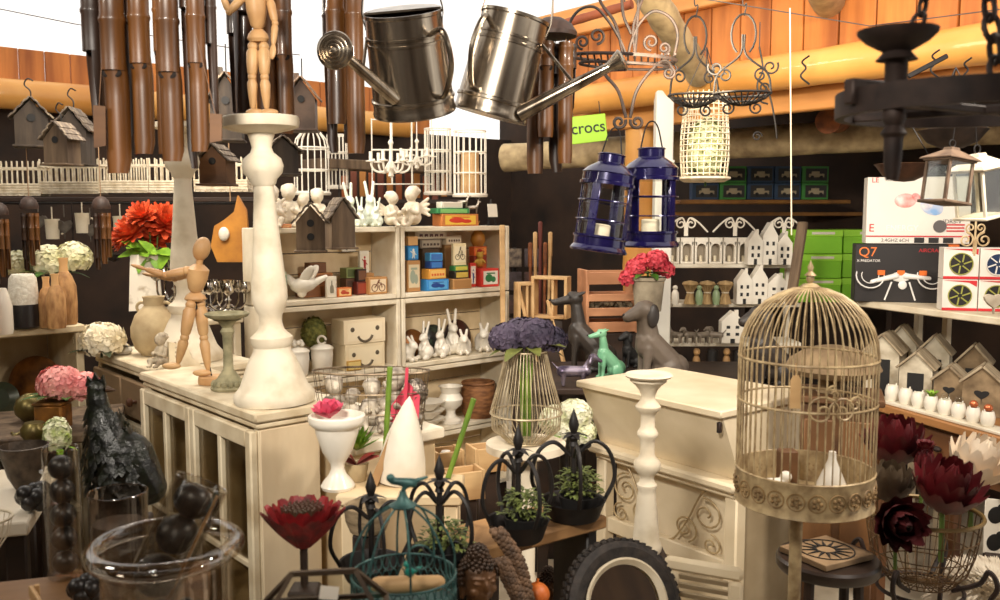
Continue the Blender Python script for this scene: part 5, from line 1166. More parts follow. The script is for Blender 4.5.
pile(0, 472, .1, [(7, 4, 24, 'narrow red and white card box in the upper right crate', ((196, 52, 40), (232, 220, 204), (60, 80, 130)), 'figure')])
pile(0, 478, .14, [(17, 8, 30, 'dark red carton standing at the back right', ((140, 52, 32), (176, 84, 40)), None), (17, 8, 9, 'orange red box lying at the back right', ((214, 96, 44), (232, 150, 70), (170, 40, 30)), 'blob')])
pile(0, 487, .07, [(21, 12, 18, 'white and red box with a toy picture at the right of the upper right crate', ((214, 60, 48), (234, 228, 214), (50, 120, 70)), 'blob')])
p, k = in_row(480, 0, .1); p.z += 19 * k; bear_p = p
m = M(k); m.ell((0, 0, 5), (4.5, 4, 5)); m.ell((0, -1, 12), 3.6); m.ell((-2.6, 0, 15), 1.2); m.ell((2.6, 0, 15), 1.2); m.cap((-3, -2, 7), 1.5, (-5, -4, 5), 1.3); m.cap((3, -2, 7), 1.5, (5, -4, 5), 1.3)
m.o('toy_bear', mat('yellow_toy', (206, 166, 70), (170, 120, 40), 20, .7), loc=p + V((0, 0, 0)), label='little yellow toy bear sitting on the white and red box', cat='toy', re=k * .5, sm=2)
p, k = in_row(478, 0, .14); p.z += 39.9 * k; m = M(k); m.lathe([(0, 0), (5, 0), (7.5, 5), (6.5, 11), (3, 16), (2.4, 20), (0, 21)], n=18); m.tube([(0, 0, 20), (1.5, 0, 25)], .5, 4); m.o('wooden_pear', mat('ochre_pear', (196, 136, 52), (150, 92, 34), 9, .5), loc=p, label='ochre wooden pear resting on the orange red box at the back right', cat='ornament')
# middle left crate: white boxes with handles, small box
pile(1, 358, .1, [(46, 24, 25, 'white cardboard box with a smiling handle cutout, lower of two', ((226, 208, 172), (232, 216, 182), (92, 80, 62)), 'smile'), (48, 24, 24, 'white cardboard box with a smiling handle cutout, upper of two', ((230, 212, 178), (234, 218, 186), (92, 80, 62)), 'smile')])
pile(1, 352, .02, [(16, 6, 10, 'small gold labelled box in front of the white handle boxes', ((176, 136, 60), (216, 190, 120)), None)])
# middle right crate: rabbits and plates
for px, s, v, rz, pose, lb in ((407, .85, .08, 60, 0, 'white ceramic rabbit at the left end of the middle right crate'), (425, .8, .06, -40, 1, 'white ceramic rabbit with its head turned up, second from the left'), (441, .8, .07, -30, 1, 'white ceramic rabbit with leaning ears, third from the left'), (452, .95, .12, 20, 1, 'tallest white ceramic rabbit with upright ears in the middle crate'), (463, .85, .06, 10, 0, 'round white ceramic rabbit right of the tallest one'), (484, .95, .08, 0, 0, 'fat white ceramic rabbit near the purple flowers'), (0, 0, 0, 0, 0, '')):
    if not px: continue
    p, k = in_row(px, 1, v); rabbit(p, k, lb, s * 1.0, rz, CERAM, pose=pose, ear=1 if pose else .5)
for px, w, mt, lb in ((413, 14, GOLDP, 'brown plate leaning at the left of the middle right crate'), (434, 15, mat('black_teal_plate', (30, 34, 32), (90, 110, 90), 30, .3, contrast=(.5, .75)), 'black plate with teal stripes leaning behind the rabbits'), (458, 16, mat('maroon_plate', (66, 30, 26), (40, 22, 20), 14, .3), 'dark maroon plate leaning behind the tallest rabbit')):
    p, k = in_row(px, 1, .2); m = M(k); m.lathe([(0, 3), (w * .6, 2.4), (w, -1), (w * 1.02, 0), (w * .62, 4), (0, 4.5)], (0, 0, w * 1.02), 32, rot(0, 0, ang(BX)) @ rot(76)); m.o('decorative_plate', mt, loc=p, label=lb, cat='plate')
# lower right crate: bowls, urn, brown basket
p, k = in_row(427, 2, .08)
for i in range(3): m = M(k); m.lathe([(0, 0), (6, 0), (7, 1.5), (15, 7), (17, 9), (15.6, 9), (6, 2.6), (0, 2.4)], n=28); m.o('bowl', CERAM, loc=p + V((0, 0, i * 8.4 * k)), label='white ceramic bowl, %s of the stack in the lower crate' % ('lowest', 'middle one', 'topmost')[i], cat='bowl')
p, k = in_row(450, 2, .07); m = M(k); m.lathe([(0, 0), (11, 0), (11, 3), (6, 6), (4.5, 10), (5, 13), (11, 18), (12.5, 24), (9, 30), (11, 36), (12.5, 37), (11, 37), (8, 30), (0, 26)], n=28); m.o('urn', CERAM, loc=p, label='white ceramic pedestal urn in the lower right crate', cat='urn')
p, k = in_row(478, 2, .1); k *= .85; r_ = T('wicker_basket', 'brown round wicker basket in the lower right crate', 'basket', p); WKB = mat('brown_wicker', (150, 100, 58), (92, 56, 30), 60, .75, bump=.5, st=(.3, .3, 1)); m = M(k); m.lathe([(0, 0), (17, 0), (20, 8), (20, 34), (18, 40), (17, 34), (17, 4), (0, 3)], n=30)
m.o('body', WKB, r_); m = M(k); m.ring((0, 0, 40), 18.5, 1.6, 30, 6); m.o('rim', WKB, r_)
# ---- white wire chandeliers, cages behind the top
WW = mat('white_wire', (234, 226, 210), None, rough=.5)
def wire_chandelier(px, py, Y, s, label):
    p, k = at(px, py, Y); t = T('wire_chandelier', label, 'chandelier', p); m = M(k * s)
    m.lathe([(0, -2), (3, 0), (2, 4), (4, 8), (2, 12), (1.4, 30), (3, 33), (1, 36), (0, 36)], n=12); m.tube([(0, 0, 36), (0, 0, min(80, 900))], .8, 4); m.o('stem', WW, t)
    for i in range(6):
        X = rot(0, 0, 60 * i + 15); m = M(k * s); m.tube(bez([(1.5, 0, 14), (8, 0, 4), (17, 0, 6), (20, 0, 14), (16, 0, 16)], 6), 1.1, 5, X=X); m.lathe([(0, 14), (5, 14), (5, 15), (1.8, 15.5), (1.8, 24), (0, 24)], X @ V((20, 0, 0)), 10); m.o('arm', WW, t)
wire_chandelier(391, 176, 4.2, 1, 'white wire chandelier hanging above the mint rabbits')
wire_chandelier(417, 168, 4.35, .8, 'smaller white wire chandelier hanging above the hugging cherubs')
def wire_cage(px, py, Y, w, h, label, dome=1, name='wire_cage', cat='cage', n=16, mt=WW, square=0):
    p, k = at(px, py, Y); t = T(name, label, cat, p); m = M(k)
    for z in (0, h * .35, h * .7) if dome else (0, h * .33, h * .66, h): m = M(k); m.ring((0, 0, z), w / 2, .8, 24, 5); m.o('ring', mt, t)
    m = M(k)
    for i in range(n):
        a = 2 * PI * i / n; c, s_ = math.cos(a), math.sin(a); pts = [(c * w / 2, s_ * w / 2, 0), (c * w / 2, s_ * w / 2, h * .7)] + ([(c * w / 2 * math.cos(b), s_ * w / 2 * math.cos(b), h * .7 + h * .3 * math.sin(b)) for b in (.5, 1, 1.5)] if dome else [(c * w / 2, s_ * w / 2, h)])
        m.tube(pts, .6, 4)
    m.o('bars', mt, t); m = M(k); m.lathe([(0, -3), (w * .54, -3), (w * .56, -1), (w * .54, 0), (0, 0)], n=24); m.o('base', mt, t); return t
wire_cage(312, 192, 4.55, 34, 62, 'white wire cage behind the cherubs at the left of the crate top')
wire_cage(338, 186, 4.75, 20, 50, 'narrow white wire cage above the double birdhouse', 0)
wire_cage(438, 192, 4.5, 26, 62, 'white wire cage behind the game boxes', 0)
wire_cage(470, 194, 4.4, 32, 62, 'white wire cage holding a tan wooden cylinder', 0)
p, k = at(470, 193.4, 4.4); m = M(k); m.lathe([(0, 0), (9, 0), (9.5, 2), (9, 40), (0, 40)], n=20); m.o('wooden_cylinder', PALEW, loc=p, label='tan wooden cylinder standing inside the white wire cage', cat='ornament')
p, k = at(398, 160, 4.5); r_ = T('wire_trellis', 'square white wire frame hanging behind the chandeliers', 'frame', p); m = M(k)
m.tube([(-26, 0, -24), (34, 0, -24), (34, 0, 40), (-26, 0, 40)], 1, 5, True); m.o('frame', WW, r_)
m = M(k); m.tube([(-6, 0, -24), (-6, 0, 40)], .9, 5); m.tube([(14, 0, -24), (14, 0, 40)], .9, 5); m.tube([(-26, 0, 10), (34, 0, 10)], .9, 5); m.o('inner_bars', WW, r_)
q = P(388, 167, 5.0); m = M(); m.box((0, 0, 0), (.95, .2, .05), .004); m.o('wall_shelf', GREYW, loc=q, rz=ang(BX), label='grey wooden board behind the white wire chandeliers', cat='shelf')
q = P(390, 200, 5.3)
for i in range(12):
    p, k = at(345 + i * 9, 196 - (i % 3) * 2, 5.3); m = M(k); c = ((170, 90, 40), (120, 60, 36), (196, 130, 60))[i % 3]; m.box((0, 0, 8), (6, 4, 24 + (i * 5) % 9), .4); m.o('book', mat('book_%d' % (i % 3), c, None, rough=.6), loc=p, rz=rnd.uniform(-8, 8), label='brown and orange book standing in the row behind the crate figurines', cat='book', g='books behind the crate figurines')
m = M(); m.box((0, 0, 0), (.85, .2, .02)); q = P(392, 198, 5.3); m.o('book_board', DARKW, loc=q + V((0, 0, -.02)), label='dark board under the row of brown books behind the crates', cat='shelf')
# ================= middle foreground =================
ZC = 1.0
cq = V((c0.x, c0.y, 0)) + BX * .195 - AX * .1
r_ = T('display_counter', 'cream counter beside the glazed cabinet carrying the cherub basket', 'counter', cq, ang(AX))
m = M(); m.box((.36, -.135, ZC - .015), (.74, .28, .03), .005); m.o('top', CRATE, r_)
m = M(); m.box((.36, -.135, (ZC - .032) / 2), (.70, .25, ZC - .034), .006); m.o('body', CRATEB, r_)
ZL = .93
r_ = T('low_bench', 'low cream bench in front of the middle counter under the white cone', 'bench', (0, 0, 0))
m = M(); m.box((-.225, 2.03, ZL - .012), (.28, .17, .024), .004); m.o('top', CRATEB, r_)
for x in (-.34, -.11):
    for y in (1.97, 2.09): m = M(); m.box((x, y, (ZL - .026) / 2), (.03, .03, ZL - .027), .003); m.o('leg', CRATEB, r_)
# topiary egg with a white dove on top
p, k = in_row(313, 1, .2); k *= .93
r_ = T('topiary', 'egg shaped green topiary in a small pot behind the white lidded jars', 'topiary', p)
m = M(k); m.lathe([(0, 0), (7, 0), (9, 10), (10, 11), (8, 11), (0, 9)], n=18); m.o('pot', WHITE, r_); m = M(k); m.tube([(0, 0, 9), (0, 0, 30)], 1.2, 6); m.ell((0, 0, 17), 7, None, 12, 8); m.o('stem', DLEAF, r_)
TOP = mat('topiary_green', (132, 130, 62), (70, 78, 34), 60, .8, bump=.4)
m = M(k); m.ell((0, 0, 40), (12.5, 12.5, 17)); florets(m, (0, 0, 40), (12.5, 12.5, 17), 260, 4, 2); m.o('ball', TOP, r_)
p, k = in_row(302, 0, .07); p.z += 6 * k
r_ = T('dove_figurine', 'white dove figurine with raised wings at the front of the upper left crate', 'figurine', p)
m = M(k); m.ell((2, 0, 8), (14, 8, 8), rot(0, -12, 0)); m.cap((-8, 0, 9), 5, (-14, -2, 15), 4.4); m.cap((10, 0, 9), 5, (24, 0, 16), 2.5); m.lathe([(1.3, 0), (0, 5)], (-18, -2.5, 15), 8, rot(0, -90, 0)); m.cap((0, 0, 1), 4, (0, 0, 0), 5); m.o('body', CERAM, r_, re=k * 1, sm=3)
m = M(k); m.ell((6, -5, 18), (5, 2, 12), rot(10, 38, 0)); m.o('wing', CERAM, r_); m = M(k); m.ell((8, 5, 18), (5, 2, 12), rot(-10, 38, 0)); m.o('wing', CERAM, r_)
for i, (x, y, lb) in enumerate(((297, 376, 'white ceramic lidded jar with a flower knob left of the topiary'), (321, 374, 'white ceramic lidded jar with a looped knob right of the topiary'))):
    p, k = in_row(x, 1, .07); t = T('lidded_jar', lb, 'jar', p); m = M(k); m.lathe([(0, 0), (8, 0), (9.5, 2), (11, 18), (10.5, 24), (0, 24)], n=22); m.o('jar', CERAM, t); m = M(k); m.lathe([(0, 24), (11.5, 24), (11.5, 25.5), (8, 28), (0, 30)], n=22)
    if i: m.tube([(a[0], 0, a[2] + 33) for a in arc(0, 0, 4, 0, 330, 14)], 1.2, 6)
    else:
        for j in range(6): m.ell((4 * math.cos(j), 4 * math.sin(j), 32 + (j % 2) * 2), 2.6, None, 8, 6)
    m.o('lid', CERAM, t)
# wire basket with cherubs
p = PZ(372, 430, ZC + .002); k = K(p); p = p + V((0, 0, 0)); WBP, WBK = p, k
r_ = T('wire_basket', 'oval silver wire basket holding grey cherubs on the middle counter', 'basket', p)
BW = mat('basket_wire', (150, 132, 108), (90, 76, 62), 30, .4, .7)
m = M(k)
for z, q in ((1, .86), (20, .92), (40, .97)): m.tube([(58 * q * math.cos(2 * PI * i / 40), 24 * q * math.sin(2 * PI * i / 40), z) for i in range(40)], .7, 4, True)
for i in range(36):
    a = 2 * PI * i / 36; m.tube([(58 * .86 * math.cos(a), 24 * .86 * math.sin(a), 1), (58 * math.cos(a), 24 * math.sin(a), 60)], .32, 4)
for i in range(-5, 6): x = 9 * i; y = 20 * math.sqrt(max(0, 1 - (x / 50) ** 2)); m.tube([(x, -y, 1), (x, y, 1)], .5, 4)
m.o('wires', BW, r_); m = M(k); m.ring((0, 0, 60), 58, 1.2, 44, 6, Ry=24); m.o('rim', BW, r_)
SILC = mat('silvered_plaster', (206, 194, 174), (110, 98, 86), 24, .5, .1, bump=.2, contrast=(.38, .62))
for dx, dy, dz, s, rz, lb in ((-38, 2, 3, 1.65, 20, 'silvery cherub at the left end of the wire basket'), (-18, -4, 3, 1.25, -20, 'silvery cherub second from the left in the wire basket'), (1, -3, 3, 1.55, 10, 'silvery cherub with curly hair in the middle of the wire basket'), (25, 4, 3, 1.85, -15, 'tallest silvery cherub standing above the wire basket rim'), (14, -12, 3, 1.0, 30, 'small silvery cherub in front of the tallest one in the wire basket')):
    cherub(p + V((dx, dy, dz)) * k, k, lb, s, rz, SILC, wings=s > 1.7)
m = M(k); m.ell((0, 0, 14), (11, 11, 14)); florets(m, (0, 0, 14), (11, 11, 14), 70, 4, 3); m.o('beaded_ball', mat('beaded_silver', (176, 164, 150), (90, 80, 70), 90, .3, .8, bump=.6), loc=p + V((44, 0, 24)) * k, label='beaded silver ball at the right end of the wire basket', cat='ornament')
m = M(k); m.ell((0, 0, 10), (10, 10, 10)); m.o('silver_ball', SILVER, loc=p + V((43, 0, 3)) * k, label='plain silver ball under the beaded one in the wire basket', cat='ornament')
# white pedestal pot with pink cloth
p = PZ(338, 488, ZL + .001); k = K(p)
r_ = T('pedestal_pot', 'white pedestal pot holding a pink cloth flower in front of the wire basket', 'pot', p)
m = M(k); m.lathe([(0, 0), (16, 0), (17, 3), (14, 8), (9, 14), (6.5, 20), (7, 25), (10, 30), (15, 38), (19, 50), (21, 56), (22, 62), (27, 66), (28.5, 70), (28, 74), (25, 75), (22, 68), (0, 60)], n=32); m.o('body', CERAM, r_)
p2 = p + V((0, 0, 73 * k)); r_ = T('pink_cloth_flower', 'folded pink cloth flower in the white pedestal pot', 'flower', p2); PK = mat('hot_pink', (226, 96, 124), (196, 60, 92), 12, .7); bloom(r_, k, (-8, 0, 3), 21, PK, (0, -.2, 1), ((6, .9, 62), (5, .85, 35), (3, .8, 12)), 'petals', .9, .2, -.2, .6)
# succulent and coloured leaves
p = PZ(357, 480, ZL + .001); k = K(p)
r_ = T('potted_succulent', 'bright green succulent with red stems between the pedestal pot and the cone', 'plant', p); m = M(k); m.lathe([(0, 0), (9, 0), (12, 18), (10, 18), (0, 15)], n=20); m.o('pot', CLAY, r_)
m = M(k)
for i in range(26): a = i * 2.4; e = .3 + i / 26; m.leaf((0, 0, 30), (math.cos(a), math.sin(a), e * 1.2), (-math.cos(a), -math.sin(a), 1), 26, 7, -.15, .2, 4, .05)
m.o('leaves', LEAF2, r_); m = M(k)
for i in range(7): a = i * .9; m.leaf((0, -3, 16), (math.cos(a) * .8, -.4, .6), (0, -.5, 1), 28, 10, .2, .15)
m.o('red_leaves', mat('red_leaf', (150, 50, 46), (90, 40, 36), 20, .6), r_)
# white cloth cone, magenta cone
p = PZ(398, 480, ZL + .002); k = K(p)
CLOTH = mat('white_cloth', (232, 224, 208), (206, 194, 172), 8, .85, bump=.15)
r_ = T('cloth_cone', 'white cloth gnome cone with a pointed tip beside the magenta paper', 'cone', p)
m = M(k); pr = [(24, 0), (25, 6), (23, 22), (18, 44), (11, 64), (4, 80), (0, 86)]; m.lathe(pr, (2, 0, 0), 30, rot(0, 7, 0)); m.o('cone', CLOTH, r_)
m = M(k); m.prism([(-24, 2), (-16, 0), (6, 58), (10, 76), (4, 72)], 3, tr(-2, -21, 0) @ rot(-16)); m.o('brown_fold', mat('tan_cloth', (170, 134, 92), (140, 104, 66), 10, .85), r_)
p = PZ(404, 462, ZL + .001); k = K(p)
m = M(k); vs = []; m.prism([(-15, 0), (12, 0), (16, 66), (4, 80), (-13, 56)], 1.6, rot(-6)); m.prism([(-4, 0), (0, 0), (6, 96), (3, 96)], 2, tr(0, -4, 0)); m.o('paper_fan', mat('magenta_paper', (214, 70, 92), (186, 44, 70), 12, .6), loc=p, label='magenta folded paper standing behind the white cloth cone', cat='paper decoration')
BMB = mat('green_bamboo', (120, 148, 46), (74, 104, 30), 20, .5)
for (x, y, x2, y2, lb) in ((384, 474, 391, 366, 'green bamboo cane standing left of the magenta paper'), (448, 478, 474, 398, 'green bamboo cane leaning right of the white cone')):
    p = PZ(x, y, ZL + .002); k = K(p); d = V((x2 - x, 2, y - y2)); m = M(k); pts = [d * (i / 8) for i in range(9)]; m.tube(pts, [2.6 if i % 2 else 2.9 for i in range(9)], 10); m.o('bamboo_cane', BMB, loc=p, label=lb, cat='cane')
# wire vase with purple hydrangea
p = P(526, 442, 2.42); k = K(p)
r_ = T('flower_stand', 'round white pedestal stand under the wire vase of purple flowers', 'stand', (p.x, p.y, 0)); m = M(); h_ = p.z - .002; m.lathe([(0, 0), (.09, 0), (.09, .02), (.03, .05), (.025, h_ * .5), (.04, h_ * .55), (.025, h_ * .6), (.03, h_ - .05), (.11, h_ - .02), (.11, h_), (0, h_)], n=28); m.o('pedestal', TURN, r_)
r_ = T('wire_vase', 'tall openwork vase of upright pale wires holding purple flowers', 'vase', p)
VWR = mat('pale_wire', (196, 180, 148), (140, 122, 94), 30, .5, .4)
m = M(k)
for i in range(44):
    a = 2 * PI * i / 44; m.tube([(math.cos(a) * r, math.sin(a) * r, z) for r, z in ((18, 1), (34, 14), (35, 34), (26, 66), (20, 92))], .55, 4)
m.o('wires', VWR, r_)
for R_, z in ((18, 1), (35, 30), (20, 92)): m = M(k); m.ring((0, 0, z), R_ + .6, 1, 40, 5); m.o('hoop', VWR, r_)
m = M(k); m.lathe([(0, .5), (18, .5), (18, 2), (0, 2)], n=30); m.o('floor_disc', VWR, r_)
q = p + V((0, 0, 2.2 * k)); m = M(k); m.lathe([(0, 0), (10, 0), (10, 44), (8.6, 44), (8.6, 3), (0, 3)], n=24); m.o('glass_tube', GLASS, loc=q, label='clear glass tube inside the wire vase', cat='glass vase')
p2, k2 = at(526, 338, p.y); PURP = mat('purple_petals', (84, 72, 92), (38, 32, 50), 16, .7)
t = flowers_top('purple_hydrangea', 'dusty purple hydrangeas on top of the wire vase', 'flowers', p2, k2, PURP, (18, 14, 13), 110, 7.5, 4, nl=8, lsz=30, lm=mat('olive_leaf', (112, 116, 52), (70, 76, 36), 20, .6), heads=[((-18, 0, 0), 1), ((8, -4, 4), 1.1), ((24, 2, -2), .85), ((-4, 6, 6), .9)])
m = M(k2)
for i in range(5): m.tube([(-8 + 4 * i, 0, -8), (-5 + 2.4 * i, 0, -50), (-4 + 2 * i, 0, -100)], 1.1, 5)
m.o('stems', BMB, t)
# white hydrangea pot
p = PZ(566, 441, ZC - .06); p = P(566, 434, 2.75); k = K(p)
r_ = T('white_hydrangea', 'big white green hydrangea bunch left of the white hutch', 'flowers', V((p.x, p.y, p.z)))
for c, s in (((-10, 0, 14), 1), ((8, -2, 20), 1), ((0, -6, 4), .9), ((14, 0, 2), .9)):
    m = M(k); m.ell(c, (15 * s, 13 * s, 13 * s)); m.c = 1; florets(m, c, (16 * s, 14 * s, 14 * s), int(110 * s), 6, 4); m.o('flower_head', [WHYD, mat('white_lime', (242, 238, 216), (206, 210, 160), 30, .6)], r_)
m = M(k)
for i in range(9): a = i * .7; m.leaf((0, 0, 2), (math.cos(a), math.sin(a), .2), (0, 0, 1), 24, 12, .3, .12)
m.o('leaves', LEAF2, r_)
q = V((p.x, p.y, 0)); r_ = T('flower_stand', 'dark round stand under the white green hydrangea', 'stand', q); m = M(); m.lathe([(0, 0), (.08, 0), (.08, .02), (.02, .04), (.02, p.z - .06), (.07, p.z - .04), (.08, p.z - .033), (0, p.z - .033)], n=24); m.o('pedestal', IRON2, r_)
# white candlestick before the hutch
zt = P(646, 374, 2.0).z; p = P(646, 535, 2.0); k = K(p)
r_ = T('candlestick', 'white turned candlestick with a wide drip plate in front of the hutch', 'candlestick', p)
profile(r_, k, 'shaft', [(0, -16), (15, -16), (16, -12), (15, -8), (13, -4), (12.5, 6), (11, 24), (9, 42), (8.5, 46), (10, 49), (10, 52), (8, 54), (7, 57), (7, 60), (9, 63), (12.5, 67), (13.5, 71), (13, 75), (10, 78), (7.5, 82), (7, 90), (7.5, 98), (10, 101), (10.5, 104), (9, 107), (7, 110), (7, 122), (9, 125), (12, 128), (12.5, 131), (10, 134), (7, 138), (7, 142), (9, 147), (13, 152), (18, 156), (18.5, 160), (0, 160)])
m = M(k); m.lathe([(0, 160), (22, 160), (24, 162), (22, 163.5), (0, 162)], n=36); m.o('drip_plate', TURN, r_)
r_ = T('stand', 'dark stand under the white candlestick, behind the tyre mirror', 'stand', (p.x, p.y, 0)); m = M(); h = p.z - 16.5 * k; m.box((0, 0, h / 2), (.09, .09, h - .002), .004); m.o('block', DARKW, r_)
# plank bench with iron crown planters
a, b = PZ(470, 551, .89), PZ(606, 515, .89); d = b - a; L = d.length
r_ = T('plank_bench', 'rough wooden plank bench under the iron crown planters', 'bench', (a.x, a.y, 0), ang(d))
PLB = mat('rough_plank', (172, 130, 82), (116, 82, 46), 12, .75, bump=.2, st=(.15, 1, 1))
m = M(); m.box((L / 2, .07, .875), (L, .15, .028), .004); m.o('plank', PLB, r_)
for x in (.03, L - .03): m = M(); m.box((x, .07, .43), (.03, .12, .858), .004); m.o('leg', IRON2, r_)
def crown_planter(p, k, R_, H, label, spear=1, rz=0):
    t = T('crown_planter', label, 'planter', p, rz, 'black iron crown planters')
    m = M(k); m.lathe([(0, 0), (R_ * .78, 0), (R_ * .82, 2), (R_, H * .2), (R_ * 1.03, H * .21), (R_ * .97, H * .2), (R_ * .78, 4), (0, 4)], n=30); m.o('pan', IRON2, t)
    m = M(k); m.lathe([(0, H * .18), (3, H * .18), (3, H * .84), (2.4, H * .84), (0, H * .84)], n=10); m.o('post', IRON2, t)
    z = H * .84; m = M(k); m.lathe([(0, 0), (5, 0), (3.5, 4), (6, 8), (3, 12), (4.5, 17), (5.5, 21), (3.5, 28), (0, 38)], (0, 0, z), 12)
    for i in range(6): aa = i * PI / 3; m.leaf((0, 0, z + 10), (math.cos(aa), math.sin(aa), .5), (0, 0, 1), 14, 7, .6, .1)
    m.o('finial', IRON2, t)
    for i in range(4):
        m = M(k); X = rot(0, 0, 90 * i + 20); m.tube(bez([(R_, 0, H * .2), (R_ * 1.3, 0, H * .46), (R_ * 1.12, 0, H * .76), (R_ * .62, 0, H * .88), (3, 0, H * .72)], 7), 2.1, 6, X=X); m.o('arched_bar', IRON2, t)
    return t
def bushy(p, k, R3, label, mt=None, n=260, pot=None):
    t = T('potted_bush', label, 'plant', p)
    if pot: m = M(k); r, h = pot; m.lathe([(0, 0), (r * .8, 0), (r, h), (r * .9, h), (r * .7, 3), (0, 3)], n=20); m.o('pot', BLACK, t)
    else: h = 0
    m = M(k)
    for i in range(n):
        a = rnd.uniform(0, 2 * PI); z = rnd.uniform(0, 1); q = rnd.uniform(.3, 1) * math.sqrt(1 - .8 * z * z); c = V((R3[0] * q * math.cos(a), R3[1] * q * math.sin(a), h + R3[2] * z)); d = V((math.cos(a), math.sin(a), rnd.uniform(-.3, 1)))
        m.leaf(c, d, (0, 0, 1), 6, 4.5, .3, .12, 2)
    for i in range(10): a = i * .63; m.tube([(0, 0, h * .8), (R3[0] * .6 * math.cos(a), R3[1] * .6 * math.sin(a), h + R3[2] * .6)], .5, 4)
    m.o('foliage', mt or mat('bush_green', (112, 122, 60), (58, 68, 30), 40, .6), t); return t
for (x, y, R_, top_, lb, z, rz) in ((518, 538, 31, 428, 'black iron crown planter, middle one, at the front of the plank bench', .8905, 10), (573, 517, 32, 414, 'black iron crown planter at the right end of the plank bench', .8905, -15)):
    p = PZ(x, y, z) + V((0, .0, 0)); k = K(p); H = (y - top_) / 1.18; crown_planter(p, k, R_, H, lb, rz=rz)
    bushy(p + V((5 * k, 0, 5 * k)), k, (24, 16, 26), 'small green bush in the ' + ('middle' if x == 518 else 'right end') + ' iron crown planter', pot=(20, 18))
p = P(440, 570, 1.66); k = K(p)
crown_planter(p, k, 33, 96, 'black iron crown planter behind the teal bird cage', rz=30); bushy(p + V((4 * k, 0, 5 * k)), k, (27, 18, 28), 'small green bush in the iron crown planter behind the teal cage', pot=(22, 18))
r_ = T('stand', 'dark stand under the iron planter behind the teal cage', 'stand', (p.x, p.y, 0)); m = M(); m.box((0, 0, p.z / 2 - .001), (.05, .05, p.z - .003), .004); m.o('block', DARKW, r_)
p = P(372, 578, 1.7); k = K(p)
crown_planter(p, k, 32, 86, 'black iron crown planter right of the red artichoke flower', rz=5)
r_ = T('stand', 'dark stand under the iron planter beside the red artichoke flower', 'stand', (p.x, p.y, 0)); m = M(); m.box((0, 0, p.z / 2 - .001), (.05, .05, p.z - .003), .004); m.o('block', DARKW, r_)
# grey woven basket by the counter
p = PZ(372, 520, .88); p = P(368, 530, 1.9); k = K(p)
m = M(k); m.lathe([(0, 0), (18, 0), (22, 10), (24, 26), (22, 26), (16, 4), (0, 4)], n=28); m.o('woven_bowl', WKB if False else mat('grey_wicker', (166, 146, 116), (110, 94, 70), 70, .8, bump=.5, st=(.3, .3, 1)), loc=p, label='greyish woven bowl in front of the low cream bench', cat='bowl')
r_ = T('stand', 'dark stand under the greyish woven bowl', 'stand', (p.x, p.y, 0)); m = M(); m.box((0, 0, p.z / 2 - .001), (.06, .06, p.z - .003), .004); m.o('block', DARKW, r_)
# red artichoke flower
p = P(304, 560, 1.5); k = K(p)
REDP = mat('crimson_petals', (150, 32, 34), (54, 18, 18), 34, .5, bump=.3); GREENR = mat('dark_red_green', (60, 56, 34), (90, 34, 30), 10, .6)
r_ = T('artichoke_flower', 'big crimson artichoke flower with dark tips, at the near corner of the white cabinet', 'flower', p)
m = M(k); m.tube([(0, 0, -26), (0, 0, 20)], 4, 8); m.o('stem', DARKW, r_)
for (n, L, op, mt, nm) in ((11, 50, 52, REDP, 'outer_petals'), (11, 48, 38, REDP, 'middle_petals'), (12, 40, 24, GREENR, 'inner_petals')):
    m = M(k)
    for i in range(n):
        a = 2 * PI * i / n + op * .1; o = math.radians(op); rd = V((math.cos(a), math.sin(a), 0)); d = rd * math.sin(o) + V((0, 0, math.cos(o))); m.leaf((rd.x * 8, rd.y * 8, 14), d, V((0, 0, math.sin(o))) - rd * math.cos(o), L, 25, -.18, .2, 6, .3, .6)
    m.o(nm, mt, r_)
m = M(k); m.lathe([(0, 26), (14, 32), (18, 42), (15, 50), (0, 52)], n=24)
for i in range(60): a = i * 2.4; q = 19 * math.sqrt(i / 60); m.tube([(q * math.cos(a), q * math.sin(a), 48), (q * 1.1 * math.cos(a), q * 1.1 * math.sin(a), 56)], 1.4, 5)
m.o('heart', GREENR, r_)
r_ = T('stand', 'dark vase block under the crimson artichoke flower', 'stand', (p.x, p.y, 0)); m = M(); h = p.z - 27 * k; m.box((0, 0, h / 2), (.05, .05, h - .002), .004); m.o('block', DARKW, r_)
# glass terrarium
p = P(325, 640, 1.2); k = K(p)
r_ = T('glass_terrarium', 'wooden framed glass terrarium with a pitched roof and a white tag, bottom edge', 'terrarium', p, 8)
TF = mat('terrarium_frame', (92, 74, 54), (60, 46, 34), 16, .7, bump=.1, st=(1, 1, .3))
def bar(m, a, b, w): m.tube([a, b], w, 4)
W_, D_, H0, H1 = 62, 40, 26, 70
for sx in (-1, 1):
    for y in (-D_, D_):
        m = M(k); bar(m, (sx * W_, y, 0), (sx * W_, y, H0), 3.2); m.o('post', TF, r_)
        m = M(k); bar(m, (sx * W_, y, H0), (sx * W_ * .5, 0, H1), 3.2); m.o('rafter', TF, r_)
for y in (-D_, D_): m = M(k); bar(m, (-W_, y, H0), (W_, y, H0), 3.2); m.o('rail', TF, r_); m = M(k); bar(m, (-W_, y, 2), (W_, y, 2), 3.2); m.o('rail', TF, r_)
for sx in (-1, 1): m = M(k); bar(m, (sx * W_, -D_, H0), (sx * W_, D_, H0), 3.2); m.o('rail', TF, r_)
m = M(k); bar(m, (-W_ * .5, 0, H1), (W_ * .5, 0, H1), 3.4); m.o('ridge', TF, r_)
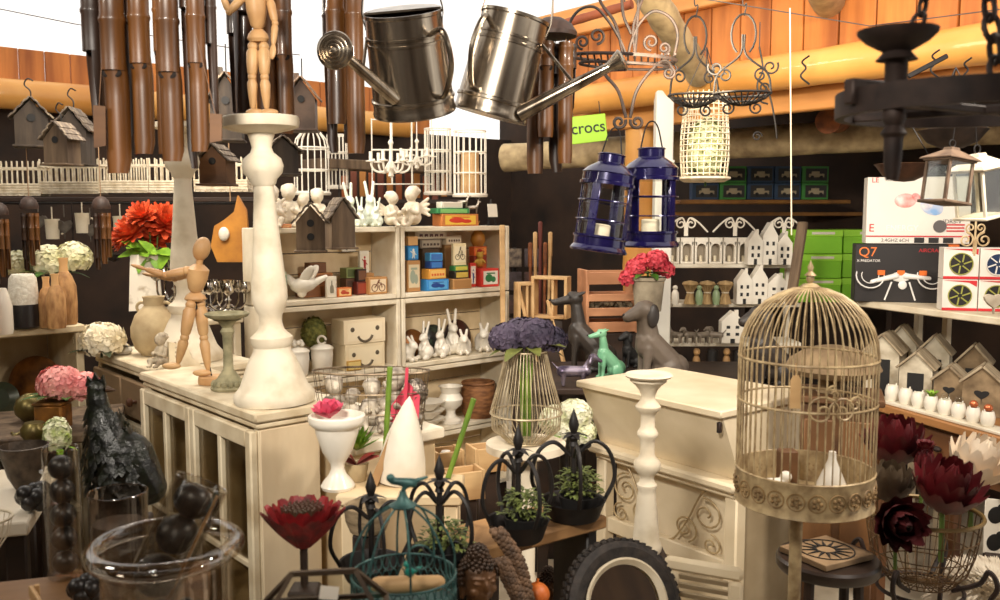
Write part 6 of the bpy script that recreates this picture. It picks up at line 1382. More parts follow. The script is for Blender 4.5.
m = M(k); m.add([(-W_, -D_, H0), (W_, -D_, H0), (W_ * .5, 0, H1), (-W_ * .5, 0, H1)], [(0, 1, 2, 3)]); m.add([(-W_, -D_, H0), (-W_, D_, H0), (-W_ * .5, 0, H1)], [(0, 1, 2)]); m.add([(W_, -D_, H0), (W_, D_, H0), (W_ * .5, 0, H1)], [(0, 1, 2)]); m.add([(-W_, D_, H0), (W_, D_, H0), (W_ * .5, 0, H1), (-W_ * .5, 0, H1)], [(0, 1, 2, 3)]); m.o('panes', GLASS, r_)
m = M(k); m.box((6, -D_ * .52, H1 * .82), (18, .6, 13), .1, rot(-40, 8, 0)); m.o('price_tag', CERAM, r_)
m = M(k); m.box((0, 0, 1), (W_ * 2 - 4, D_ * 2 - 4, 2)); m.o('floor_board', TF, r_)
r_ = T('stand', 'dark low table under the glass terrarium', 'table', (p.x, p.y, 0), 8); m = M(); m.box((0, 0, p.z - .018), (.18, .12, .024), .004); m.o('top', DARKW, r_)
for x in (-.07, .07):
    for y in (-.04, .04): m = M(); m.box((x, y, (p.z - .031) / 2), (.025, .025, p.z - .032), .003); m.o('leg', DARKW, r_)
# teal bird cage
p = P(404, 606, 1.35); k = K(p)
TEAL = mat('teal_metal', (70, 110, 106), (30, 58, 58), 40, .5, .3, bump=.1)
r_ = T('bird_cage', 'small teal wire bird cage with a bird finial at the bottom centre', 'bird cage', p)
m = M(k); m.lathe([(0, 0), (50, 0), (51, 2), (0, 2)], n=40); m.o('floor_tray', TEAL, r_)
def lace(par, k, R_, z0, z1, mt, n=40, name='lace_band', Ry=None):
    m = M(k); h = (z1 - z0) / 2; zc = (z0 + z1) / 2; w = PI * R_ / n
    for i in range(n):
        a = 2 * PI * i / n; X = rot(0, 0, math.degrees(a)) @ tr(R_, 0, 0)
        for row in (-.5, .5): m.tube([X @ V((0, w * .9 * math.cos(t * PI / 4), zc + row * h + h * .48 * math.sin(t * PI / 4))) for t in range(8)], max(.6, R_ * .013), 4, True)
    m.o(name, mt, par)
    for z in (z0, z1): m = M(k); m.ring((0, 0, z), R_, max(1, R_ * .022), 48, 6); m.o('rim', mt, par)
lace(r_, k, 52, 4, 34, TEAL)
for i in range(8):
    a = PI * 2 * (i + .3) / 8; c, s = math.cos(a), math.sin(a); m = M(k); m.tube(bez([(52 * c, 52 * s, 34), (50 * c, 50 * s, 58), (34 * c, 34 * s, 88), (10 * c, 10 * s, 104), (2 * c, 2 * s, 107)], 5), 1.2, 5); m.o('wire', TEAL, r_)
m = M(k); m.lathe([(0, 103), (12, 102), (14, 104), (7, 108), (4, 114), (3, 118), (0, 118)], n=20); m.o('crown', TEAL, r_)
m = M(k); m.cap((-10, 0, 128), 3.6, (10, 0, 126), 5); m.cap((6, 0, 126), 4, (0, 0, 119), 2); m.ell((-12, 0, 131), 4.4); m.cap((10, 0, 127), 3, (24, 0, 132), 1.6); m.o('bird_finial', TEAL, r_, re=k * 1.2, sm=2)
m = M(k); m.tube([(a_[0] + 20, -40, a_[2] + 66) for a_ in arc(0, 0, 12, 0, 350, 16)], 1, 5); m.o('door_ring', TEAL, r_)
m = M(k); m.ell((0, 0, 6), (5, 4, 6)); m.ell((-3, 0, 13), 3.6); m.cap((4, 0, 6), 3, (11, 0, 10), 1.4); m.o('teal_bird_figurine', mat('bright_teal', (26, 130, 116), None, rough=.4), loc=p + V((6, 0, 30)) * k, label='tiny bright teal bird figurine inside the teal cage', cat='figurine', re=k * .8, sm=2)
m = M(k); m.cap((-26, 4, 14), 9, (34, -2, 19), 8, 12); m.o('driftwood_log', PALEW, loc=p + V((0, 0, -.5 * k + 6 * k)) , label='pale wooden log lying inside the teal cage', cat='log')
r_ = T('stand', 'dark low table under the teal bird cage', 'table', (p.x, p.y, 0)); m = M(); m.box((0, 0, p.z - .014), (.15, .15, .024), .004); m.o('top', DARKW, r_); m = M(); m.box((0, 0, (p.z - .028) / 2), (.06, .06, p.z - .029), .004); m.o('post', DARKW, r_)
# Buddha head
p = P(478, 607, 1.6); k = K(p)
BUD = mat('bronze_brown', (104, 70, 40), (46, 30, 18), 24, .45, .3, bump=.15)
r_ = T('buddha_head', 'brown bronze Buddha head with curled hair beside the teal cage', 'sculpture', p, 28)
m = M(k); m.cap((0, 2, -6), 12, (0, 1, 12), 11); m.ell((0, 0, 30), (18, 19, 23)); m.ell((0, -8, 18), (12, 11, 10)); m.ell((0, -19, 27), (2.6, 4, 6)); m.ell((0, -16.5, 18), (5.4, 3, 1.8)); m.ell((0, -17, 15), (4.4, 3, 1.8)); m.ell((0, -14, 9), (5, 4, 4))
for s in (-1, 1): m.ell((s * 7.5, -15, 31), (5, 3.4, 2)); m.cap((s * 3, -18, 35), 1.4, (s * 13, -13, 36), 1.2); m.cap((s * 18, 1, 32), 3.2, (s * 17, 1, 14), 2.6); m.ell((s * 9, -12, 22), (6, 5, 5))
m.cap((-18, 4, -14), 12, (18, 4, -14), 12); m.o('face', BUD, r_, re=k * .9, sm=3)
m = M(k)
for i in range(170):
    z = 1 - i / 170 * 1.25; a = i * 2.39996; q = math.sqrt(max(0, 1 - z * z)); d = V((q * math.cos(a), q * math.sin(a), z))
    if d.y < -.25 and d.z < .52: continue
    m.ell((d.x * 19.4, d.y * 20.4 + .5, 31 + d.z * 24), 2.5, None, 7, 5)
for i in range(40):
    z = 1 - i / 40; a = i * 2.39996; q = math.sqrt(max(0, 1 - z * z)); m.ell((10 * q * math.cos(a), 10 * q * math.sin(a), 54 + 10 * z), 2.4, None, 7, 5)
m.ell((0, 0, 54), (10, 10, 9)); m.o('curled_hair', mat('dark_bronze', (72, 50, 32), (34, 24, 16), 40, .5, .3), r_)
BUDR = r_
r_ = T('stand', 'dark stand under the bronze Buddha head', 'stand', (p.x, p.y, 0)); m = M(); h = p.z - 27 * k; m.box((0, 0, h / 2), (.08, .06, h - .002), .004); m.o('block', DARKW, r_)
bp = P(548, 604, 2.14); dup(BUDR, bp, 20, 'smaller dark Buddha head in the shade under the plank bench', sc=.8)
r_ = T('stand', 'dark stand under the smaller Buddha head', 'stand', (bp.x, bp.y, 0)); m = M(); h = bp.z - 27 * k * .8; m.box((0, 0, h / 2), (.06, .05, h - .002), .004); m.o('block', DARKW, r_)
# scaly rope garlands and orange ball
SCAL = mat('scaly_brown', (112, 84, 60), (56, 40, 28), 40, .7, bump=.2)
for i, (pts, lb) in enumerate((([(498, 532), (514, 556), (522, 580), (528, 612)], 'scaly brown cone garland hanging below the plank bench, right of the head'), ([(502, 562), (510, 580), (520, 600), (528, 618)], 'shorter scaly brown cone garland beside the Buddha head'))):
    q = [P(x, y, 1.66 - .03 * i) for x, y in pts]; m = M(); c = bez(q, 12)
    for j, pt in enumerate(c):
        for s in range(6): a = s * PI / 3 + j * .5; m.ell(pt + V((.011 * math.cos(a), .011 * math.sin(a), .002 * (s % 2))), (.007, .007, .006), None, 7, 5)
    m.o('cone_garland', SCAL, label=lb, cat='garland')
p = P(537, 602, 1.72); k = K(p); m = M(k); m.ell((0, 0, 8), (13, 13, 12)); m.tube([(0, 0, 19), (1, 0, 24)], 1.2, 5); m.o('orange_ornament', mat('orange_fruit', (206, 112, 40), (160, 70, 24), 8, .5), loc=p, label='orange pumpkin shaped ornament in the shade under the plank bench', cat='ornament')
# tyre mirror
p = P(622, 606, 1.78); k = K(p); X = rot(0, 0, 24) @ rot(70)
r_ = T('tyre_mirror', 'round mirror framed in black rubber tyre leaning in front of the hutch', 'mirror', p, R=X)
RUB = mat('tyre_rubber', (34, 30, 28), (58, 50, 44), 50, .7, bump=.4)
m = M(k); m.lathe([(46, -8), (58, -10), (63, -6), (64, 0), (63, 8), (57, 12), (47, 10), (45, 4), (46, -8)], n=56, cap=False); 
for i in range(52):
    a = 2 * PI * i / 52
    for z, o in ((-3.5, 0), (3.5, .06)): m.box((64.6 * math.cos(a + o), 64.6 * math.sin(a + o), z), (3, 5.2, 5.6), .4, rot(0, 0, math.degrees(a) + 15))
m.o('tyre', RUB, r_)
m = M(k); m.lathe([(40, 4), (46, 10), (47, 12), (45, 13), (40, 8)], n=48, cap=False); m.o('rim', WHITE, r_)
m = M(k); m.lathe([(0, 3), (44, 3), (44, 5), (0, 5)], n=48); m.o('mirror_glass', mat('mirror_silver', (220, 216, 210), None, rough=.03, metal=1), r_)
# white louvred shutter chair
a = P(668, 566, 1.95); k = K(a)
r_ = T('louvred_shutter', 'white louvred frame with rounded corners leaning right of the tyre mirror', 'shutter', P(702, 640, 1.88), -26)
H = 78; W_ = 76
m = M(k); m.box((0, 0, H - 6), (W_, 8, 14), 3.5); m.o('top_rail', HW, r_)
for s in (-1, 1): m = M(k); m.box((s * (W_ / 2 - 7), 0, (H - 13) / 2 - 30), (14, 8, H + 46), 3); m.o('stile', HW, r_)
for i in range(11): m = M(k); m.box((0, 1, H - 18 - i * 9), (W_ - 28, 2, 8), .5, rot(35)); m.o('louvre', HW2, r_)
# tan wooden boxes and odds between the cone and the purple flowers
for i, (x, y, Y, w, h, lb) in enumerate(((462, 498, 2.35, 40, 30, 'open tan wooden box right of the white cone'), (486, 470, 2.75, 34, 26, 'smaller tan wooden box behind the middle iron planter'), (446, 470, 2.6, 30, 22, 'low tan wooden tray box below the lower right crate'))):
    p = P(x, y, Y); k = K(p); t = T('wooden_box', lb, 'box', p, 24)
    for s_ in (-1, 1): m = M(k); m.box((s_ * (w / 2 - 1.5), 0, h / 2), (3, 26, h), .4); m.o('side', PALEW, t); m = M(k); m.box((0, s_ * 11.5, h / 2), (w - 6.4, 3, h - 2), .4); m.o('end', PALEW, t)
    m = M(k); m.box((0, 0, 1.5), (w - 7, 20, 2)); m.o('bottom', PALEW, t)
    t = T('stand', 'dark stand under the ' + ('open tan box', 'smaller tan box', 'low tan tray box')[i], 'stand', (p.x, p.y, 0), 24); m = M(); m.box((0, 0, p.z / 2 - .001), (.07, .05, p.z - .003), .004); m.o('block', DARKW, t)
    if i == 0: m = M(k); m.box((0, 0, 10), (12, .8, 18), .1, rot(-12)); m.o('white_card', CERAM, loc=p + V((-4, 0, 4)) * k, rz=10, label='white card standing in the open tan box', cat='card')
    if i == 1: m = M(k); m.ell((0, 0, 9), (10, 9, 9)); m.o('pearly_ball', mat('pearly_silver', (196, 180, 206), (120, 104, 130), 20, .2, .7), loc=p + V((0, 0, 3)) * k, label='pearly silver ball in the smaller tan box', cat='ornament')
    if i == 2: m = M(k * .75); m.lathe([(0, 0), (9, 0), (11, 12), (7, 20), (6, 22), (0, 20)], n=18); m.o('white_pot', CERAM, loc=p + V((0, 0, 3)) * k, label='small white pot in the low tan tray box', cat='pot')
# ================= right side =================
# table behind the hutch with the statues
ZB = .92
r_ = T('back_table', 'dark table behind the white hutch carrying the dog statues', 'table', (.62, 3.54, 0))
m = M(); m.box((0, 0, ZB - .012), (1.0, .62, .024), .004); m.o('top', DARKW, r_)
for x in (-.46, .46):
    for y in (-.27, .27): m = M(); m.box((x, y, (ZB - .025) / 2), (.04, .04, ZB - .026), .004); m.o('leg', DARKW, r_)
DOGG = mat('dog_grey', (112, 100, 88), (78, 68, 60), 7, .5, bump=.04); DOGB = mat('dog_black', (58, 50, 44), (30, 26, 24), 8, .45)
def sit_dog(p, k, H, label, mt, slim=0, ears='flop', rz=0):
    """seated dog facing -X: H is its height in px units"""
    s = H / 100; m = M(k * s); f = 1.0 if slim else 1.22
    m.ell((18, 0, 18), (20 * f, 14 * f, 17)); m.cap((16, 0, 22), 14 * f, (-10, 0, 50), 12.5 * f); m.ell((-13, 0, 44), (10 * f, 11 * f, 15)); m.cap((-9, 0, 54), 9.5 * f, (-12, 0, 76 + 3 * slim), 7 * f)
    hx = -15; hz = 85 + 3 * slim; b_ = 0 if slim else 2.4; m.ell((hx + 1, 0, hz), (10 * f + b_, 8.2 * f + b_, 9 * f + b_ * .8)); m.cap((hx - 5, 0, hz - 1), 6.4 * f + b_, (hx - 20 - 4 * slim, 0, hz - 7 + 2 * slim), 4.2 * f + b_ * .6); m.cap((-9, 0, 50), 9.5 * f + b_, (-13, 0, 80), 7 * f + b_); m.ell((hx - 23 - 5 * slim, 0, hz - 5 + 2 * slim), (2.4, 2.8, 2.2)); m.ell((hx - 3, 0, hz + 5), (6 * f, 6.5 * f, 4))
    for q in (-1, 1):
        if ears == 'flop':
            pass
        else: m.cap((hx + 5, q * 5, hz + 5), 2.6, (hx + 13, q * 6.5, hz + 8), 1.4)
        m.cap((-12, q * 7 * f, 42), 5.6 * f, (-14, q * 7 * f, 20), 3.8 * f); m.cap((-14, q * 7 * f, 20), 3.8 * f, (-15, q * 7 * f, 3), 3.4 * f); m.ell((-18, q * 7 * f, 2.6), (6, 3.8, 2.8))
        m.ell((16, q * 11 * f, 15), (13, 6 * f, 14)); m.cap((20, q * 12 * f, 4), 4, (2, q * 12 * f, 3), 3.4)
    m.cap((34, 0, 6), 3, (46, 6, 3), 2)
    m.k = k * s; t = T('dog_statue', label, 'statue', p, rz); m.o('body', mt, t, re=k * s * 1.3, sm=4)
    for q in (-1, 1):
        if ears == 'flop': e = M(k * s); e.ell((hx + 7, q * 11.4, hz - 5), (7.5, 2.6, 14), rot(q * 8, 8, 0)); e.o('ear', mt if mt is BLACK else DOGB, t)
    for q in (-1, 1): e = M(k * s); e.ell((hx - 5, q * 6.2 * f, hz + 2.5), 1.5, None, 10, 8); e.o('eye', BLACK, t)
    e = M(k * s); e.ell((hx - 25 - 5 * slim, 0, hz - 4 + 2 * slim), (1.6, 2, 1.6)); e.o('nose', BLACK, t); return t
p = P(655, 384, 3.36); p.z = ZB + .001; k = K(p); sit_dog(p, k, (P(655, 298, 3.36).z - p.z) / k, 'large grey seated hound statue with drooping ears behind the hutch', DOGG, rz=12)
p = P(586, 384, 3.62); p.z = ZB + .001; k = K(p); sit_dog(p, k, (P(586, 289, 3.62).z - p.z) / k, 'slim black seated greyhound statue left of the grey hound', DOGB, 1, 'back', rz=-8)
p = P(768, 384, 3.3); p.z = ZB + .001; k = K(p); sit_dog(p, k, (P(760, 303, 3.3).z - p.z) / k, 'dark grey seated dog statue behind the cream bird cage', DOGB, 0, rz=14)
p = P(608, 380, 3.45); p.z = ZB + .001; k = K(p); sit_dog(p, k, (P(608, 327, 3.45).z - p.z) / k, 'small mint green dog statue with big ears between the two hounds', mat('mint_glaze', (132, 190, 150), (90, 150, 116), 8, .3), 1, 'back', rz=20)
p = P(630, 380, 3.7); p.z = ZB + .001; k = K(p); sit_dog(p, k, (P(626, 330, 3.7).z - p.z) / k, 'small black dog statue just behind the mint green one', BLACK, 0, rz=30)
# silver standing dachshund
p = PZ(574, 386, ZB + .001); k = K(p)
m = M(k); m.cap((-12, 0, 15), 6, (12, 0, 15), 5.4); m.cap((10, 0, 16), 4, (17, 0, 27), 3.4); m.ell((19, 0, 29), (5, 3.8, 4)); m.cap((21, 0, 28), 2.8, (27, 0, 25), 1.8); m.cap((-16, 0, 17), 1.5, (-22, 0, 24), .9)
for q in (-1, 1): m.cap((17, q * 4, 30), 1.6, (15, q * 5, 24), 2); m.cap((9, q * 3.4, 12), 2.6, (9, q * 3.4, 1.6), 1.7); m.cap((-11, q * 3.4, 12), 2.8, (-11, q * 3.4, 1.6), 1.7)
m.o('dachshund_figurine', mat('purple_silver', (150, 140, 156), (66, 56, 74), 20, .3, .7, contrast=(.4, .6)), loc=p, label='silvery purple standing dog figurine at the left end of the hutch', cat='figurine', re=k * .9, sm=3)
# slatted crate
p = P(607, 330, 4.05); k = K(p)
r_ = T('slatted_crate', 'reddish brown slatted wooden crate holding gravel below the blue lanterns', 'crate', p, 10)
SLW = mat('reddish_slat', (206, 148, 108), (160, 106, 70), 9, .65, bump=.15, st=(.2, 1, 1))
for i, (z, h) in enumerate(((2, 10), (17, 8), (31, 7), (50, 12))):
    m = M(k); m.box((0, -16, z + 3), (50, 3, h), .5); m.o('front_slat', SLW, r_); m = M(k); m.box((0, 16, z + 3), (50, 3, h), .5); m.o('back_slat', SLW, r_)
for s in (-1, 1): m = M(k); m.box((s * 25, 0, 30), (3, 35, 62), .5); m.o('side', SLW, r_)
m = M(k); m.box((0, 0, 1), (48, 30, 2)); m.o('bottom', SLW, r_)
m = M(k); 
for i in range(140): m.ell((rnd.uniform(-21, 21), rnd.uniform(-13, 13), rnd.uniform(22, 30)), rnd.uniform(1.6, 3), None, 6, 4)
m.o('gravel', mat('gravel', (130, 116, 92), (80, 70, 54), 30, .8), loc=p, rz=10, label='grey gravel filling the reddish slatted crate', cat='gravel', kind='stuff')
m = M(); h = p.z; m.box((0, 0, h / 2 - .002), (.24, .16, h - .005), .005); r_ = T('display_plinth', 'dark plinth under the reddish slatted crate', 'plinth', (p.x, p.y, 0), 10); m.o('block', DARKW, r_)
# open wooden frame boxes
for i, (x, y, w, h, lb, rz) in enumerate(((551, 318, 34, 42, 'open pale wooden frame box in front of the dark corner', -20), (524, 322, 14, 40, 'narrow pale wooden frame leaning left of the frame box', 15))):
    p = P(x, y, 3.98); k = K(p); t = T('frame_box', lb, 'frame box', p, rz)
    for s in (-1, 1): m = M(k); m.box((s * w / 2, 0, h / 2), (3, 16, h), .4); m.o('side', PALEW, t)
    for z in (1.5, h - 1.5): m = M(k); m.box((0, 0, z), (w - 3, 16, 3), .4); m.o('rail', PALEW, t)
    m = M(k); m.box((w * .1, 0, h / 2), (2.4, 14, h - 6), .3); m.o('divider', PALEW, t)
    b = T('display_plinth', 'dark plinth under the ' + ('open frame box' if i == 0 else 'narrow leaning frame'), 'plinth', (p.x, p.y, 0)); m = M(); m.box((0, 0, p.z / 2 - .002), (.1, .08, p.z - .005), .004); m.o('block', DARKW, b)
# folding ladder legs (pale strips) in the dark gap
for i, (x0, y0, x1, y1, lb) in enumerate(((540, 372, 517, 282, 'pale wooden slat leaning in the dark gap, left one'), (566, 372, 548, 300, 'pale wooden slat leaning in the dark gap, right one'), (503, 350, 502, 225, 'upright cream board edge beside the crate shelves'))):
    a, b = P(x0, y0, 3.93), P(x1, y1, 3.96); m = M(); d = b - a; m.box((0, 0, d.length / 2), (.022, .014, d.length), .002); m.o('plank_strip', PALEW, loc=a, R=aim(d), label=lb, cat='slat')
# spinner rack with small cards
p = P(514, 340, 4.7); k = K(p)
r_ = T('spinner_rack', 'dark card rack in the shadowy gap right of the crate shelves', 'rack', (p.x, p.y, 0)); m = M(); m.tube([(0, 0, 0), (0, 0, 1.38)], .012, 8); m.lathe([(0, 0), (.2, 0), (.2, .02), (0, .03)], n=24); m.o('pole', IRON2, r_)
for i in range(4):
    for j in range(3):
        m = M(); m.box((-.09 + .09 * j, -.06, 1.33 - i * .12), (.075, .012, .095), .002, rot(-10)); m.o('card', mat('dim_card_%d' % ((i + j) % 3), ((96, 66, 58), (128, 112, 92), (72, 60, 64))[(i + j) % 3], (54, 40, 36), 40, .6), r_)
# garden tools / umbrellas upright
p = P(540, 290, 4.3)
r_ = T('tool_stand', 'upright stand of orange handled tools in the dark gap', 'tool stand', (p.x, p.y, 0)); m = M(); m.box((0, 0, .5), (.16, .14, 1.0), .006); m.o('bin', DARKW, r_)
for i in range(5): m = M(); x = -.04 + .02 * i; m.tube([(x, 0, 1.0), (x * 1.2, 0, 1.36 + .05 * (i % 3))], .008, 6); m.box((x * 1.2, 0, 1.36 + .05 * (i % 3)), (.02, .016, .12), .005); m.o('tool', (mat('orange_handle', (150, 84, 40), (90, 50, 26), rough=.6), PALEW, mat('red_handle', (96, 42, 34), None, rough=.6))[i % 3], r_)
# pink flowers in a grey pot
p = P(648, 305, 3.7); k = K(p)
r_ = T('grey_pot', 'grey stone pot with pink flowers below the straight blue lantern', 'pot', p); m = M(k); m.lathe([(0, -6), (13, -6), (16, 24), (17, 25), (17, 28), (14, 28), (13, 10), (0, 8)], n=24); m.o('body', mat('grey_stone', (170, 158, 136), (116, 104, 86), 14, .8, bump=.2), r_)
p2, k2 = at(648, 268, 3.7); flowers_top('pink_begonia', 'pink red flower bunch in the grey stone pot', 'flowers', p2, k2, mat('coral_pink', (226, 84, 96), (180, 40, 60), 20, .6), (10, 8, 8), 44, 6, 4, nl=12, lsz=18, lm=LEAF, heads=[((-12, 0, 0), .9), ((8, -4, 8), 1), ((16, 0, -2), .9), ((-4, 2, 6), .8), ((-20, 0, -10), .7)], core=LEAF)
# ---- stepped white shelves with little houses
SW = mat('shelf_white', (226, 218, 200), (198, 186, 162), 8, .6)
r_ = T('step_shelf', 'white stepped display shelf with small white houses behind the bird cage', 'shelf', (0, 0, 0))
def flat(x0, x1, y, Y, name='shelf_board', d=.2):
    a, b = P(x0, y, Y), P(x1, y, Y); m = M(); m.box(((a.x + b.x) / 2, Y + d / 2 - .02, a.z - .009), (b.x - a.x, d, .018), .003); m.o(name, SW, r_); return a.z
S1 = flat(640, 800, 264, 4.3); S2 = flat(640, 800, 303, 4.15); S3 = flat(664, 800, 342, 4.0); S4 = flat(664, 800, 380, 3.9)
for x in (652, 796):
    q = P(x, 264, 4.28); m = M(); m.box((q.x, 4.4, (q.z - .019) / 2), (.025, .03, q.z - .02), .003); m.o('upright', SW, r_)
def arched(p, k, w, h, label, g, n=1):
    t = T('tealight_house', label, 'lantern', p, 0, g); wl = w * .16
    for s in (-1, 1): m = M(k); m.box((s * (w / 2 - wl / 2), 0, h * .42), (wl, w * .6, h * .84), .3); m.o('side', CERAM, t)
    m = M(k); m.box((0, 0, 1), (w, w * .66, 2), .3); m.o('base', CERAM, t)
    m = M(k); pts = [(-w / 2, h * .84), (-w / 2, h), (w / 2, h), (w / 2, h * .84)] + [((w / 2 - wl) * math.cos(a * PI / 10), h * .62 + (w / 2 - wl) * math.sin(a * PI / 10) * .9) for a in range(11)]; m.prism(pts, w * .6); m.o('arch', CERAM, t)
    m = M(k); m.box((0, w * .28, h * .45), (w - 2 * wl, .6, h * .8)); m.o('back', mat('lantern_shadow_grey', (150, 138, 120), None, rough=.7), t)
    m = M(k); m.lathe([(0, 2.2), (w * .12, 2.2), (w * .12, h * .3), (0, h * .32)], n=10); m.o('tealight', CAND, t)
for i in range(6): p = P(672 + i * 14.2, 263, 4.32); p.z = S1 + .001; k = K(p); arched(p, k, 13, 26, 'small white arched tealight house, %s in the row on the top step' % ('first', 'second', 'third', 'fourth', 'fifth', 'sixth')[i], 'arched tealight houses on the top step')
def whouse(p, k, w, h, label, towers=((0, 1, 1),), rz=0, mt=CERAM, g=None):
    """white ceramic town house: gabled blocks with windows and a chimney"""
    t = T('ceramic_house', label, 'ceramic house', p, rz, g)
    for x, sw, sh in towers:
        W_ = w * sw / len(towers) * 1.02; X = x * w; m = M(k); m.prism([(X - W_ / 2, 0), (X + W_ / 2, 0), (X + W_ / 2, h * sh * .68), (X, h * sh), (X - W_ / 2, h * sh * .68)], w * .55 / max(1, len(towers) * .6)); m.box((X + W_ * .2, 0, h * sh * .92), (W_ * .16, W_ * .16, h * .2)); m.o('block', mt, t)
        yd = -w * .275 / max(1, len(towers) * .6) - .05
        for wx, wz in ((-.2, .5), (.2, .5), (-.2, .28), (.2, .28)): m = M(k); m.box((X + wx * W_, yd, h * sh * wz), (W_ * .16, .5, h * .09)); m.o('window', BLACK, t)
        m = M(k); m.box((X, yd, h * .07), (W_ * .2, .5, h * .14)); m.o('door', BLACK, t)
    return t
p = P(768, 263, 4.25); p.z = S1 + .001; whouse(p, K(p), 44, 42, 'white ceramic row of three houses at the right end of the top step', ((-.33, 1, .8), (0, 1, 1), (.33, 1, .75)))
p = P(750, 302, 4.12); p.z = S2 + .001; whouse(p, K(p), 30, 38, 'white ceramic house on the second step behind the cage', ((-.25, 1, .9), (.25, 1, 1)))
p = P(731, 341, 3.98); p.z = S3 + .001; whouse(p, K(p), 22, 32, 'single white ceramic house at the right of the third step')
p = P(776, 302, 4.12); p.z = S2 + .001; whouse(p, K(p), 20, 30, 'narrow white ceramic house right of the double one on the second step')
# wire heart hangers above the top step
for i, x in enumerate((686, 735, 784)):
    p, k = at(x, 224, 4.35); m = M(k); m.tube(bez([(-22, 0, -8), (-12, 0, 2), (-4, 0, 6), (0, 0, 0), (4, 0, 6), (12, 0, 2), (22, 0, -8)], 6), .9, 5); m.tube(spiral(-5, 0, 5, 1.5, 90, 1.2), .8, 5); m.tube(spiral(5, 0, 5, 1.5, 90, -1.2), .8, 5); m.box((0, -1, -6), (4, 1, 12), .2); m.o('wire_hanger', WW, loc=p, label='white wire scroll hanger above the top step, %s' % ('left one above the arched houses', 'middle one', 'right one by the green boxes')[i], cat='hanger')
# wheat sheaf / mushroom figures on step two
STRW = mat('straw', (190, 160, 112), (136, 106, 66), 50, .8, bump=.4, st=(1, 1, .2))
for i, x in enumerate((690, 707, 725)):
    p = P(x, 302, 4.1); p.z = S2 + .001; k = K(p) * .76; r_ = T('straw_sheaf', 'tied straw sheaf figure, %s on the second step' % ('left', 'middle', 'right')[i], 'sheaf', p, 0, 'straw sheaves on the second step')
    m = M(k); m.lathe([(0, 0), (8, 0), (7, 4), (4, 13), (3.4, 16), (6, 22), (11, 26), (9, 29), (0, 31)], n=18)
    for j in range(14): a = j * PI / 7; m.tube([(8 * math.cos(a), 8 * math.sin(a), 0), (3.6 * math.cos(a), 3.6 * math.sin(a), 15), (10 * math.cos(a), 10 * math.sin(a), 27)], .8, 4)
    m.o('straw', STRW, r_); m = M(k); m.ring((0, 0, 15), 4.2, 1, 16, 5); m.o('tie', WHITE, r_)
for i, x in enumerate((666, 675, 699, 716)):
    p = P(x, 302, 4.06); p.z = S2 + .001; k = K(p); m = M(k); m.lathe([(0, 0), (3, 0), (4, 6), (3.6, 12), (1.8, 15), (0, 15.5)], n=12); m.ell((0, 0, 17), 2.6, None, 10, 7); m.o('small_figurine', (CERAM, CERAM, mat('sage_glaze', (140, 160, 120), None, rough=.4), mat('sage_glaze'))[i], loc=p, label=('small white figurine at the left end of the second step', 'small white figurine second from the left on the second step', 'small sage green figurine between the left straw sheaves', 'small sage green figurine between the right straw sheaves')[i], cat='figurine')
# grey animals on step three, meerkats on step four
GRA = mat('grey_pewter', (136, 124, 108), (82, 72, 62), 16, .5, .2)
def standing(p, k, label, rz, s=1, mt=GRA):
    m = M(k * s); m.cap((-6, 0, 12), 4.4, (6, 0, 12.5), 4.8); m.cap((6, 0, 14), 3.4, (10, 0, 20), 2.8); m.ell((12, 0, 21), (4.4, 3, 3.2)); m.cap((14, 0, 20), 2, (17, 0, 18.6), 1.4)
    for x in (-6, 6):
        for y in (-2.6, 2.6): m.cap((x, y, 10), 1.9, (x, y, 1.4), 1.4)
    m.cap((-9, 0, 14), 1.2, (-14, 0, 20), .8); m.cap((10, 2, 23), 1.2, (9, 3, 19), 1.3); m.cap((10, -2, 23), 1.2, (9, -3, 19), 1.3)
    m.o('animal_figurine', mt, loc=p, rz=rz, label=label, cat='figurine', re=k * s * .8, sm=2)
for i, (x, rz) in enumerate(((676, 150), (690, 200), (703, 20), (716, 170))): p = P(x, 341, 3.95); p.z = S3 + .001; standing(p, K(p) * .7, 'grey pewter animal figurine, %s on the third step' % ('first from the left', 'second from the left', 'third from the left', 'fourth, next to the white house')[i], rz)
MEER = mat('meerkat_tan', (176, 136, 86), (104, 76, 48), 14, .6)
for i, x in enumerate((696, 726)):
    p = P(x, 379, 3.98); p.z = S4 + .001; k = K(p); m = M(k); m.cap((0, 0, 6), 5, (0, 0, 18), 3.6); m.ell((0, -1, 25), (3.6, 4, 4)); m.ell((0, -4.6, 24), (1.5, 2, 1.4)); m.cap((2.5, -1, 16), 1.4, (1, -5, 11), 1.2); m.cap((-2.5, -1, 16), 1.4, (-1, -5, 11), 1.2); m.cap((3, -3, 2), 2.2, (3, -7, 1.6), 1.6); m.cap((-3, -3, 2), 2.2, (-3, -7, 1.6), 1.6)
    m.o('meerkat_figurine', MEER, loc=p, label='tan meerkat figurine on the lowest step, %s one' % ('left', 'right')[i], cat='figurine', re=k * .7, sm=2)
for i, x in enumerate((712, 738)):
    p = P(x, 380, 3.98); p.z = S4 + .001; k = K(p); m = M(k); m.lathe([(0, 0), (6, 0), (7, 14), (6, 26), (4, 28), (0, 28)], n=16); m.o('dark_bottle', IRON2, loc=p, label='dark bottle on the lowest step, %s meerkat' % ('left of the right', 'right of the right')[i], cat='bottle')
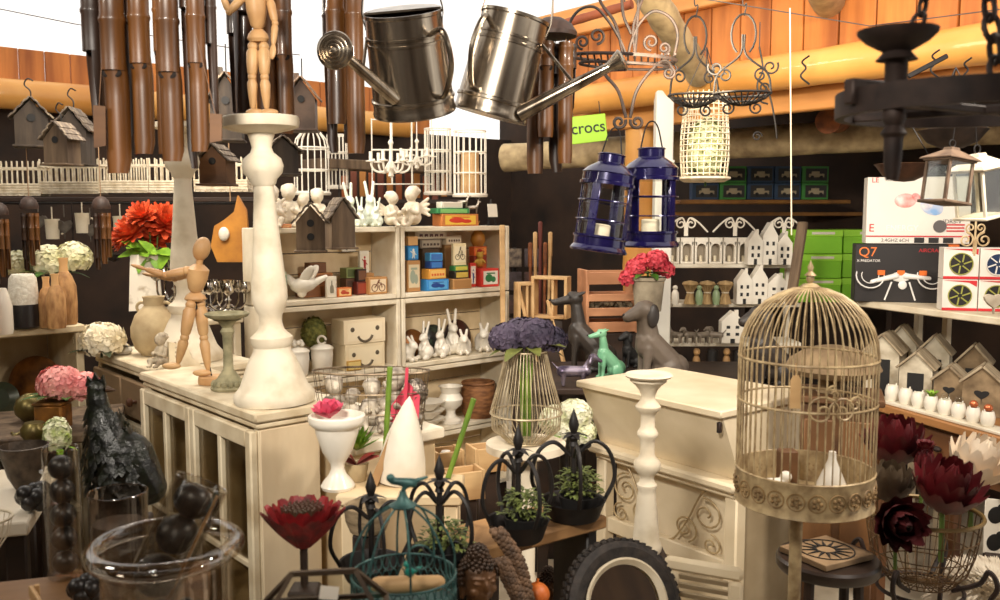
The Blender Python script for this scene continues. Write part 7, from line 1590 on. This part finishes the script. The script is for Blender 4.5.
# ---- leaning ladder pole, green shoe boxes, toy car boxes
a, b = P(790, 305, 3.9), P(803, 222, 3.95); d = b - a; m = M(); m.box((0, 0, d.length / 2), (.045, .02, d.length), .003); m.o('leaning_board', GREYW, loc=a, R=aim(d), label='grey wooden board leaning left of the green boxes', cat='board')
LIME = mat('lime_green', (140, 206, 44), (122, 190, 36), 5, .5); LIME2 = mat('lime_lid', (156, 218, 60), None, rough=.5)
q = P(830, 298, 5.0)
r_ = T('stock_shelf', 'dark stock shelf in the hall carrying the green shoe boxes', 'shelf', (q.x, q.y, 0), ang(AX) + 180)
m = M(); m.box((0, 0, q.z - .012), (.9, .42, .022), .003); m.o('board', DARKW, r_)
for s in (-1, 1): m = M(); m.box((s * .43, 0, (q.z - .025) / 2), (.03, .4, q.z - .026), .003); m.o('upright', DARKW, r_)
k = K(q)
def shoebox(p, k, w, d, h, label, rz):
    t = T('shoe_box', label, 'box', p, rz, 'lime green shoe boxes'); m = M(k); m.box((0, 0, h * .36), (w - 1, d - 1, h * .72), .3); m.o('base', LIME, t); m = M(k); m.box((0, 0, h * .86), (w, d, h * .28), .3); m.o('lid', LIME2, t); m = M(k); m.box((w * .1, -d / 2 - .2, h * .86), (w * .46, .3, h * .1)); m.o('printed_strip', CERAM, t)
rzz = 0
for i in range(3): p = P(809, 298, 4.85); p.z = q.z + (i * 23 + .3) * k; shoebox(p, k, 47, 40, 22.4, 'lime green shoe box, %s of the left stack' % ('lowest', 'middle one', 'topmost')[i], rzz)
for i in range(3): p = P(855, 298, 4.9); p.z = q.z + (i * 23 + .3) * k; shoebox(p, k, 42, 40, 22.4, 'lime green shoe box, %s of the right stack' % ('lowest', 'middle one', 'topmost')[i], rzz)
q = P(758, 200, 5.2)
m = M(); m.box((0, 0, -.012), (.95, .3, .022), .003); m.o('hall_shelf', mat('ochre_shelf', (150, 100, 40), (100, 64, 26), 10, .7), loc=q, label='ochre shelf board in the dark hall under the toy car boxes', cat='shelf')
k = K(q); DKB = mat('toy_box_dark', (44, 40, 36), None, rough=.5)
for r in range(2):
    for c in range(5):
        cols = (mat('toy_green', (64, 140, 58), None, rough=.5), mat('toy_blue', (40, 66, 96), None, rough=.5))[0 if c in (4, 1) else 1]
        p = P(703 + c * 27, 200, 5.2); p.z = q.z + (r * 16.5 + .3) * k; p.y = q.y - .02; t = T('toy_car_box', 'toy car box, %s in the %s row of the hall shelf' % (('first', 'second', 'third', 'fourth', 'last')[c], ('lower', 'upper')[r]), 'box', p, 0, 'toy car boxes on the hall shelf')
        m = M(k); m.box((0, 0, 8), (26, 14, 16), .2); m.o('carton', cols, t); m = M(k); m.box((1, -7.1, 8), (21, .3, 12)); m.o('window', DKB, t)
        m = M(k); m.box((1, -7.6, 7), (15, .8, 3.4), .3); m.box((0, -7.6, 9.6), (8, .8, 3), .4); m.o('car', mat('tan_car', (176, 160, 130), None, rough=.4), t)
        for s in (-4.5, 4.5): m = M(k); m.lathe([(0, 0), (1.8, 0), (1.8, .8), (0, .8)], (1 + s, -7.5, 5.2), 10, rot(90)); m.o('wheel', BLACK, t)
m = M(); m.box((0, 0, 0), (1.5, .3, .02)); m.o('hall_shelf', mat('ochre_shelf'), loc=P(790, 214, 5.45), label='ochre shelf board lower down in the dark hall', cat='shelf')
# ---- boxes on the wall shelf: drone box, appliance box, fan boxes
def on_shelf(px, v=.12):
    d = ray(px, 300); base = s0 + SN * v; x = SD; det = d.x * -x.y + x.x * d.y; s = (base.x * -x.y + x.x * base.y) / det; return V((d.x * s, d.y * s, 1.2 + .001))
RZ = ang(SD) + 42
ORB = mat('orange_card', (224, 110, 36), None, rough=.5); BLKC = mat('black_card', (34, 30, 30), None, rough=.45); WCARD = mat('white_card', (232, 226, 216), (222, 214, 204), 4, .5); REDC = mat('red_card', (200, 42, 48), None, rough=.5)
WTXT = mat('white_print', (232, 228, 222), None, rough=.5); OTXT = mat('orange_print', (232, 120, 50), None, rough=.5); GTXT = mat('grey_print', (90, 84, 84), None, rough=.5)
p = on_shelf(897, .12); k = K(p)
DBX = T('drone_box', 'black drone box with an orange side reading Q7 on the white shelf', 'box', p, -14); Wd, Hd, Dd = 84, 57, 26
m = M(k); m.box((0, 0, Hd / 2), (Wd, Dd, Hd), .4); m.o('carton', BLKC, DBX)
m = M(k); m.box((Wd / 2 + 5, -.2, Hd / 2), (9.6, Dd + .2, Hd + .1), .3); m.o('orange_side', ORB, DBX)
y = -Dd / 2 - .4
X = lambda x, z: tr(x * k, y * k, z * k) @ FRONT
text('Q7', 13 * k, OTXT, DBX, X(-31, 49), .0003); text('X-PREDATOR', 3.6 * k, WTXT, DBX, X(-30, 40.5), .0003); text('AIRCRAFT', 5 * k, REDC, DBX, X(27, 51), .0003)
DRW2 = mat('drone_white', (226, 224, 220), None, rough=.35)
m = M(k); yy = y - .6; m.cap((-26, yy, 20), 2, (-4, yy, 26), 3); m.cap((26, yy, 24), 2, (4, yy, 26), 3); m.ell((0, yy, 25), (9, 1, 5)); m.ell((2, yy, 17), (4, 1, 4.4))
for sx in (-1, 1): m.tube([(sx * 8, yy, 20), (sx * 14, yy, 2)], .9, 5); m.ring((sx * 28 + 0, yy, 26), 13, .7, 22, 4, rot(68, 0, 0), 13); m.ring((sx * 28, yy, 26), 8, .5, 22, 4, rot(68), 8)
m.o('drone_picture', DRW2, DBX); m = M(k); 
for x in (-18, 0, 20): m.box((x, yy - 1, 29), (7, 1, 5), .4)
m.o('orange_pods', ORB, DBX)
# appliance box on top
p2 = V((p.x, p.y, p.z + (Hd + .6) * k)) + V((-.012, .01, 0)); WB_ = T('appliance_box', 'large white printed box standing on the black drone box', 'box', p2 + V((17 * k, -4 * k, 0)), -14); Wd2, Hd2, Dd2 = 94, 65, 24
m = M(k); m.box((0, 0, Hd2 / 2), (Wd2, Dd2, Hd2), .4); m.o('carton', WCARD, WB_); y = -Dd2 / 2 - .4
m = M(k); m.box((0, y, 7.2), (Wd2, .5, 1.2)); m.o('red_line', REDC, WB_)
text('E', 11 * k, REDC, WB_, X(-42, 15), .0003); text('LE', 7 * k, REDC, WB_, X(-40, 62), .0003); text('IDRS-V', 5.6 * k, GTXT, WB_, X(31, 21.5), .0003); text('2.4GHZ 6CH', 4.6 * k, GTXT, WB_, X(-20, 3.2), .0003); text('ENERGY', 8 * k, mat('pale_print', (246, 243, 238), None, rough=.4), WB_, X(-14, 15), .0003)
m = M(k); m.lathe([(0, 0), (6, 0), (6, .5), (0, .5)], (20, y, 17), 22, rot(90)); m.o('round_logo', GTXT, WB_)
for i, (x, z, r, c) in enumerate(((-12, 42, 10, (226, 132, 124)), (12, 36, 11, (132, 172, 220)), (-2, 45, 5, (206, 70, 66)), (8, 38, 5, (70, 124, 196)))):
    m = M(k); m.ell((x, y + .2 - .1 * i, z), (r, .3, r * .7), rot(0, 25 * i, 0)); m.o('printed_splash', mat('splash_%d' % i, c, (236, 224, 220), 22, .5, contrast=(.4, .7)), WB_)
for i in range(3): m = M(k); m.box((2 + i * 13, y, 3.4), (9, .4, 5)); m.o('small_picture', BLKC, WB_)
m = M(k); 
for i in range(3): m.box((34, y, 18.5 - i * 3), (16, .3, 1.4))
m.o('red_print_lines', REDC, WB_)
# red white fan boxes
p = on_shelf(972, .12); k = K(p)
for i, (dx, dz, lb) in enumerate(((-14, 0, 'lower left of the four'), (19, 0, 'lower right of the four'), (-14, 31.4, 'upper left of the four'), (19, 31.4, 'upper right of the four'))):
    t = T('round_window_box', 'red and white box with round window, %s at right edge' % lb, 'box', p + V((dx * k * .97, -dx * k * .24, dz * k)), -14, 'red and white boxes at the right edge')
    m = M(k); m.box((0, 0, 15.5), (32, 22, 31), .3); m.o('carton', WCARD, t); m = M(k); m.prism([(-15, 30), (15, 30), (15, 24), (8, 28)], .5, tr(0, -11.3, 0)); m.o('red_corner', REDC, t); m = M(k); m.box((0, -11.3, 1.4), (32, .4, 2.6)); m.o('red_stripe', REDC, t)
    m = M(k); m.lathe([(0, 0), (10.5, 0), (10.5, .6), (0, .6)], (0, -11.2, 15), 28, rot(90)); m.o('round_window', BLKC if i != 3 else mat('navy_print', (30, 50, 84), None, rough=.4), t)
    m = M(k); m.ring((0, -12, 15), 10.5, .6, 28, 5, rot(90))
    for j in range(6): a = j * PI / 3; m.tube([(2 * math.cos(a), -12, 15 + 2 * math.sin(a)), (9.5 * math.cos(a + .3), -12, 15 + 9.5 * math.sin(a + .3))], .9, 4)
    m.o('blade_picture', mat('olive_print', (150, 150, 70), None, rough=.5) if i != 3 else WTXT, t)
p, k = at(975, 240, 2.9); r_ = T('iron_scroll_hanger', 'cream iron scroll ornament hanging above the red and white boxes', 'ornament', p); m = M(k)
for s in (-1, 1): m.tube(spiral(s * 9, 0, 8, 1.5, 90, 1.5 * s), 1, 5); m.tube(bez([(s * 1, 0, -14), (s * 2, 0, 2), (s * 9, 0, 8)], 6), 1, 5); m.tube(spiral(s * 5, 12, 5, 1, 270, 1.3 * s), .9, 5)
m.tube([(0, 0, -16), (0, 0, 26)], 1, 5); m.o('scrolls', CREAM, r_)
# fluffy felt birds / heart ornaments on the fan boxes
p, k = at(994, 300, 2.75); m = M(k); m.prism([(0, -14)] + [(8.5 * math.sin(t) ** 3 * 1.2, 7 * math.cos(t) - 2.6 * math.cos(2 * t) - math.cos(3 * t)) for t in [PI - .4 - i_ * (2 * PI - .8) / 18 for i_ in range(19)]], 4); m.o('hanging_heart', mat('felt_grey', (190, 178, 158), (140, 126, 106), 20, .9), loc=p, label='grey felt heart hanging before the red and white boxes at the right edge', cat='heart ornament')
# ---- stone houses on the console table
def on_table(px, v): 
    d = ray(px, 300); base = t0 + TN * v; x = TD; det = d.x * -x.y + x.x * d.y; s = (base.x * -x.y + x.x * base.y) / det; return V((d.x * s, d.y * s, .851))
FELT = mat('felt_house', (206, 196, 174), (150, 136, 112), 14, .9, bump=.15, contrast=(.4, .7)); FELT2 = mat('brown_stone_house', (150, 128, 98), (96, 78, 56), 18, .9, bump=.2); ROOFW = mat('weathered_roof', (184, 168, 140), (112, 94, 72), 12, .85, bump=.2, st=(1, 3, 1))
def nhouse(p, k, w, h, L, label, mt=FELT, hole='door', rz=0):
    t = T('nesting_house', label, 'birdhouse', p, rz, 'small houses on the console table'); g = h * .66
    m = M(k); m.prism([(-w / 2, 0), (w / 2, 0), (w / 2, g), (0, h * .96), (-w / 2, g)], L); m.o('body', mt, t)
    an = math.degrees(math.atan2(h * .96 - g, w / 2)); S = math.hypot(w / 2, h * .96 - g) + 3
    for s in (-1, 1):
        m = M(k); m.box((S / 2, 0, 1), (S, L + 6, 2.2), .5)
        Xm = tr(0, 0, h * .97) @ (rot(0, an, 0) if s > 0 else rot(0, 0, 180) @ rot(0, an, 0)); m.v = [Xm @ q for q in m.v]; m.o('roof_slope', ROOFW, t)
    y = -L / 2 - .2
    if hole == 'door': m = M(k); m.box((0, y, g * .42), (w * .5, .5, g * .84)); m.o('door_opening', BLACK, t)
    else: m = M(k); m.prism([(0, -w * .3)] + [(w * .17 * math.sin(t_) ** 3 * 1.2, w * .018 * (7 * math.cos(t_) - 2.6 * math.cos(2 * t_) - math.cos(3 * t_))) for t_ in [PI - .4 - i_ * (2 * PI - .8) / 18 for i_ in range(19)]], .6, tr(0, y, g * .66)); m.o('heart_opening', BLACK, t)
    return t
NR = ang(TD) + 90 - 22
NR = -34
for x, v, w, h, L, mt, hole, lb in ((888, .22, 32, 56, 40, FELT, 'door', 'tall pale felt house with a dark doorway, left in the row'), (922, .21, 30, 47, 36, FELT, 'door', 'pale felt house with a square doorway, second in the row'), (955, .2, 27, 41, 28, FELT2, 'heart', 'brown stone house with a small heart hole, third in the row'), (988, .2, 34, 50, 30, FELT2, 'heart', 'big brown stone house with a large heart hole at the right edge'), (905, .41, 28, 56, 22, FELT, 'door', 'pale house at the back left of the console table'), (938, .41, 28, 54, 22, FELT, 'door', 'pale house standing behind the second felt house'), (978, .41, 28, 54, 22, FELT2, 'door', 'brown house standing behind the heart hole houses')):
    p = on_table(x, v); nhouse(p, K(p), w, h, L, lb, mt, hole, NR)
# tiny pots on their tray
m = M(); m.box((0, 0, .006), (TL * .8, .07, .012), .003); q = on_table(945, .02); m.o('pot_tray', SW, loc=V((q.x, q.y, .8505)), rz=ang(TD), label='long white tray under the row of tiny pots', cat='tray')
for i, x in enumerate((896, 910, 923, 936, 950, 964, 979, 994)):
    p = on_table(x, .02); p.z = .863; k = K(p); t = T('tiny_pot', 'tiny white owl shaped pot, %s from the left on the tray' % ('first', 'second', 'third', 'fourth', 'fifth', 'sixth', 'seventh', 'eighth')[i], 'pot', p, 20, 'tiny white pots on the tray')
    m = M(k); m.lathe([(0, 0), (5, 0), (6.6, 4), (7, 9), (6, 13), (5.4, 15), (4.6, 15), (4.4, 8), (0, 7)], n=18); m.cap((-4.5, 0, 14), 1, (-5, 0, 16.5), .6); m.cap((4.5, 0, 14), 1, (5, 0, 16.5), .6); m.o('pot', CERAM, t)
    if i == 3:
        m = M(k)
        for j in range(14): a = j * 2.4; m.leaf((0, 0, 12), (math.cos(a) * .7, math.sin(a) * .7, 1), (-math.cos(a), -math.sin(a), .3), 11, 3.4, .1, .15, 3, .05)
        m.o('tiny_plant', LEAF2, loc=p, label='tiny bright green plant in the fourth pot', cat='plant')
    elif i > 3: m = M(k); m.ell((0, 0, 18), 4.2, None, 14, 10); m.tube([(0, 0, 12), (0, 0, 15)], 1, 5); m.o('glass_ball', GLASS if i < 6 else mat('copper_ball', (196, 110, 70), None, rough=.3, metal=.6), loc=p, label=('clear glass ball in the fifth tiny pot', 'clear glass ball in the sixth tiny pot', 'copper coloured ball in the seventh tiny pot', 'copper coloured ball in the eighth tiny pot')[i - 4], cat='ornament')
# stone bowl stack behind the cage
p = on_table(878, .04) + V((-.05, -.04, 0)); p = P(884, 388, 3.1); p.z = .851; k = K(p)
# ---- cream bird cage on a pole
p = P(803, 502, 1.75); k = K(p)
CAGE = mat('cage_cream', (184, 162, 122), (122, 98, 66), 40, .5, .1, bump=.1)
r_ = T('bird_cage', 'tall cream wire bird cage with a domed top on a pole at the right', 'bird cage', p); CR_ = 65.5
m = M(k); m.lathe([(0, 2), (CR_, 2), (CR_, 4), (0, 4)], n=48); m.o('floor_tray', CAGE, r_)
m = M(k); m.lathe([(CR_ + .2, 1), (CR_ + 1.6, 2), (CR_ + .6, 5), (CR_ + .6, 33), (CR_ + 1.6, 36), (CR_ + .2, 37), (CR_ - .6, 36), (CR_ - .6, 2), (CR_ + .2, 1)], n=64, cap=False); m.o('base_band', CAGE, r_)
m = M(k); n = 22
for i in range(n):
    a = 2 * PI * i / n; Xq = rot(0, 0, math.degrees(a)) @ tr(CR_ + .9, 0, 19)
    for j in range(5): b = 2 * PI * j / 5; m.ell(Xq @ V((0, 3.6 * math.cos(b), 3.6 * math.sin(b))), 2.1, None, 6, 4)
    m.ring(Xq @ V((0, 0, 0)), 8, .8, 18, 4, rot(0, 90, 0) if False else Xq.to_3x3().to_4x4() @ rot(0, 90, 0), 8)
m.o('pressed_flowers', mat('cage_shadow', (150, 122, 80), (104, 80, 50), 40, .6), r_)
for z in (104, 147): m = M(k); m.ring((0, 0, z), CR_, 1.3, 56, 6); m.o('hoop', CAGE, r_)
ZD = 150
for i in range(54):
    a = 2 * PI * i / 54; c, s = math.cos(a), math.sin(a); pts = [(CR_ * c, CR_ * s, 36), (CR_ * c, CR_ * s, 110), (CR_ * c, CR_ * s, ZD)]
    for b in range(1, 8): e = b / 7 * PI / 2 * .97; q = CR_ * math.cos(e); pts.append((q * c, q * s, ZD + 66 * math.sin(e)))
    m = M(k); m.tube(pts, .75, 5); m.o('bar', CAGE, r_)
m = M(k); m.lathe([(0, 213), (8, 213), (10, 216), (6, 219), (0, 220)], n=18); m.ell((0, 0, 224), (4, 4, 5)); m.lathe([(0, 227), (6, 227), (2, 231), (3, 235), (0, 242)], n=12); m.o('finial', CAGE, r_)
m = M(k); m.lathe([(0, 0), (6.2, 0), (6.2, -((p.z - .02) / k)), (0, -((p.z - .02) / k))][::-1], (-6, 0, 2), 16); m.o('pole', CAGE, r_)
m = M(k); h = p.z / k; m.lathe([(0, -h), (60, -h), (60, -h + 4), (10, -h + 8), (0, -h + 8)], (-6, 0, 0), 32); m.o('foot', CAGE, r_)
m = M(k)
for (cx, cz, r0, a0, tn) in ((-8, 84, 16, 0, 1.5), (12, 84, 14, 180, -1.5), (2, 100, 8, 90, 1.2), (24, 90, 8, 0, 1.2)): m.tube([(q[0], -CR_ - .5 + abs(q[0]) ** 2 * .0078, q[2] + 22) for q in spiral(cx, cz, r0, 2, a0, tn)], 1.1, 5)
m.o('scroll_door', CAGE, r_)
m = M(k); m.prism([(-5, 0), (5, 0), (5, 26), (2.5, 31), (-2.5, 31), (-5, 26)], .8, tr(-31, -CR_ * .92, 108)); m.tube([(-31, -CR_ * .92, 138), (-31, -CR_ * .9, 150)], .4, 4); m.o('price_tag', PALEW, r_)
CGP, CGK = p, k
m = M(k); m.lathe([(0, 0), (13, 0), (15, 6), (14, 18), (8, 32), (4, 42), (3.4, 50), (0, 51)], n=24); m.o('ceramic_pear', CERAM, loc=p + V((24, -10, 4.2)) * k, label='cream ceramic pear standing inside the cream bird cage', cat='ornament')
m = M(k); m.cap((-12, 0, 8), 8, (10, 0, 10), 7); m.ell((16, 0, 18), 6); m.cap((-16, 0, 10), 5, (-28, 0, 16), 2.5); m.o('bird_figurine', CERAM, loc=p + V((-30, 12, 4.4)) * k, label='pale bird figurine lying inside the cream bird cage', cat='figurine', re=k * 1.1, sm=3)
m = M(k); m.box((0, 0, 20), (18, 16, 40), 1); m.o('wooden_block', BROWNW, loc=p + V((-6, 34, 4.2)) * k, label='brown wooden block at the back inside the cream bird cage', cat='block')
m = M(k); m.box((0, 0, 8), (14, 8, 15), .6); m.o('small_dark_box', DARKW, loc=p + V((-30, -26, 4.2)) * k, label='small dark box at the front left inside the cream bird cage', cat='box')
# stool table with the sun ray book behind the pole
p = P(828, 556, 2.0); k = K(p)
r_ = T('round_stool', 'dark round stool table under the sun ray board, beside the cage pole', 'stool', (p.x, p.y, 0)); z0 = p.z
m = M(); m.lathe([(0, z0 - .03), (.11, z0 - .03), (.115, z0 - .022), (.115, z0 - .006), (.11, z0), (0, z0)], n=40); m.o('seat', mat('black_lacquer', (34, 26, 22), (52, 38, 30), 10, .35), r_)
for a in (40, 130, 220, 310): m = M(); m.tube([(.075 * math.cos(math.radians(a)), .075 * math.sin(math.radians(a)), z0 - .03), (.1 * math.cos(math.radians(a)), .1 * math.sin(math.radians(a)), 0)], .012, 8); m.o('leg', DARKW, r_)
m = M(); m.ring((0, 0, .25), .093, .006, 30, 6); m.o('foot_ring', IRON2, r_)
b = V((p.x - .005, p.y, z0 + .001)); r_ = T('sun_ray_board', 'square wooden board with a dark sun ray design lying on the round stool', 'board', b, 28)
m = M(k); m.box((0, 0, 3), (66, 60, 6), .6); m.o('board', mat('tan_board', (158, 130, 96), (112, 88, 60), 14, .7), r_); m = M(k); m.ring((0, 0, 6.4), 27, .8, 32, 4)
for i in range(14): a = 2 * PI * i / 14; m.prism([(9, -2), (25, 0), (9, 2)], .8, rot(0, 0, math.degrees(a)) @ tr(0, 0, 6.6) @ rot(90))
m.o('ray_design', BLACK, r_)
# ---- protea basket
p = P(920, 582, 2.1); k = K(p)
RW = mat('rust_wire', (110, 84, 52), (70, 50, 32), 30, .6, .4); BK = T('flower_basket', 'rusty wire basket full of artichoke flowers on iron legs at the lower right', 'basket', p)
m = M(k); N_ = 30
for z, R_ in ((2, 30), (16, 42), (34, 48), (52, 51), (70, 53)): m.ring((0, 0, z), R_, .7, 40, 4)
for i in range(N_): a = 2 * PI * i / N_; m.tube([(R_ * math.cos(a), R_ * math.sin(a), z) for z, R_ in ((1, 0), (2, 30), (16, 42), (34, 48), (52, 51), (70, 53))], .6, 4)
for R_ in (10, 20): m.ring((0, 0, 2), R_, .6, 30, 4)
m.o('wires', RW, BK); m = M(k); m.ring((0, 0, 72), 54, 2, 44, 6); m.o('rim', mat('brass_rim', (112, 90, 50), None, rough=.5, metal=.3), BK)
h = p.z / k
for i in range(4): a = PI / 4 + i * PI / 2; m = M(k); c, s = math.cos(a), math.sin(a); m.tube(bez([(30 * c, 30 * s, 0), (54 * c, 54 * s, 14), (62 * c, 62 * s, 28), (70 * c, 70 * s, 14), (60 * c, 60 * s, -20), (58 * c, 58 * s, -h * .5), (64 * c, 64 * s, -h + 2)], 6), 2.4, 6); m.o('leg', IRON, BK)
m = M(k); m.ring((0, 0, -6), 40, 2, 36, 6); m.o('stand_ring', IRON, BK)
MAR = mat('maroon_petals', (104, 20, 26), (50, 8, 12), 8, .5); GRP = mat('grey_green_petals', (112, 94, 72), (66, 52, 40), 8, .6); WPE = mat('cream_white_petals', (236, 222, 200), (206, 182, 154), 6, .6); DMR = mat('dark_maroon', (84, 22, 24), (40, 10, 12), 8, .5)
def protea(px, py, Y, R_, mt, label, up=(0, -.4, 1), openf=1.0, name='protea_flower', core=None):
    p, k = at(px, py, Y); t = T(name, label, 'flower', p); up = V(up).normalized()
    u = up.orthogonal().normalized(); w_ = up.cross(u)
    for li, (n, L, op) in enumerate(((12, .95, 74), (11, 1.05, 58), (10, 1.1, 42), (8, 1.1, 28))):
        m = M(k)
        for i in range(n):
            a = 2 * PI * (i + .5 * (li % 2)) / n; o = math.radians(op * openf); rd = u * math.cos(a) + w_ * math.sin(a); d = rd * math.sin(o) + up * math.cos(o)
            m.leaf(rd * R_ * .2 - up * R_ * .55, d, up * math.sin(o) - rd * math.cos(o), R_ * 1.25 * L, R_ * .68, -.62, .2, 6, .18, .5)
        m.o('petals', mt, t)
    m = M(k)
    for i in range(26): a = i * 2.4; q = R_ * .3 * math.sqrt(i / 26); b = u * (q * math.cos(a)) + w_ * (q * math.sin(a)); m.tube([b - up * R_ * .2, b * 1.2 + up * R_ * .5], R_ * .025, 4)
    m.o('stamens', core or mt, t)
    m = M(k); m.tube([tuple(-up * R_ * .4), tuple(V((0, 4, -R_ * 2.1)))], R_ * .08, 6); m.o('stem', STEM, t); return t
protea(895, 448, 2.2, 30, MAR, 'maroon artichoke flower at the top left of the wire basket', (-.1, -.2, 1))
protea(890, 488, 2.0, 25, GRP, 'grey green artichoke flower at the left of the wire basket', (-.1, -.3, 1), .9, core=WPE)
protea(946, 494, 1.98, 34, MAR, 'large maroon artichoke flower at the front right of the wire basket', (.05, -.4, 1), .95, core=WPE)
protea(976, 468, 2.2, 31, WPE, 'cream white artichoke flower at the right of the wire basket', (.25, -.3, 1), .95)
protea(899, 522, 1.93, 24, DMR, 'dark maroon flower facing forward over the wire basket rim', (-.05, -1, .1), 1.05, core=MAR)
protea(924, 464, 2.12, 24, MAR, 'maroon artichoke bud in the middle of the wire basket', (0, -.1, 1), .4)
# fluffy rug, penguin board
p = P(1000, 596, 2.42); k = K(p); FZ = p.z + .05
FURM = mat('rug_white', (226, 216, 196), (196, 180, 156), 16, .95)
r_ = T('fluffy_pouf', 'fluffy white fur pouf on the floor at the lower right corner', 'pouf', (p.x, p.y, 0))
m = M(); m.lathe([(0, .002), (.14, .002), (.16, .05), (.17, FZ * .6), (.15, FZ - .06), (.1, FZ - .01), (0, FZ)], n=30); m.o('cushion', FURM, r_)
m = M()
for i in range(2600):
    a = rnd.uniform(0, 2 * PI); z = rnd.uniform(.05, FZ); q = .17 if z < FZ - .06 else .13; 
    if i % 2: z = FZ - .012; q = .13 * math.sqrt(rnd.random())
    d = V((math.cos(a), math.sin(a), -.2 if not i % 2 else 1.2)); m.leaf((q * math.cos(a), q * math.sin(a), z), d + V((rnd.uniform(-.5, .5), rnd.uniform(-.5, .5), 0)), (0, 0, 1), .035, .01, .3, .05, 2)
m.o('fur', FURM, r_, kind='stuff')
p = P(996, 552, 2.85); k = K(p); r_ = T('photo_board', 'small board with black and white pictures at the lower right edge', 'picture', p, -20); m = M(k); m.box((0, 0, 26), (24, 2, 56), .4); m.o('board', CERAM, r_)
for z in (10, 38): m = M(k); m.ell((-2, -1.2, z), (7, .4, 9), rot(0, 15, 0)); m.ell((3, -1.3, z + 8), (4, .4, 4)); m.o('picture', BLACK, r_)
r_ = T('stand', 'dark stand under the small picture board at the right edge', 'stand', (p.x, p.y, 0), -20); m = M(); m.box((0, 0, p.z / 2 - .001), (.07, .05, p.z - .003), .004); m.o('block', DARKW, r_)

# brown wooden chest with a carved ring and the stone cap behind the cage
p = P(832, 600, 2.5); q = P(832, 398, 2.5)
r_ = T('wooden_chest', 'tall brown wooden chest just behind the cream bird cage', 'chest', (p.x, p.y, 0), -20); m = M(); m.box((0, 0, q.z / 2 + .28), (.2, .16, q.z - .56), .005); m.o('body', BROWNW, r_)
for s_ in (-.085, .085):
    for y_ in (-.065, .065): m = M(); m.box((s_, y_, .28), (.025, .025, .558), .003); m.o('leg', BROWNW, r_)
for s_ in (-.05, .05): m = M(); m.box((s_, -.082, q.z * .5 + .28), (.08, .008, (q.z - .56) * .8), .003); m.o('door', mat('chest_panel', (140, 98, 58), (92, 60, 34), 12, .6, st=(1, 1, .15)), r_)
m = M(); m.box((0, 0, q.z + .008), (.23, .19, .02), .004); m.o('top', BROWNW, r_)
k = K(q); m = M(k); m.lathe([(0, 0), (16, 0), (14, 3), (12, 12), (22, 14), (40, 18), (46, 24), (42, 32), (30, 40), (20, 44), (10, 46), (0, 46.5)], n=32); m.o('stone_cap', mat('stone_cap', (150, 126, 92), (96, 76, 52), 14, .8, bump=.25), loc=V((q.x, q.y, q.z + .019)), label='mushroom shaped brown stone cap on the wooden chest behind the cage', cat='stone ornament')
